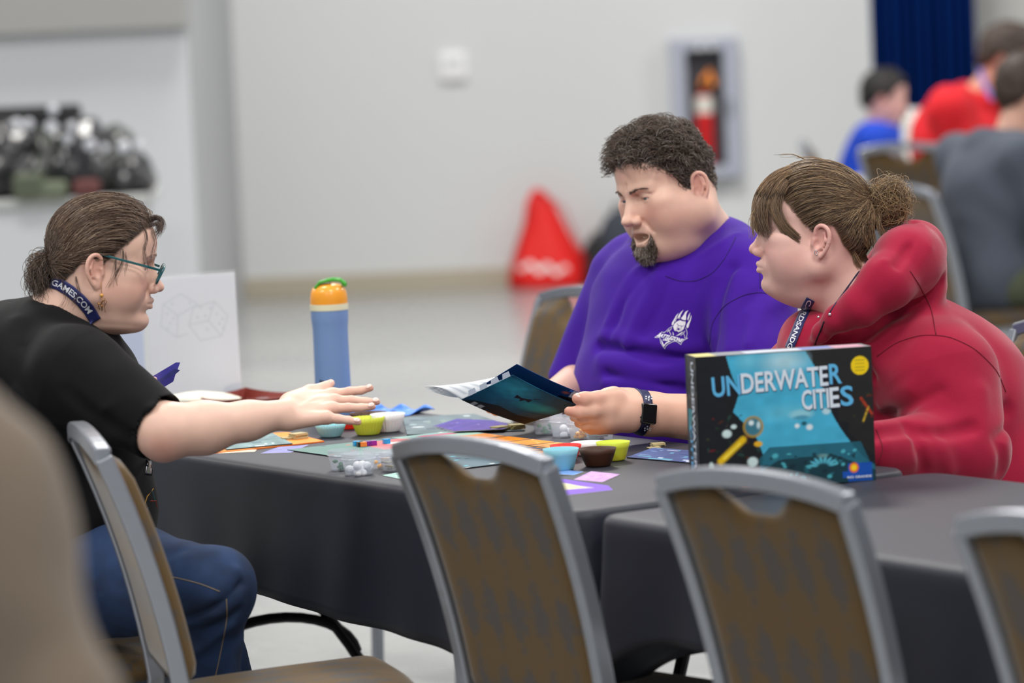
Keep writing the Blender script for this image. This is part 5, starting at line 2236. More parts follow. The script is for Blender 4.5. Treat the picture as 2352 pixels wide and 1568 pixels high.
fluted_cup(760, 1004, 72, 30, (146, 206, 216), 'light blue fluted cup, below the reaching hand', fill=5)
fluted_cup(800, 990, 44, 26, (236, 48, 26), 'red fluted cup, between the light blue and lime cups', y=PZ(800, 990, TZ) + Vector((.0, .03, 0)))
fluted_cup(846, 999, 78, 41, (205, 220, 70), 'lime green fluted cup, below the little finger', fill=6)
fluted_cup(892, 992, 80, 42, (236, 236, 238), 'white fluted cup, behind the lime cup', fill=5)
fluted_cup(847, 974, 86, 26, (72, 48, 26), 'brown fluted cup, behind the lime and white cups')
fluted_cup(1290, 1080, 84, 50, (128, 194, 210), 'aqua cup, in front of the board and beside the brown cup', plain=True, fill=4)
fluted_cup(1374, 1071, 88, 42, (58, 36, 20), 'dark brown cup, touching the aqua cup', plain=True, fill=4, fillcol=(210, 190, 60))
fluted_cup(1290, 1060, 74, 36, (226, 40, 34), 'red cup, half hidden behind the aqua cup', plain=True, y=PZ(1290, 1068, TZ) + Vector((.01, .07, 0)))
p_ = PZ(1396, 1063, TZ)
fluted_cup(1400, 1062, 80, 44, (204, 220, 62), 'lime cup, standing behind the dark brown cup', plain=True, y=Vector((p_.x + .012, p_.y + .030, 0)))
p_ = PZ(1360, 1050, TZ)
fluted_cup(1350, 1050, 84, 30, (236, 236, 238), 'white cup, between the red and lime cups', plain=True, y=Vector((p_.x - .005, p_.y + .035, 0)))
# blue flexible tray behind the cups
bpz = PZ(900, 950, TZ)
T = thing('flexible_tray', 'thin bright blue wavy tray at the table edge behind the cups', 'tray', (bpz.x, bpz.y + .01, ZT), math.atan2(TU.y, TU.x) + .35)
V, F = [], []
n = 26
for j in range(n + 1):
    for i in range(n + 1):
        u, v = i / n * 2 - 1, j / n * 2 - 1
        e = max(abs(u), abs(v))
        V.append((u * .075, v * .055, .0015 + .010 * max(0, e - .82) / .18 * (.6 + .6 * math.sin(u * 7 + v * 3)) * (1 if e > .82 else 0)))
for j in range(n):
    for i in range(n):
        q = j * (n + 1) + i
        F.append((q, q + 1, q + n + 2, q + n + 1))
o = link('tray_sheet', mesh_np('tray_sheet', V, F), mat('bright_blue_silicone', (58, 128, 226), .45), T)
o.modifiers.new('s', 'SOLIDIFY').thickness = .0015

# --- clear round pots with pieces
def pot(p, wpx, hpx, lab, contents, n, col, mcol=None, base_z=ZT):
    k = p.y / FPX
    r, h = wpx * k / 2, hpx * k
    t = thing('clear_pot', lab, 'pot', (p.x, p.y, base_z), 0, 'clear lidless pots of game pieces')
    MB().lathe([(.001, .0), (r * .74, 0), (r * .78, .002), (r * .92, h * .72), (r * .98, h * .74), (r, h * .76), (r * .94, h * .79), (r * .955, h), (r * .925, h), (r * .905, h * .75), (r * .755, .0025), (.001, .0012)], n=48, cap=False).build('pot_wall', M_CLOUD, t, smooth='auto')
    rg_ = np.random.default_rng(n + int(wpx * 7))
    m = mat('piece_' + contents.replace(' ', '_'), col, .2, trans=(.15 if 'gem' in contents else 0), coat=.4, ior=1.3)
    for i in range(n):
        a, q = rg_.uniform(0, 6.28), r * .60 * math.sqrt(rg_.uniform())
        z = base_z + .0045 + .0062 * (i * 3 // n)
        c = (p.x + q * math.cos(a), p.y + q * math.sin(a), z)
        if 'gem' in contents:
            b_ = MB()
            q_ = bmesh.ops.create_icosphere(b_.bm, subdivisions=1, radius=.0052)
            bmesh.ops.transform(b_.bm, matrix=Matrix.Translation(c) @ Matrix.Rotation(a, 4, 'Z') @ Matrix.Diagonal((1.2, .85, .75, 1)), verts=q_['verts'])
            o = b_.build('gem', m)
        elif 'dome' in contents:
            o = MB().sphere(c, .0085, 16, 10, (1, 1, .85)).build('plastic_dome', m, smooth=True)
        else:
            o = MB().box(c, (.017, .011, .0032), rz=a, bev=.001).build('metal_piece', m)
        tag(o, contents + ' inside the ' + lab.split(',')[0], {'gem': 'gem', 'plastic_dome': 'dome', 'metal_piece': 'piece'}[o.name.split('.')[0]], contents + ' in the ' + lab.split(',')[0])


pot(PZ(1258, 996, TZ) + Vector((0, .0, 0)), 76, 47, 'clear pot of green gems, leftmost of the row beside the watch', 'green gems', 14, (14, 130, 60))
pot(PZ(1299, 1003, TZ), 76, 48, 'clear pot of white domes, second of the row beside the watch', 'white domes', 7, (238, 240, 244))
pot(PZ(1340, 1008, TZ), 76, 48, 'clear pot of amber gems, third of the row beside the watch', 'amber gems', 16, (250, 180, 10))
pot(PZ(1378, 1011, TZ), 76, 48, 'clear pot of metal pieces, nearest to the watch', 'grey metal pieces', 12, (120, 116, 104), 1)
pot(PZ(790, 1079, TZ) + Vector((-.0, .0, 0)), 76, 46, 'clear pot of green gems, leftmost beside the near chair', 'deep green gems', 14, (20, 110, 60))
pot(PZ(826, 1087, TZ) - Vector((0, .02, 0)), 84, 50, 'clear pot of white domes, nearest the table edge', 'bright white domes', 12, (240, 242, 248))
pot(PZ(872, 1076, TZ), 78, 46, 'clear pot of amber gems, right behind the white domes', 'yellow gems', 10, (252, 184, 20))
pot(PZ(898, 1079, TZ) + Vector((.01, -.015, 0)), 80, 44, 'clear pot of mixed pieces, half behind the near chair', 'pale metal pieces', 12, (150, 140, 120))

# --- boards, cards and tokens
def board_im(w, h, base, rg, spots, n=18):
    im = paint(w, h, base)
    p_noise(im, .12, rg, 6)
    for _ in range(n):
        c = spots[int(rg.integers(len(spots)))]
        if rg.uniform() < .5:
            p_ell(im, (rg.uniform(), rg.uniform()), (rg.uniform(.02, .08), rg.uniform(.02, .06)), c, .8)
        else:
            x, y = rg.uniform(0, .9), rg.uniform(0, .9)
            p_rect(im, x, y, x + rg.uniform(.05, .2), y + rg.uniform(.03, .1), c, .8)
    return im


def quad_px(pts, z):
    return [PZ(x, y, z) for x, y in pts]


def card(name, lab, cat, px, base, th=.0008, spots=((255, 255, 255),), n=6, edge=None, z=ZT, group=None, res=(40, 56), m=None):
    im = board_im(res[0], res[1], base, rgp, spots, n)
    q = quad_px(px, z)
    if (q[1] - q[0]).cross(q[2] - q[0]).z < 0:
        q = [q[1], q[0], q[3], q[2]]
    o = flat_print(name, im, q, th, edge or M_EDGEW, m=m)
    return tag(o, lab, cat, group)


# large shared board in the middle: long side along the table
qb = [TP(-.13, .165), TP(.44, .165), TP(.44, .575), TP(-.13, .575)]
for p_ in qb:
    p_.z = ZT
im = paint(220, 150, (92, 112, 122))
p_noise(im, .10, rgp, 10)
p_poly(im, [(0, 0), (.45, 0), (.35, .6), (0, .5)], (112, 144, 134), .8)
p_poly(im, [(.05, .35), (.3, .30), (.33, .6), (.05, .65)], (208, 110, 112), .9)
p_ell(im, (.15, .48), (.03, .05), (250, 240, 236))
p_ell(im, (.24, .47), (.03, .05), (250, 240, 236))
p_poly(im, [(.0, .6), (.4, .62), (.4, 1), (0, 1)], (150, 190, 180), .7)
p_poly(im, [(.05, .7), (.2, .7), (.2, .9), (.05, .9)], (206, 66, 110), .9)
p_poly(im, [(.22, .75), (.36, .72), (.38, .95), (.2, .95)], (160, 190, 70), .9)
p_poly(im, [(.45, .05), (.62, .05), (.62, .5), (.45, .5)], (80, 90, 130), .8)
p_rect(im, .5, .55, 1.0, 1.0, (58, 72, 106), .9)
for k_ in range(9):
    p_rect(im, .10 + k_ * .1, .80, .185 + k_ * .1, .97, (222, 146, 48) if k_ > 2 else (150, 190, 170), .95)
    p_rect(im, .10 + k_ * .1, .62, .185 + k_ * .1, .77, (222, 160, 90) if k_ > 3 else (90, 110, 140), .8)
for _ in range(40):
    p_ell(im, (rgp.uniform(), rgp.uniform()), (.008, .014), ((245, 245, 240), (230, 90, 60), (90, 190, 210), (60, 60, 90))[int(rgp.integers(4))], .9)
tag(flat_print('game_board', im, qb, .0022, M_EDGEB), 'large shared game board with a row of orange spaces in the table centre', 'board')
# row of orange cards beyond the board
for i in range(5):
    t_ = -.02 + i * .088
    q = [TP(t_, .50), TP(t_ + .080, .50), TP(t_ + .080, .565), TP(t_, .565)]
    for p_ in q:
        p_.z = ZT + .0026
    im = board_im(36, 28, (228, 142, 40) if i < 3 else (228, 162, 88), rgp, ((250, 205, 150), (230, 120, 40)), 4)
    tag(flat_print('orange_card', im, q, .0012, M_EDGE), ('farthest', 'second farthest', 'middle', 'second nearest', 'nearest')[i] + ' orange card of the row in front of the clear pots', 'card', 'row of orange cards')
# player boards
card('player_board', 'grey blue player board beyond the white cup, cards lying on it', 'board', [(935, 1000), (1205, 990), (1090, 952), (925, 960)], (108, 124, 130), .002, ((150, 170, 176), (80, 96, 110), (220, 226, 228), (130, 150, 140)), 30, M_EDGEB, res=(110, 70))
card('player_board', 'grey green player board under the elbow of the woman in black', 'board', [(520, 1034), (672, 1020), (622, 994), (490, 1004)], (126, 150, 152), .002, ((160, 180, 180), (90, 110, 120), (216, 224, 224)), 18, M_EDGEB, res=(90, 60), z=ZT + .0025)
card('orange_mat', 'bright orange flexible mat under the wrist of the reaching arm', 'mat', [(494, 1042), (745, 1015), (660, 994), (500, 1004)], (246, 150, 70), .0022, ((248, 166, 92),), 3, mat('orange_edge', (240, 120, 40), .6), res=(40, 30))
card('player_board', 'dark blue player board between the pots and the game box', 'board', [(1440, 1052), (1605, 1066), (1640, 1040), (1500, 1030)], (84, 98, 146), .002, ((60, 74, 120), (120, 150, 190), (220, 224, 240), (110, 180, 200)), 26, M_EDGEB, res=(90, 60))
card('cream_card', 'cream card at the table edge below the forearm', 'card', [(494, 1042), (585, 1038), (590, 1033), (520, 1033)], (236, 206, 180), n=4, spots=((220, 150, 110),))
card('lavender_card', 'lavender card beside the cream card at the table edge', 'card', [(598, 1042), (668, 1040), (710, 1022), (640, 1027)], (142, 142, 196), n=4, spots=((170, 170, 214),))
card('mint_card', 'mint green card in front of the clear pots by the chair', 'card', [(878, 1092), (930, 1103), (950, 1094), (925, 1084)], (168, 206, 196), n=4, spots=((200, 226, 216),))
card('blue_card', 'small blue card in front of the aqua cup', 'card', [(1262, 1088), (1318, 1092), (1340, 1084), (1280, 1078)], (110, 150, 210), n=4, spots=((150, 180, 226),))
card('lilac_card', 'lilac card lying in front of the brown cup', 'card', [(1318, 1102), (1384, 1108), (1424, 1090), (1358, 1083)], (192, 152, 208), n=5, spots=((208, 176, 222), (180, 130, 200)))
q = quad_px([(1262, 1142), (1408, 1126), (1396, 1116), (1258, 1096)], ZT)
im = paint(80, 60, (128, 92, 206))
p_poly(im, [(.05, .25), (.75, .45), (.05, .9)], (214, 210, 170))
q = [q[0], q[1], q[2], q[3]]
tag(flat_print('purple_card', im, q, .001, M_EDGEW), 'purple card with a cream triangle nearest the table edge', 'card')
for i in range(6):
    dx, dy = i * 9 - 20, i * 2.2
    card('purple_card', ('lowest', 'second lowest', 'third', 'fourth', 'second highest', 'topmost')[i] + ' purple card of the fanned row on the far player board', 'card', [(1010 + dx * .9, 983 + dy - 3), (1130 + dx, 978 + dy - 3), (1160 + dx, 966 + dy), (1070 + dx, 964 + dy - 2)], (78 + 8 * (i % 2), 66, 150), .0006, ((110, 96, 190), (60, 50, 120), (170, 160, 220)), 6, M_EDGEW, z=ZT + .0022 + .0008 * i, group='fanned purple cards')


def token_stack(px, py, n, lab, col, w=.022, l=.018, z=ZT, group=None):
    p = PZ(px, py, TZ)
    m = mat('tan_token_' + str(px), col, .7, var=.1, vscale=300)
    for i in range(n):
        r_ = rgp.uniform(-.3, .3)
        o = MB().box((p.x + rgp.uniform(-.002, .002), p.y + rgp.uniform(-.002, .002), z + .0013 + i * .0024), (w, l, .0022), rz=.5 + r_, bev=.0006).build('cardboard_token', m)
        lv = '' if n == 1 else ', ' + (('topmost', 'second from top', 'third from top', 'fourth from top', 'lowest')[min(4, n - 1 - i)] if i else 'lowest')
        tag(o, lab + lv, 'token', group or lab)


token_stack(686, 1011, 5, 'tan cardboard tokens stacked on the orange mat', (186, 172, 130), .032, .026, ZT + .0025)
token_stack(664, 1012, 2, 'tan cardboard tokens slipped off the stack on the orange mat', (180, 164, 120), .028, .024, ZT + .0025)
token_stack(1148, 990, 3, 'tan and blue tokens at the corner of the far player board', (160, 150, 96), .034, .028, ZT + .0025)
token_stack(1186, 988, 4, 'tan tokens piled at the near corner of the far player board', (176, 164, 110), .030, .026, ZT + .0025)
token_stack(1510, 1026, 3, 'tan tokens stacked alone near the watch wearer forearm', (190, 176, 134), .026, .018)
token_stack(1500, 1030, 1, 'single tan token leaning by the small stack near the forearm', (180, 166, 126), .024, .018)
token_stack(528, 1014, 1, 'clear blue gem token on the player board below the elbow', (150, 196, 214), .022, .012, ZT + .005)


def cube(px, py, col, lab, s_=.0095, zz=ZT + .0025):
    p = PZ(px, py, TZ)
    o = MB().box((p.x, p.y, zz + s_ / 2), (s_ * 1.4, s_ * 1.4, s_), rz=.35, bev=.0008).build('game_cube', mat('cube_' + str(px), col, .4, coat=.3))
    tag(o, lab, 'cube', 'game cubes on the shared board')


cube(820, 1027, (20, 150, 214), 'cyan cube at the left of the small cube line')
cube(828, 1029, (16, 16, 20), 'black cube squeezed against the cyan cube')
cube(834, 1029, (244, 130, 50), 'orange cube next to the black cube')
cube(846, 1027, (110, 30, 140), 'violet cube next to the orange cube')
cube(857, 1026, (140, 30, 150), 'purple cube at the right end of the cube line')
cube(888, 1022, (16, 150, 216), 'cyan cube apart from the line, beside the near chair')

# --- the big game box
pr = PZ(2012, 1103, TZ)
hbx = PD(2012, 796, pr.y).z - TZ
a_face = math.radians(25)
wd = .300 * hbx / .222
dp = .074 * hbx / .222
xd = Vector((math.cos(a_face), -math.sin(a_face) * -1 * -1, 0))
# left edge of the face is farther from the camera
xd = Vector((-math.cos(a_face), math.sin(a_face), 0))
for _ in range(30):     # turn until the face spans its width in the photo
    pl = pr + xd * wd
    v_ = pl - Vector((0, 0, CAMZ))
    px_ = 1176 + FPX * v_.dot(CR) / v_.dot(CF)
    a_face += (1642 - px_) * -.0006
    xd = Vector((-math.cos(a_face), math.sin(a_face), 0))
print('box turn', math.degrees(a_face), 'w', wd, 'h', hbx)
X_ = -xd                       # left to right on the face
Yn = Vector((X_.y, -X_.x, 0))  # out of the face, towards the camera
if Yn.y > 0:
    Yn = -Yn
pl = pr + xd * wd
BM_ = Matrix(((X_.x, -Yn.x, 0, pl.x), (X_.y, -Yn.y, 0, pl.y), (0, 0, 1, ZT), (0, 0, 0, 1)))   # x along face, y into the box, z up
T = thing('game_box', 'board game box with blue undersea cover standing on the right table', 'box', (0, 0, 0))
T.matrix_world = BM_
b = MB()
b.box((wd / 2, dp / 2 + .002, hbx / 2), (wd - .002, dp - .006, hbx - .002))
b.build('box_base', M_EDGEB, T)
MB().box((wd / 2, dp * .40, hbx / 2), (wd, dp * .8, hbx), bev=.0008).build('box_cover', mat('box_black', (22, 24, 28), .3, coat=.3), T)
im = paint(230, 170, (24, 26, 30))
p_poly(im, [(.17, 1), (.62, 1), (.68, .86), (.72, .70), (.76, .52), (.80, .42), (.86, .30), (.92, .2), (.97, .14), (1, .1), (1, 0), (.35, 0), (.36, .25), (.32, .4), (.20, .58), (.24, .72), (.20, .85)], (70, 176, 212))
p_ell(im, (.50, .93), (.18, .12), (176, 216, 228), .9, soft=.8)
p_ell(im, (.30, .95), (.10, .10), (110, 190, 216), .8, soft=.8)
p_poly(im, [(.17, 1), (.0, 1), (.0, .0), (.2, .0), (.2, .4), (.14, .62)], (24, 26, 32))
p_poly(im, [(.80, .46), (.86, .44), (.85, .37), (.93, .27), (1, .18), (1, 1), (.66, 1), (.66, .9), (.80, .8), (.79, .6)], (34, 34, 34))
p_poly(im, [(.34, 0), (.34, .22), (.40, .30), (.92, .30), (.97, .14), (1, .12), (1, 0)], (30, 92, 110), .9)
p_poly(im, [(.34, 0), (.34, .12), (.45, .2), (.75, .22), (1, .08), (1, 0)], (18, 50, 60), .9)
for _ in range(46):
    c_ = (rgp.uniform(.36, .90), rgp.uniform(.03, .24))
    p_ell(im, c_, (rgp.uniform(.008, .022), rgp.uniform(.010, .026)), ((84, 190, 206), (40, 110, 126), (14, 40, 50))[int(rgp.integers(3))], .8, rot=rgp.uniform(0, 3), soft=.5)
for a_ in np.linspace(.2, 2.94, 8):
    p_ell(im, (.70 + .060 * math.cos(a_), .13 + .05 * math.sin(a_)), (.012, .035), (90, 190, 214), .9, rot=a_ + 1.57, soft=.5)
p_ell(im, (.70, .21), (.040, .020), (110, 150, 150), .9, soft=.6)
p_ell(im, (.50, .55), (.20, .09), (104, 196, 222), .8, soft=1)
for c_, r_, cl in (((.585, .53), (.085, .045), (150, 210, 226)), ((.585, .505), (.060, .022), (66, 150, 180)), ((.56, .445), (.018, .022), (230, 240, 244)), ((.63, .43), (.024, .028), (236, 244, 248)), ((.60, .46), (.02, .02), (20, 70, 84)), ((.73, .54), (.03, .03), (196, 226, 236))):
    p_ell(im, c_, r_, cl, .9, soft=.5)
for _ in range(40):
    c_ = (rgp.uniform(.05, .34), rgp.uniform(.05, .55))
    p_ell(im, c_, (rgp.uniform(.01, .03), rgp.uniform(.006, .016)), ((40, 70, 66), (120, 30, 34), (30, 60, 40), (60, 60, 44), (90, 40, 24))[int(rgp.integers(5))], .8, rot=rgp.uniform(0, 3), soft=.8)
p_line(im, (.12, .22), (.25, .37), .026, (232, 190, 20))
p_line(im, (.14, .24), (.23, .34), .010, (250, 220, 70))
p_ell(im, (.31, .46), (.062, .085), (170, 140, 60), .9, soft=.1)
p_ell(im, (.31, .46), (.050, .070), (60, 120, 140), 1, soft=.2)
p_ell(im, (.30, .49), (.020, .026), (226, 240, 244), 1, soft=.6)
p_ell(im, (.34, .47), (.014, .036), (200, 224, 230), 1, soft=.6)
p_ell(im, (.335, .33), (.028, .024), (236, 180, 40), 1, soft=.3)
for c_, r_ in (((.16, .42), (.032, .036)), ((.30, .20), (.036, .042)), ((.065, .18), (.018, .045)), ((.12, .08), (.026, .02)), ((.20, .47), (.02, .02))):
    p_ell(im, c_, r_, (206, 228, 228), 1, soft=.35)
p_ell(im, (.26, .05), (.040, .035), (250, 190, 20), 1, soft=.4)
p_ell(im, (.27, .02), (.05, .02), (226, 60, 30), .9, soft=.5)
p_line(im, (.32, .06), (.38, .10), .012, (190, 90, 40))
p_poly(im, [(0, 0), (.06, 0), (.04, .05), (0, .06)], (130, 20, 60))
p_line(im, (.93, .62), (.99, .50), .010, (180, 60, 30), .9)
p_line(im, (.97, .55), (.94, .45), .008, (220, 180, 50), .8)
for k_ in range(14):
    p_ell(im, (rgp.uniform(.88, .99), rgp.uniform(.42, .68)), (.01, .012), ((120, 40, 30), (60, 60, 30))[k_ % 2], .8, soft=.8)
p_rect(im, .84, .0, .98, .14, (20, 80, 176))
p_rect(im, .81, .035, .86, .08, (20, 80, 176))
p_ell(im, (.876, .105), (.030, .042), (246, 120, 30), 1, soft=.25)
p_ell(im, (.876, .105), (.020, .028), (252, 214, 40), 1, soft=.4)
p_noise(im, .05, rgp, 20)
p_ell(im, (.93, .865), (.052, .072), (244, 208, 16), 1, soft=.05)
for k_ in range(4):
    p_line(im, (.905, .905 - k_ * .026), (.955, .905 - k_ * .026), .003, (120, 110, 30), .8)
link('cover_print', print_mesh('cover_print', im, lambda u, v: np.stack([u * wd, np.full_like(u, -.0006), v * hbx], -1)), M_PRG, T)
M_TL = mat('title_white', (222, 232, 244), .3, coat=.3)
M_TB = mat('title_blue', (96, 184, 232), .3, coat=.3)
M_TS = mat('title_shadow', (60, 66, 110), .4)
FXM = Matrix(((1, 0, 0, 0), (0, 0, -1, 0), (0, 1, 0, 0), (0, 0, 0, 1)))     # text plane onto the face


def face_text(txt, x0, x1, zc, h, m, y=-.0018, tilt=0.0, nm='title_lettering'):
    M_ = Matrix.Translation(((x0 + x1) / 2 * wd, y, zc * hbx)) @ FXM @ Matrix.Rotation(tilt, 4, 'Z')
    return text_obj(nm, txt, .05, M_, m, T, extr=.0003, bold=.0010, fit=((x1 - x0) * wd, h * hbx))


for o_, m_, y_ in (((.004, -.006), M_TS, -.0010), ((0, 0), None, -.0018)):
    dx_, dz_ = o_
    face_text('UN', .085 + dx_, .245 + dx_, .775 + dz_, .150, m_ or M_TB, y_, .04)
    face_text('DERWATE', .250 + dx_, .745 + dx_, .795 + dz_, .150, m_ or M_TL, y_, .03)
    face_text('R', .752 + dx_, .822 + dx_, .815 + dz_, .150, m_ or M_TB, y_, .03)
    face_text('CITI', .590 + dx_, .745 + dx_, .635 + dz_, .150, m_ or M_TL, y_, .03)
    face_text('E', .750 + dx_, .805 + dx_, .640 + dz_, .150, m_ or M_TL, y_, .03)
    face_text('S', .812 + dx_, .885 + dx_, .645 + dz_, .150, m_ or M_TB, y_, .03)
face_text('RIO GRANDE', .835, .975, .035, .018, M_TL, -.0018, 0, 'publisher_lettering')
# spine and top prints
im = paint(40, 150, (26, 28, 32))
p_poly(im, [(0, .60), (.5, .60), (.3, .48), (0, .42)], (40, 140, 150), .9)
p_ell(im, (.3, .85), (.2, .03), (80, 90, 80), .7, soft=1)
p_ell(im, (.6, .3), (.3, .02), (40, 60, 50), .7, soft=1)
p_rect(im, 0, 0, 1, .06, (120, 16, 60))
link('spine_print', print_mesh('spine_print', im, lambda u, v: np.stack([np.full_like(u, -.0006), (1 - u) * dp * .8, v * hbx], -1)), M_PRG, T)
SPM = Matrix(((0, 0, -1, 0), (0, -1, 0, 0), (-1, 0, 0, 0), (0, 0, 0, 1)))
for txt, cy_, cz_, ln_, hh_, m_ in (('UNDERWATER', .36, .56, .80, .26, M_TL), ('CITIES', .68, .28, .40, .24, M_TB)):
    M_ = Matrix.Translation((-.0016, dp * .8 * cy_, cz_ * hbx)) @ Matrix(((0, 0, -1, 0), (0, -1, 0, 0), (-1, 0, 0, 0), (0, 0, 0, 1)))
    text_obj('spine_lettering', txt, .05, M_, m_, T, extr=.0002, bold=.001, fit=(hbx * ln_, dp * .8 * hh_))
im = paint(120, 24, (120, 126, 130))
p_rect(im, 0, 0, .12, 1, (206, 196, 110))
p_rect(im, .3, .2, .62, .8, (196, 206, 220))
p_rect(im, .62, .3, .8, .9, (96, 120, 190))
p_rect(im, .8, .1, .97, .9, (200, 150, 170))
p_noise(im, .12, rgp, 12)
link('top_print', print_mesh('top_print', im, lambda u, v: np.stack([u * wd, v * dp * .8, np.full_like(u, hbx + .0006)], -1)), M_PRG, T)

# --- rulebook held open by the man
D0 = 7.50
A_, E_, F_, = PD(1060, 918, D0), PD(1187, 836, D0 - .08), PD(1342, 906, D0 - .05)
C_ = PD(1336, 934, D0 - .055)
B_ = PD(1178, 861, D0 - .09)
Dn = PD(1204, 974, D0 + .03)
T = thing('rulebook', 'open glossy rulebook with dark undersea cover and index tabs in the man\'s hands', 'rulebook', A_)


def sheet(name, P4, im, bend, m, parent, back=None):
    """a bent page: P4 = bl, br, tr, tl"""
    A4 = [np.array(list(p)) for p in P4]
    n_ = np.cross(A4[1] - A4[0], A4[3] - A4[0])
    n_ /= np.linalg.norm(n_)

    def fn(u, v):
        u, v = u[:, None], v[:, None]
        return A4[0] * (1 - u) * (1 - v) + A4[1] * u * (1 - v) + A4[2] * u * v + A4[3] * (1 - u) * v + n_ * bend * np.sin(PI * u)
    o = link(name, print_mesh(name, im, fn), m, parent, True)
    md = o.modifiers.new('s', 'SOLIDIFY')
    md.thickness = .0008
    return o


im = paint(120, 100, (8, 40, 66))
p_ell(im, (.35, .6), (.7, .7), (14, 110, 148), .95, soft=1)
p_ell(im, (.22, .75), (.35, .3), (46, 160, 190), .9, soft=1)
p_ell(im, (.70, .55), (.32, .18), (24, 138, 160), .9, rot=.2, soft=.6)
p_poly(im, [(.33, .66), (.42, .64), (.50, .68), (.60, .80), (.52, .74), (.55, .60), (.48, .62), (.46, .54), (.42, .60), (.36, .56)], (8, 24, 46))
p_poly(im, [(.0, 0), (1, 0), (1, .25), (.7, .2), (.4, .25), (.1, .12)], (6, 10, 14), .9)
p_noise(im, .10, rgp, 14)
for k_ in range(3):
    p_line(im, (.72, .30 - k_ * .05), (.92, .40 - k_ * .05), .004, (90, 110, 116), .8)
p_rect(im, .13, .0, .30, .10, (170, 176, 180), .7)
p_rect(im, .19, .0, .23, .10, (16, 22, 28), .9)
sheet('front_cover', [Dn + (A_ - Dn) * 0.0 if False else A_, Dn, C_, B_], im.transpose(1, 0, 2)[::-1, ::-1].copy() if False else im, .004, M_PRB, T)
im = paint(80, 60, (12, 50, 104))
p_ell(im, (.3, .8), (.4, .3), (20, 60, 104), .8, soft=1)
p_poly(im, [(.6, 0), (1, 0), (1, .5), (.75, .55)], (10, 14, 24))
p_ell(im, (.78, .75), (.06, .10), (170, 96, 40), .8, soft=1)
p_rect(im, .84, .55, .99, .98, (190, 200, 216), .9)
for k_ in range(6):
    p_rect(im, .86, .58 + k_ * .065, .97, .60 + k_ * .065, (70, 80, 100), .8)
p_rect(im, .80, .85, .85, .98, (40, 90, 190), .9)
off = (E_ - B_) * .0
sheet('back_sheet', [A_ + Vector((0, .012, .002)), C_ + Vector((.0, .02, .0)), F_, E_], im, .003, M_PRB, T)
# white inner pages fanned to the left
L1_ = PD(974, 886, D0 + .06)
for k_ in range(6):
    u_ = k_ / 5
    im = paint(30, 20, (228, 232, 236))
    for r_ in range(5):
        p_rect(im, .1, .12 + r_ * .17, .9, .17 + r_ * .17, (170, 180, 192), .8)
    tip = L1_.lerp(PD(986, 896, D0 + .05), u_)
    tip2 = PD(1090, 889, D0 + .04).lerp(PD(1084, 898, D0 + .03), u_)
    sheet('inner_page', [tip, A_ + Vector((.0, .002 * k_, .0006 * k_)), B_ + Vector((0, .03, -.006)), tip2], im, .010 - .014 * u_, M_print('page_paper', .6, 0) if k_ == 0 else bpy.data.materials['page_paper'], T)
for i in range(4):
    u_ = .22 + i * .22
    p0 = A_.lerp(B_, u_)
    ux_ = (B_ - A_).normalized()
    nn_ = (E_ - B_).normalized() * .5 + Vector((-.25, 0, .45))
    nn_ = (nn_ - ux_ * nn_.dot(ux_)).normalized()
    MB().poly([p0 - ux_ * .011, p0 + ux_ * .011, p0 + ux_ * .009 + nn_ * .011, p0 - ux_ * .009 + nn_ * .011], .0005).build('index_tab', mat('clear_tab', (176, 184, 200), .3), T, world=True)

# --- cards held by the woman in black
for i, pts in enumerate(([(340, 870), (404, 832), (414, 832), (408, 848), (352, 884)], [(346, 884), (402, 846), (414, 850), (366, 890)], [(352, 890), (404, 857), (398, 876), (370, 893)])):
    q_ = [PD(x, y, 7.46 - .010 * i) for x, y in pts]
    o = MB().poly(q_, .0008).build('held_card', mat('indigo_card_back_%d' % i, ((78, 76, 176), (62, 66, 132), (66, 62, 150))[i], .35, var=.35, vscale=60, coat=.2))
    tag(o, ('farthest of the three indigo cards held by the woman in black', 'middle one of the three indigo cards held by the woman in black', 'nearest of the three indigo cards held by the woman in black')[i], 'card', 'cards held in a fan')
# ------------------------------------------------------------------ worn things: lanyards, logo, glasses, watch, earrings
def bvh_of(objs):
    V, F, n = [], [], 0
    for o in objs:
        co = [v.co[:] for v in o.data.vertices]
        V += co
        F += [tuple(i + n for i in p.vertices) for p in o.data.polygons]
        n += len(co)
    return BVHTree.FromPolygons(V, F)


def hit(bt_, x, y, off=.001, dflt=None):
    o = Vector((0, 0, CAMZ))
    d = ray(x, y).normalized()
    h = bt_.ray_cast(o, d)
    if h[0] is None:
        return dflt
    return h[0] - d * off


def px_path(pts):
    P_ = np.array(pts, dtype=float)
    L_ = np.concatenate([[0], np.cumsum(np.linalg.norm(np.diff(P_, axis=0), axis=1))])

    def at(u):
        s_ = u * L_[-1]
        x, y = np.interp(s_, L_, P_[:, 0]), np.interp(s_, L_, P_[:, 1])
        e = L_[-1] * .04
        x2, y2 = np.interp(min(s_ + e, L_[-1]), L_, P_[:, 0]), np.interp(min(s_ + e, L_[-1]), L_, P_[:, 1])
        x1, y1 = np.interp(max(s_ - e, 0), L_, P_[:, 0]), np.interp(max(s_ - e, 0), L_, P_[:, 1])
        l_ = math.hypot(x2 - x1, y2 - y1)
        return x, y, (x2 - x1) / l_, (y2 - y1) / l_
    return at, L_[-1]


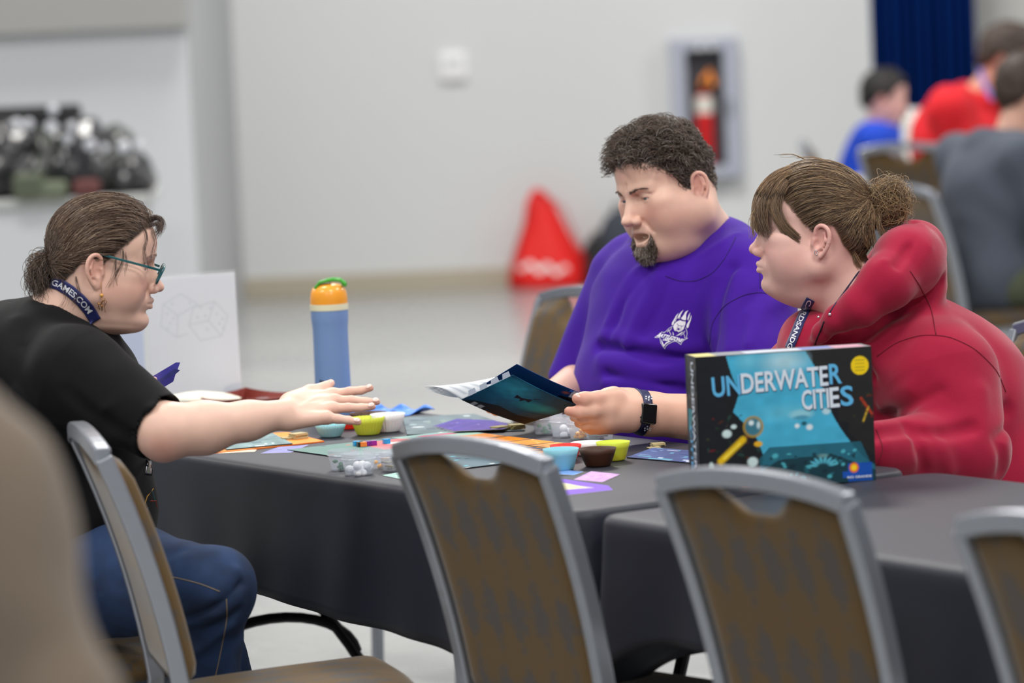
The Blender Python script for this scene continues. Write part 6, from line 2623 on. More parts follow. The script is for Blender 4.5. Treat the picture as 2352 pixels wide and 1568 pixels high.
def band_on(bt_, pts, wpx, name, m, parent, off=.002, n=40, k=5):
    at, L_ = px_path(pts)
    V, F = [], []
    last = None
    for i in range(n + 1):
        x, y, tx, ty = at(i / n)
        for j in range(k + 1):
            v_ = (j / k - .5) * wpx
            p = hit(bt_, x - ty * v_, y + tx * v_, off, last)
            if p is None:
                p = PD(x, y, 7.3)
            last = p
            V.append(tuple(p))
    for i in range(n):
        for j in range(k):
            q_ = i * (k + 1) + j
            F.append((q_, q_ + 1, q_ + k + 2, q_ + k + 1))
    o = link(name, mesh_np(name, V, F), m, parent, True)
    md = o.modifiers.new('s', 'SOLIDIFY')
    md.thickness = .0012
    return o


def print_px(me, mapping, bt_, off, name, m, parent):
    """project a flat mesh (its xy read through mapping -> pixels) onto real cloth"""
    bm = bmesh.new()
    bm.from_mesh(me)
    bmesh.ops.triangulate(bm, faces=bm.faces)
    for v in bm.verts:
        x, y = mapping(v.co.x, v.co.y)
        p = hit(bt_, x, y, off)
        if p is None:
            p = Vector((0, 0, -50))
        v.co = p
    bad = [v for v in bm.verts if v.co.z < -40]
    bmesh.ops.delete(bm, geom=bad, context='VERTS')
    bm.to_mesh(me)
    bm.free()
    return link(name, me, m, parent, True)


def text_along(txt, pts, hpx, bt_, off, name, m, parent, flip=False, u0=0.0, u1=1.0, bold=.001):
    me = text_mesh(txt, .05, bold)
    co = np.array([v.co[:] for v in me.vertices])
    lo, hi = co.min(0), co.max(0)
    at, L_ = px_path(pts)

    def mp(x, y):
        u = u0 + (u1 - u0) * (x - lo[0]) / (hi[0] - lo[0])
        v = ((y - lo[1]) / (hi[1] - lo[1]) - .5) * hpx
        cx_, cy_, tx, ty = at(min(max(u, 0), 1))
        # letters stand to the left of the reading direction
        return cx_ + ty * v, cy_ - tx * v
    return print_px(me, mp, bt_, off, name, m, parent)


M_LAN = mat('navy_ribbon', (30, 34, 92), .55, sheen=.2, bump=.3, bscale=1200, bdist=.0005)
M_LANT = mat('ribbon_white_print', (226, 228, 236), .5)
bt_w1 = bvh_of([w1body, w1shirt])
pth = [(108, 644), (135, 653), (160, 668), (185, 690), (204, 712), (220, 738)]
lan = band_on(bt_w1, pth, 27, 'lanyard', M_LAN, W1, .0030)
text_along('GAMES.COM', pth, 14, bt_w1, .0046, 'lanyard_lettering', M_LANT, lan, u0=.08, u1=.84)
# lower loop of the ribbon on the chest
bt_s1 = bvh_of([w1shirt])
lan2 = band_on(bt_s1, [(346, 1052), (345, 1068), (342, 1090)], 16, 'lanyard_end', mat('badge_sleeve', (40, 42, 52), .2, coat=.5), W1, .003, n=10)

bt_w2 = bvh_of([w2body, hoodie])
pth = [(1862, 688), (1851, 708), (1838, 735), (1826, 765), (1812, 800)]
lan = band_on(bt_w2, pth, 21, 'lanyard', M_LAN, W2, .0035)
text_along('CARDSANDG', pth, 11, bt_w2, .0052, 'lanyard_lettering', M_LANT, lan, u0=.02, u1=1.0)

# shirt logo, drawn in the coordinates of an enlarged crop: 1829 x 1568 for the 140 x 120 pixel patch at (1480, 690)
bt_m = bvh_of([mshirt])
M_INK = mat('white_screen_print', (236, 236, 244), .6)
M_INKP = mat('purple_gap_print', (60, 22, 138), .7)
K_ = 140 / 1829.0


def lpx(x, y):
    return 1480 + x * K_, 690 + y * K_


def logo_poly(polys, off, m, name, parent):
    me = bpy.data.meshes.new(name)
    bm = bmesh.new()
    for pts in polys:
        f = bm.faces.new([bm.verts.new((x, y, 0)) for x, y in pts])
    bmesh.ops.triangulate(bm, faces=bm.faces)
    for _ in range(2):
        bmesh.ops.subdivide_edges(bm, edges=[e for e in bm.edges if e.calc_length() > 70], cuts=1)
        bmesh.ops.triangulate(bm, faces=bm.faces)
    bm.to_mesh(me)
    bm.free()
    return print_px(me, lambda x, y: lpx(x, y), bt_m, off, name, m, parent)


def pline(pts, w):
    out = []
    for (x0, y0), (x1, y1) in zip(pts, pts[1:]):
        l_ = math.hypot(x1 - x0, y1 - y0)
        nx, ny_ = -(y1 - y0) / l_ * w / 2, (x1 - x0) / l_ * w / 2
        ex, ey = (x1 - x0) / l_ * w * .4, (y1 - y0) / l_ * w * .4
        out.append([(x0 + nx - ex, y0 + ny_ - ey), (x1 + nx + ex, y1 + ny_ + ey), (x1 - nx + ex, y1 - ny_ + ey), (x0 - nx - ex, y0 - ny_ - ey)])
    return out


white = [
    [(1180, 275), (1100, 340), (1040, 420), (1000, 485), (1035, 512), (1070, 505), (1090, 430), (1130, 350)],
    [(1030, 370), (960, 440), (890, 560), (830, 660), (822, 720), (850, 740), (880, 700), (900, 640), (935, 560), (985, 460)],
    [(1320, 288), (1230, 340), (1180, 430), (1100, 530), (1120, 560), (1180, 585), (1245, 590), (1255, 560), (1250, 430), (1280, 350)],
    [(1378, 355), (1330, 430), (1290, 540), (1300, 590), (1320, 590), (1350, 480)],
    [(1405, 430), (1370, 560), (1330, 620), (1270, 720), (1258, 790), (1290, 832), (1325, 800), (1350, 700), (1395, 580), (1412, 480)],
    [(1075, 590), (1150, 620), (1235, 625), (1236, 690), (1200, 790), (1176, 862), (1120, 900), (1085, 935), (1060, 920), (1030, 952), (1000, 925), (960, 912), (940, 880), (915, 912), (890, 870), (865, 790), (885, 720), (940, 655), (1010, 610)],
    [(845, 940), (865, 960), (888, 1045), (860, 1035)],
    [(1180, 925), (1120, 985), (1040, 1040), (935, 1062), (1010, 1020), (1100, 960)],
    [(500, 1150), (520, 1260), (580, 1395), (640, 1305), (740, 1245), (830, 1205), (730, 1215), (640, 1265), (588, 1330), (545, 1240)]]
white += pline([(930, 625), (955, 550), (1005, 508), (1050, 540)], 18)
white += pline([(850, 765), (740, 830), (650, 920), (590, 960)], 12)
white += pline([(1235, 810), (1272, 900), (1285, 980), (1262, 1110)], 12)
white += pline([(815, 815), (790, 880), (735, 890), (765, 960), (800, 1030)], 14)
white += pline([(740, 880), (690, 940)], 16)
white += pline([(1215, 915), (1175, 985), (1090, 1050)], 14)
white += pline([(1185, 1000), (1215, 1095)], 12)
white += pline([(525, 940), (430, 1022), (315, 1105), (470, 1108), (472, 1180), (500, 1290), (560, 1380), (612, 1445), (640, 1370), (720, 1300), (860, 1232), (925, 1216), (1000, 1245), (1092, 1325), (1130, 1240), (1200, 1180), (1295, 1130), (1200, 1118)], 12)
white += pline([(525, 940), (600, 965)], 12)
lg = logo_poly(white, .0016, M_INK, 'chest_logo', mshirt)
dark = pline([(985, 692), (1005, 735), (1045, 752), (1090, 748), (1125, 778), (1180, 745)], 12)
dark += pline([(1030, 760), (985, 810), (965, 870), (940, 905)], 9) + pline([(1100, 770), (1105, 840), (1070, 905)], 9)
dark += [[(985, 860), (1005, 825), (1045, 820), (1065, 845), (1060, 875), (1020, 895), (995, 885)]]
dark += pline([(960, 560), (985, 590)], 22)
logo_poly(dark, .0021, M_INKP, 'logo_linework', mshirt)


def logo_text(txt, bl, br, tl, tr, sagv, name):
    me = text_mesh(txt, .05, .0022)
    co = np.array([v.co[:] for v in me.vertices])
    lo, hi = co.min(0), co.max(0)

    def mp(x, y):
        u, v = (x - lo[0]) / (hi[0] - lo[0]), (y - lo[1]) / (hi[1] - lo[1])
        X = (bl[0] * (1 - u) + br[0] * u) * (1 - v) + (tl[0] * (1 - u) + tr[0] * u) * v
        Y = (bl[1] * (1 - u) + br[1] * u) * (1 - v) + (tl[1] * (1 - u) + tr[1] * u) * v + sagv * math.sin(PI * u)
        return lpx(X, Y)
    return print_px(me, mp, bt_m, .0019, name, M_INK, mshirt)


logo_text('BATTLEZONE', (375, 1076), (1095, 1250), (470, 968), (1205, 1160), 0, 'logo_lettering')
logo_text('URSA', (540, 1198), (722, 1222), (592, 1130), (782, 1165), 0, 'logo_lettering')

# small coloured outline print on the woman's black shirt front
for pts, cl in (([(352, 1122), (338, 1140), (332, 1160), (340, 1172)], (176, 128, 30)), ([(362, 1112), (350, 1128), (356, 1150)], (40, 110, 120)), ([(340, 1165), (336, 1185), (330, 1200)], (40, 70, 130)), ([(346, 1150), (358, 1150), (360, 1166)], (170, 60, 40))):
    q_ = [hit(bt_w1, x, y, .0006) for x, y in pts]
    q_ = [p for p in q_ if p is not None]
    if len(q_) > 1:
        MB().tube(q_, .0009, n=6).build('shirt_print', mat('print_%d' % cl[0], cl, .7), w1shirt, world=True)

# glasses
M_TEAL = mat('teal_acetate', (16, 84, 90), .25, coat=.5)
M_LENS = mat('lens_glass', (235, 240, 242), .03, alpha=.16, spec=.9)
gl = MB()
for y in (-1, 1):
    ring = []
    for k_ in range(33):
        a_ = 2 * PI * k_ / 32
        cu, su = math.cos(a_), math.sin(a_)
        e = 3.8
        yy = abs(cu) ** (2 / e) * (1 if cu > 0 else -1) * .026
        zz = abs(su) ** (2 / e) * (1 if su > 0 else -1) * .0165
        ring.append(W1F @ Vector((.1015 + zz * .38 - abs(yy) * .02 + .004, y * .0335 + yy, -.012 + zz)))
    gl.tube(ring, .0023, n=8, cap=False)
gl.tube([W1F @ Vector(q_) for q_ in ((.108, -.009, -.006), (.111, 0, -.003), (.108, .009, -.006))], .0015, n=8)
glasses = gl.build('glasses', M_TEAL, W1, smooth=True, world=True)
for y in (-1, 1):
    MB().bar([W1F @ Vector(q_) for q_ in ((.1045, y * .0625, -.002), (.080, y * .0745, .003), (.030, y * .0805, .0115), (-.008, y * .0825, .018), (-.030, y * .0815, .006))], .0028, .0046, side=W1F.to_3x3() @ Vector((0, 1, 0))).build('temple_arm', M_TEAL, glasses, world=True, bevel=.0008)
    MB().poly([W1F @ Vector((.1055 + zz * .38, y * .0335 + yy, -.012 + zz)) for yy, zz in ((-.024, -.013), (.024, -.013), (.025, .0), (.022, .0145), (-.022, .0145), (-.025, 0))], .0012).build('lens', M_LENS, glasses, world=True)

# earrings
M_GOLD = mat('gold_wire', (190, 140, 70), .25, metal=.9)
e0 = hit(bt_w1, 232, 648, .003)
b = MB()
b.tube([e0, e0 - Vector((0, 0, .012)), e0 - Vector((0, 0, .022))], .0005, n=6)
for k_ in range(7):
    a_ = k_ * .9
    c_ = e0 - Vector((0, 0, .036 + .002 * k_))
    b.tube([c_, c_ + Vector((math.cos(a_) * .006, -.002, .004)), c_ + Vector((math.cos(a_) * .009, -.002, math.sin(a_ * 2) * .008)), c_ + Vector((math.cos(a_) * .005, 0, -.008))], .0006, n=5)
b.tube([e0 - Vector((0, 0, .022)), e0 - Vector((0, 0, .052))], .0005, n=6)
er = b.build('earring', M_GOLD, W1, smooth=True, world=True)
MB().sphere(e0 - Vector((0, 0, .0245)), .0034).build('bead', mat('amber_bead', (220, 160, 70), .2, coat=.6), er, smooth=True, world=True)
e0 = hit(bt_w2, 1874, 580, .002)
MB().tube([e0 + Vector((math.cos(a_) * .0028, -.001, math.sin(a_) * .0045)) for a_ in np.linspace(0, 6.28, 14)], .0009, n=6).build('earring', mat('silver_hoop', (210, 210, 214), .2, metal=.9), W2, smooth=True, world=True)

# hoodie zip, drawcord eyelets
z_ = [hit(bt_w2, x, y, .001) for x, y in ((1893, 738), (1888, 752), (1882, 766), (1876, 780), (1872, 792))]
MB().tube([p for p in z_ if p is not None], .0022, n=6, flat=.5).build('zip', mat('dark_zip', (48, 34, 46), .4, metal=.5), hoodie, smooth=True, world=True)
bt_h = bvh_of([hoodie])
for x, y in ((1880, 728), (1906, 722)):
    p = hit(bt_h, x, y, .002)
    if p is None:
        continue
    MB().sphere(p, .0030, 12, 8).build('eyelet', mat('silver_eyelet', (220, 222, 226), .25, metal=.8), hoodie, smooth=True, world=True)
lin_pts = [hit(bt_w2, x, y, .0015) for x, y in ((1990, 600), (1968, 630), (1945, 662), (1920, 696), (1903, 722))]
MB().tube([p for p in lin_pts if p is not None], .0016, n=6).build('hood_piping', mat('navy_piping', (40, 34, 66), .7), hoodie, smooth=True, world=True)

# smart watch
btb = bvh_of([mbody])
wc = hit(btb, 1488, 950, 0)
axd = (PD(1640, 962, 7.55) - PD(1424, 938, 7.48)).normalized()        # along the forearm
nw = -ray(1488, 950).normalized() + Vector((0, 0, .10))
nw = (nw - axd * nw.dot(axd)).normalized()
upw = nw.cross(axd)
if upw.z < 0:
    upw = -upw
WMx = Matrix((axd, upw, nw)).transposed().to_4x4()
WMx = Matrix.Translation(wc + nw * .004) @ WMx
kk = wc.y / FPX
b = MB()
b.box((0, 0, 0), (40 * kk, 48 * kk, .0100), bev=.0045, M=WMx, seg=4)
M_WCASE = mat('black_watch_case', (16, 17, 19), .18, coat=.7)
watch = b.build('watch', M_WCASE, PM, smooth='auto', world=True)
MB().box((0, 0, .0052), (33 * kk, 41 * kk, .0012), bev=.0005, M=WMx).build('watch_screen', mat('watch_glass', (4, 4, 6), .22, spec=.25), watch, world=True)
MB().box((-21.5 * kk, -8 * kk, .0), (.003, .008, .006), bev=.001, M=WMx).build('watch_crown', M_WCASE, watch, world=True)
ctr = lwr + (PD(1488, 950, 7.5) - lwr) * 1.0
ctr = Vector(wc) - nw * .040
V, F = [], []
NB = 56
for i in range(NB):
    a_ = 2 * PI * i / NB
    d_ = (upw * math.sin(a_) + nw * math.cos(a_))
    for j in range(5):
        o_ = ctr + axd * (j / 4 - .5) * .0215
        h_ = btb.ray_cast(o_ + d_ * .12, -d_)
        V.append(tuple((h_[0] if h_[0] is not None else o_ + d_ * .04) + d_ * .0014))
for i in range(NB):
    for j in range(4):
        q_, r_ = i * 5 + j, ((i + 1) % NB) * 5 + j
        F.append((q_, q_ + 1, r_ + 1, r_))
strap = link('watch_strap', mesh_np('watch_strap', V, F), mat('navy_rubber', (24, 30, 74), .5), watch, True)
strap.modifiers.new('s', 'SOLIDIFY').thickness = .0022
bts = bvh_of([strap, mbody])
M_DOT = mat('white_dot', (226, 232, 240), .5)
for x, y in ((1484, 911), (1491, 911), (1497, 911), (1484, 916), (1497, 916), (1490, 914), (1490, 919), (1487, 979), (1481, 983), (1493, 983), (1487, 985), (1481, 988), (1493, 988)):
    p = hit(bts, x, y, .0001)
    MB().sphere(p, .0019, 10, 6).build('strap_dot', M_DOT, strap, smooth=True, world=True)

# collar rib of the purple shirt, following the neck opening
def rim_loop(bt_, px, d0, r, name, m, parent):
    q_ = [hit(bt_, x, y, .001) for x, y in px]
    q_ = [p for p in q_ if p is not None]
    if len(q_) > 2:
        MB().tube(q_, r, n=8).build(name, m, parent, smooth=True, world=True)


stitch(mshirt, PM, [(1528, 634), (1560, 646), (1600, 646), (1638, 628), (1668, 590), (1690, 545)], 7.0, m=mat('dark_purple_thread', (40, 10, 100), .8), r=.0009, name='collar_seam')
stitch(mshirt, PM, [(1747, 575), (1745, 620), (1746, 662)], 7.0, m=bpy.data.materials['dark_purple_thread'], r=.0009, name='shoulder_seam')
stitch(mshirt, PM, [(1630, 790), (1635, 740), (1665, 700), (1710, 676), (1750, 670), (1800, 688)], 7.0, m=bpy.data.materials['dark_purple_thread'], r=.0009, name='sleeve_seam')
# ------------------------------------------------------------------ other people and things further off
M_TAUPE = mat('taupe_knit', (104, 92, 80), .9, bump=.4, bscale=300, sheen=.2)


def simple_head(s, F, **kw):
    head_sdf(s, F, **kw)


def hair_shell(name, F, m, parent, pts, thick=.016, h=.006, seed=1):
    """short hair as one shell over the scalp, cut along a hairline"""
    n = 60
    rg_ = np.random.default_rng(seed)
    V, F2 = [], []
    th = np.linspace(0, PI, n // 2 + 1)
    ph = np.linspace(0, 2 * PI, n, endpoint=False)
    D_ = np.array([[(math.sin(a) * math.cos(b), math.sin(a) * math.sin(b), math.cos(a)) for b in ph] for a in th])
    R_ = hrad(D_.reshape(-1, 3)).reshape(D_.shape[:2])
    P_ = HC + D_ * R_[..., None]
    q_ = P_.reshape(-1, 3)
    inn = in_hair(q_, pts).reshape(R_.shape)
    t_ = np.clip(inn / .012, -1, 1)
    P_ = HC + D_ * (R_ + np.where(t_ > 0, t_ * thick * (1 + .25 * rg_.normal(size=t_.shape)), -.012))[..., None]
    P_ = to_world(P_.reshape(-1, 3), F)
    for i in range(len(th) - 1):
        for j in range(n):
            j2 = (j + 1) % n
            F2.append((i * n + j, (i + 1) * n + j, (i + 1) * n + j2, i * n + j2))
    return link(name, mesh_np(name, P_, F2), m, parent, True)


HLM = [(0, .072), (40, .060), (60, .03), (80, -.01), (95, .02), (120, -.02), (150, -.05), (180, -.058)]
M_HB = mat('black_hair', (28, 24, 23), .6, bump=.5, bscale=200)
M_HBR = mat('brown_hair', (56, 42, 34), .6, bump=.5, bscale=200)


def skin_part(s, F, parent, h, base=(214, 168, 148), beard=None, name='body'):
    v, f = s.mesh(h)
    q, c, blend, g = skin_color(v, F, base, (186, 116, 110), (206, 130, 120))
    if beard:
        w = np.clip((-.045 - q[:, 2] + np.abs(q[:, 1]) * .2) / .012, 0, 1) * np.clip((q[:, 0] - .0) / .02, 0, 1) * np.clip((q[:, 2] + .15) / .01, 0, 1)
        blend(.9 * w, beard)
    return link(name, mesh_np(name, v, f, col=c), M_SKIN, parent, True)


# the standing person at the near left, out of focus: only a shoulder and arm reach into the frame
DB = 3.45
T = person(PD(-330, 1300, DB), 'person in a taupe knit top, a large blurred shoulder at the left edge')
cB = PD(-330, 1300, DB)
HB = frame(Vector((cB.x - .02, DB + .04, 1.50)), (.2, 1, -.1))
s = Sdf()
simple_head(s, HB)
s.rc(HB @ Vector((-.02, 0, -.05)), Vector((cB.x, DB, 1.36)), .055, .065, k=.03)
a1, a2, a3 = PD(-95, 1200, DB), PD(130, 1640, DB - .05), PD(-40, 1960, DB + .12)
s.rc(a1, a2, .045, .040, k=.02)
s.rc(a2, a3, .038, .028, k=.02)
hand(s, a3, Vector((-.6, .7, -.3)), (0, 0, 1), 'y')
b1 = Vector((2 * cB.x - a1.x, a1.y, a1.z))
b2 = Vector((2 * cB.x - a2.x, a2.y, a2.z))
b3 = Vector((2 * cB.x - a3.x, a3.y, a3.z))
s.rc(b1, b2, .045, .040, k=.02)
s.rc(b2, b3, .038, .028, k=.02)
hand(s, b3, Vector((.6, .7, -.3)), (0, 0, 1), 'x')
skin_part(s, HB, T, .006)
hair_shell('hair', HB, M_HBR, T, [(0, .07), (60, .03), (90, .0), (120, -.06), (180, -.09)], .018)
s = Sdf()
s.ell((cB.x, DB, 1.14), (.20, .13, .19), k=.05)
s.ell((cB.x, DB, .95), (.175, .13, .20), k=.08)
s.rc(a1, b1, .072, .072, k=.05)
s.rc(a1, a2, .076, .058, k=.04)
s.rc(a2, a3 + (a2 - a3) * .1, .056, .040, k=.03)
s.rc(b1, b2, .076, .058, k=.04)
s.rc(b2, b3 + (b2 - b3) * .1, .056, .040, k=.03)
s.ell(HB @ Vector((-.02, 0, -.14)), (.062, .062, .05), k=.01, op='s')
s.wave(.004, 25, 2)
sdf_obj(s, 'knit_top', .007, M_TAUPE, T)
s = Sdf()
for y in (-1, 1):
    s.rc((cB.x + y * .09, DB, .88), (cB.x + y * .10, DB + .01, .48), .095, .07, k=.05)
    s.rc((cB.x + y * .10, DB + .01, .48), (cB.x + y * .10, DB, .10), .068, .052, k=.03)
sdf_obj(s, 'trousers', .009, M_DARKTR, T)
for y in (-1, 1):
    MB().tube([(cB.x + y * .10, DB - .06, .045), (cB.x + y * .10, DB + .0, .05), (cB.x + y * .10, DB + .10, .04), (cB.x + y * .10, DB + .18, .03)], [.04, .048, .042, .025], n=16).build('shoe', M_BLACK, T, smooth='auto', world=True)


def seated(label, hp, D, fwd, top_m, leg_m, base, hairm, beard=None, name_top='shirt', sc=1.0, sleeve=.55, hood=False, tors=None, arm_px=None, lean=.08, hairpts=None, tilt=-.15, bs=1.0, neck=.0):
    """a blurred seated figure; hp = head pixel"""
    f = Vector(fwd).normalized()
    l = Vector((-f.y, f.x, 0))
    hc_ = PD(hp[0], hp[1], D)
    base_p = Vector((hc_.x, hc_.y, 0)) - f * lean
    T = person(base_p, label)
    Hh = hc_.z
    HF = frame(hc_, (f.x, f.y, tilt), sc=sc)
    s = Sdf()
    simple_head(s, HF, fat=.004)
    nk = base_p + f * lean * .5 + Vector((0, 0, Hh - .17 * sc + neck))
    s.rc(HF @ Vector((-.02, 0, -.05)), nk, .055 * sc, .065 * sc, k=.03)
    sh_z = Hh - .215 * sc + neck
    bw = .19 * bs
    arms = []
    for y in (-1, 1):
        a = base_p + l * y * bw * sc + Vector((0, 0, sh_z))
        e = a + f * .10 * sc + l * y * .03 - Vector((0, 0, .27 * sc))
        w = e + f * .22 * sc - l * y * .07 + Vector((0, 0, .04))
        arms.append((a, e, w))
        s.rc(a, e, .045 * sc, .040 * sc, k=.02)
        s.rc(e, w, .040 * sc, .027 * sc, k=.02)
        hand(s, w, f * .9 - l * y * .3, (0, 0, 1), 'y' if y < 0 else 'x', sc=.9 * sc)
    skin_part(s, HF, T, .0075, base, beard)
    hair_shell('hair', HF, hairm, T, hairpts or HLM, .018)
    s = Sdf()
    ch = base_p + Vector((0, 0, sh_z - .12 * sc))
    R = Matrix((f, l, Vector((0, 0, 1)))).transposed()
    s.ell(ch, (.13 * sc * bs, bw * sc, .18 * sc), R=R, k=.05)
    pel = base_p + Vector((0, 0, .60))
    s.ell(pel - f * .04, (.15 * sc, .18 * sc, .18), R=R, k=.10)
    s.rc(ch, pel - f * .02, .15 * sc, .16 * sc, k=.08)
    s.rc(arms[0][0], arms[1][0], .080 * sc, .080 * sc, k=.05)
    s.ell(nk - Vector((0, 0, .03)), (.10, .12, .06), R=R, k=.05)
    for a, e, w in arms:
        s.rc(a, a.lerp(e, min(1, sleeve)), .078 * sc, .064 * sc, k=.04)
        if sleeve > 1:
            s.rc(e, e.lerp(w, .9), .060 * sc, .045 * sc, k=.03)
    if hood:
        s.chain([nk + l * .10 + f * .06, nk + l * .10 - f * .04, nk - f * .12, nk - l * .10 - f * .04, nk - l * .10 + f * .06], [.03, .05, .06, .05, .03], k=.03)
    s.rc(HF @ Vector((-.02, 0, -.05)), nk, .058 * sc, .070 * sc, k=.01, op='s')
    s.wave(.005, 22, 3)
    sdf_obj(s, name_top, .010, top_m, T)
    s = Sdf()
    for y in (-1, 1):
        k_ = base_p + f * .38 * sc + l * y * .12 + Vector((0, 0, .52))
        s.rc(base_p + l * y * .10 + Vector((0, 0, .56)), k_, .10 * sc, .075 * sc, k=.04)
        s.rc(k_, Vector((k_.x, k_.y, .10)), .070 * sc, .055 * sc, k=.03)
    s.ell(base_p + Vector((0, 0, .56)), (.16, .17, .12), k=.04)
    sdf_obj(s, 'trousers', .012, leg_m, T)
    for y in (-1, 1):
        k_ = base_p + f * .38 * sc + l * y * .12
        MB().tube([k_ - f * .05 + Vector((0, 0, .045)), k_ + Vector((0, 0, .05)), k_ + f * .10 + Vector((0, 0, .04)), k_ + f * .18 + Vector((0, 0, .03))], [.04, .046, .04, .025], n=12).build('shoe', M_BLACK, T, smooth='auto', world=True)
    return T


M_BLUES = mat('royal_blue_cotton', (12, 62, 184), .8)
M_REDS = mat('bright_red_cotton', (206, 16, 30), .8)
M_GREYH = mat('slate_fleece', (74, 80, 92), .9, bump=.4, bscale=100)
M_OLIVE = mat('olive_cotton', (78, 84, 66), .9)
seated('child with short black hair in a royal blue shirt, seated beyond the fair haired person', (2034, 226), 18.9, (1, -.10, 0), M_BLUES, M_DARKTR, (226, 176, 166), M_HB, sc=1.06, sleeve=.8, lean=.06, neck=.035)
seated('bearded man in a bright red shirt with a lanyard, seated at the upper right', (2318, 138), 17.2, (1, -.25, 0), M_REDS, M_DARKTR, (206, 150, 128), M_HBR, beard=(70, 50, 40), sc=1.22, sleeve=.55, lean=.24, tilt=-.35, bs=1.32, neck=.06)
seated('person in a slate grey hooded top with back to camera at the right edge', (2360, 212), 14.2, (.92, .38, 0), M_GREYH, M_OLIVE, (206, 160, 140), M_HBR, sc=1.08, sleeve=1.5, hood=True, lean=.16, bs=1.2, hairpts=[(0, .07), (60, .03), (80, 0), (95, .02), (120, -.03), (180, -.07)])

# table and white jug beyond the distant chair
p = PD(2108, 320, 17.0)
MBt = thing('folding_table', 'distant table between the child in blue and the man in red', 'table', (p.x + .3, 18.3, 0), .1)
MB().box((0, 0, .735), (1.2, .7, .03), bev=.01).build('tabletop', M_TTOP, MBt)
for sx in (-.5, .5):
    for sy in (-.28, .28):
        MB().tube([(sx, sy, .72), (sx * 1.02, sy * 1.02, 0)], .014).build('leg', M_METALD, MBt)
p = PD(2104, 318, 18.2)
t = thing('white_jug', 'white plastic jug standing beyond the distant brown chair back', 'jug', (p.x + .0, 18.2, .7505))
hz = PD(2106, 258, 18.2).z - .75
MB().lathe([(.05, 0), (.066, .01), (.066, hz * .80), (.055, hz * .92), (.035, hz * .96), (.033, hz)], n=24).build('jug_body', mat('milky_plastic', (214, 216, 210), .5), t, smooth='auto')
MB().lathe([(.033, hz), (.033, hz + .02)], n=20).build('cap', M_WHITE, t)

# red drawstring bag against the back wall
p = PZ(1262, 660, 0)
k = p.y / FPX
t = thing('drawstring_bag', 'red drawstring bag with white print slumped against the back wall', 'bag', (p.x, p.y, 0))
h = 228 * k
n = 48
V, F = [], []
rg_ = np.random.default_rng(4)
prof = [(0.0, .90), (.03, 1.0), (.15, .97), (.35, .80), (.55, .60), (.72, .45), (.86, .34), (.95, .20), (1.0, .08)]
for (zz, rr) in prof:
    for i in range(n):
        a = 2 * PI * i / n
        w_ = 1 + .05 * math.sin(5 * a + zz * 4) + .03 * math.sin(9 * a + zz * 9)
        V.append((rr * 92 * k * w_ * math.cos(a) - (zz * zz) * 18 * k + .0, rr * 50 * k * w_ * math.sin(a), zz * h))
for j in range(len(prof) - 1):
    for i in range(n):
        i2 = (i + 1) % n
        F.append((j * n + i, j * n + i2, (j + 1) * n + i2, (j + 1) * n + i))
F.append(tuple(range(n))[::-1])
F.append(tuple(range((len(prof) - 1) * n, len(prof) * n)))
M_BAG = mat('red_nylon', (232, 30, 26), .55, bump=.6, bscale=30, bdist=.01)
o = link('bag_body', mesh_np('bag_body', V, F), M_BAG, t)
bv = BVHTree.FromPolygons([tuple(v) for v in V], [tuple(f) for f in F])
pts = []
q = MB()
rows = []
for i in range(25):
    u = i / 24 * 2 - 1
    col_ = []
    for j in range(5):
        x_ = (-.14 + u * .62) * 92 * k
        z_ = (.21 - .035 * u + .03 * math.sin(u * 9)) * h + (j / 4 - .5) * .055 * h * (1.3 - .5 * abs(u))
        h_ = bv.ray_cast(Vector((x_, -2, z_)), Vector((0, 1, 0)))
        col_.append(q.bm.verts.new((h_[0] + Vector((0, -.003, 0))) if h_[0] is not None else Vector((x_, -.05, z_))))
    rows.append(col_)
for a_, b_ in zip(rows, rows[1:]):
    for j in range(4):
        q.bm.faces.new((a_[j], b_[j], b_[j + 1], a_[j + 1]))
q.build('white_print', mat('white_bag_print', (240, 226, 224), .6), t)
for sx in (-1, 1):
    MB().tube([(-.18 * 92 * k, -.02, h * .98), (sx * .10, -.10, h * .8), (sx * .22, -.09, h * .25), (sx * .17, -.07, .02)], .006).build('drawcord', mat('red_cord', (190, 20, 24), .7), t, smooth=True)


def lump_bag(px, py, wpx, hpx, col, lab, seed, name='backpack', D=None):
    p = PZ(px, py, 0)
    if D:
        p = Vector((PD(px, py, D).x, D, 0))
    k = p.y / FPX
    t = thing(name, lab, 'bag', (p.x, p.y, 0))
    w, h = wpx * k, hpx * k
    s = Sdf()
    s.ell((p.x, p.y, h * .45), (w * .5, w * .32, h * .52))
    s.ell((p.x, p.y - w * .2, h * .30), (w * .38, w * .2, h * .28), k=.03)
    s.ell((p.x, p.y, .05), (w * .48, w * .3, .06), k=.05)
    s.plane((p.x, p.y, .002), (0, 0, -1)) if False else None
    s.fold([(p.x - w * .4, p.y - w * .25, h * .5), (p.x + w * .4, p.y - w * .25, h * .55)], -.012, .015)
    s.wave(.008, 18, seed)
    v, f = s.mesh(.015)
    v[:, 2] = np.maximum(v[:, 2], .0)
    m = mat('bag_cloth_%d' % seed, col, .7, bump=.4, bscale=60)
    link('bag_body', mesh_np('bag_body', v, f), m, t, True)
    MB().tube([(-w * .12, 0, h * .93), (-w * .1, 0, h * 1.02), (w * .1, 0, h * 1.02), (w * .12, 0, h * .93)], .010).build('grab_handle', M_BLACK, t, smooth=True)
    return t


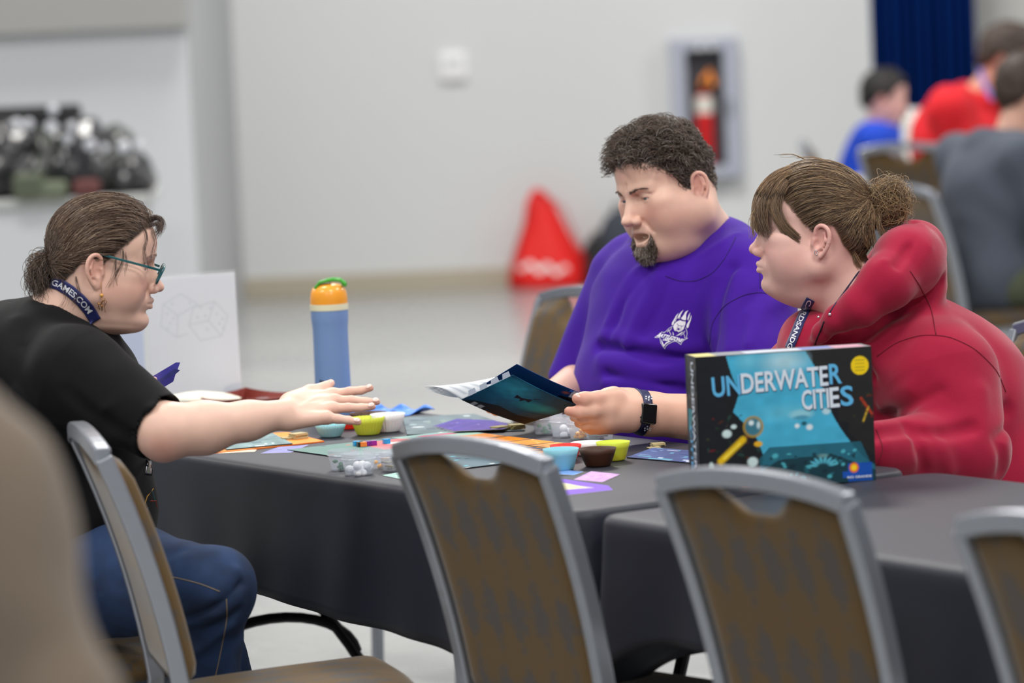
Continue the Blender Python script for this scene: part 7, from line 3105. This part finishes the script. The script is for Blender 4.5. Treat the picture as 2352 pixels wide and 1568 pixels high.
lump_bag(1376, 655, 80, 118, (24, 24, 28), 'black backpack on the floor right of the red drawstring bag', 31)
lump_bag(1430, 652, 110, 178, (56, 62, 72), 'tall slate grey bag on the floor behind the man in purple', 32)
lump_bag(2300, 742, 110, 120, (22, 23, 24), 'black bag on the floor under the distant chairs at right', 33, D=14.9)
lump_bag(2215, 700, 44, 60, (226, 226, 232), 'small white bag on the floor beside the distant chair leg', 34, name='carrier_bag', D=15.5)

# pale counter with dark glossy bundles at the left
ct = PD(150, 452, 16.2)
xr = PD(322, 450, 16.2).x
t = thing('counter', 'pale grey counter at the far left carrying the dark bundles', 'counter', (xr - 1.4, 16.5, 0))
MB().box((0, 0, ct.z / 2 - .02), (2.8, .6, ct.z - .04), bev=.01).build('cabinet', M_WALLC, t)
MB().box((0, -.01, ct.z - .02), (2.86, .66, .04), bev=.01).build('counter_top', mat('counter_laminate', (190, 192, 190), .4), t)
M_GLOS = [mat('bundle_%d' % i, c_, .28, coat=.5, bump=.6, bscale=14, bdist=.02) for i, c_ in enumerate(((22, 22, 26), (34, 34, 38), (40, 44, 38), (26, 26, 30), (46, 48, 46)))]
o = MB().box((PD(150, 345, 16.6).x - .35, 16.68, ct.z + .19), (PD(304, 345, 16.6).x - PD(-140, 345, 16.6).x, .12, .38), bev=.02).build('storage_case', mat('charcoal_case', (34, 34, 37), .5))
tag(o, 'long charcoal case standing upright behind the glossy bundles', 'case')
M_PALE = mat('pale_highlight', (206, 208, 216), .2, coat=.8)  # pale colour standing in for bright glints
for i, (x, y, w, h_, mi) in enumerate(((20, 448, 150, 190, 0), (110, 448, 120, 170, 2), (190, 448, 130, 185, 1), (262, 448, 120, 160, 4), (300, 400, 90, 100, 3))):
    p = PD(x, y, 16.2)
    k = 16.2 / FPX
    s = Sdf()
    w2, hh = w * k / 2, h_ * k
    z0 = ct.z
    yb = 16.35 + .04 * (i % 2)
    s.ell((p.x, yb, z0 + hh * .48), (w2 * .98, .16, hh * .5))
    s.ell((p.x - w2 * .4, yb - .05, z0 + hh * .3), (w2 * .7, .14, hh * .32), k=.03)
    s.ell((p.x + w2 * .5, yb - .03, z0 + hh * .25), (w2 * .7, .14, hh * .27), k=.03)
    s.wave(.014, 26, i + 1)
    v, f = s.mesh(.012)
    v[:, 2] = np.maximum(v[:, 2], z0 + .001)
    o = link('wrapped_bundle', mesh_np('wrapped_bundle', v, f), M_GLOS[mi])
    tag(o, ('leftmost dark glossy bundle on the pale counter', 'second dark bundle from the left on the pale counter', 'middle dark glossy bundle on the pale counter', 'greenish dark bundle right of the middle on the pale counter', 'rightmost dark bundle at the end of the pale counter')[i], 'bundle')
for i, (x, y, r, c_) in enumerate(((38, 285, 13, 0), (66, 285, 12, 0), (118, 292, 15, 0), (165, 290, 11, 1), (155, 320, 12, 1), (208, 333, 14, 1), (285, 338, 15, 0), (240, 340, 10, 1), (122, 252, 12, 1), (318, 335, 12, 1))):  # highlights on the bundles, put in as pale balls
    p = PD(x, y, 16.12)
    MB().sphere(p, r * 16.1 / FPX, 14, 10, (1, .5, 1)).build('highlight_ball', M_PALE, bpy.data.objects['wrapped_bundle' + ('' if x < 80 else '.001' if x < 150 else '.002' if x < 220 else '.003')], smooth=True, world=True)
for x, y, w, h_, c_, lab in ((195, 425, 60, 40, (96, 52, 50), 'dull red parcel below the dark bundles'), (62, 420, 70, 60, (84, 92, 74), 'olive green parcel below the dark bundles at the left'), (120, 432, 60, 40, (104, 112, 92), 'pale green parcel between the red and olive parcels')):
    p = PD(x, y, 16.05)
    k = 16.05 / FPX
    o = MB().box((p.x, 16.12, ct.z + h_ * k / 2), (w * k, .10, h_ * k), bev=.02).build('parcel', mat('parcel_%d' % x, c_, .6))
    tag(o, lab, 'parcel')

# lanyard of the man in red
p = PD(2255, 190, 14.9)
o = [x for x in bpy.data.objects if x.name.startswith('person') and 'bright red' in x.get('label', '')][0]
MB().bar([PD(2250, 158, 17.0), PD(2258, 185, 16.98), PD(2270, 210, 16.96), PD(2280, 228, 16.95)], .024, .003, side=(.8, 0, .5)).build('lanyard', mat('pale_violet_ribbon', (120, 110, 190), .6), o, world=True)
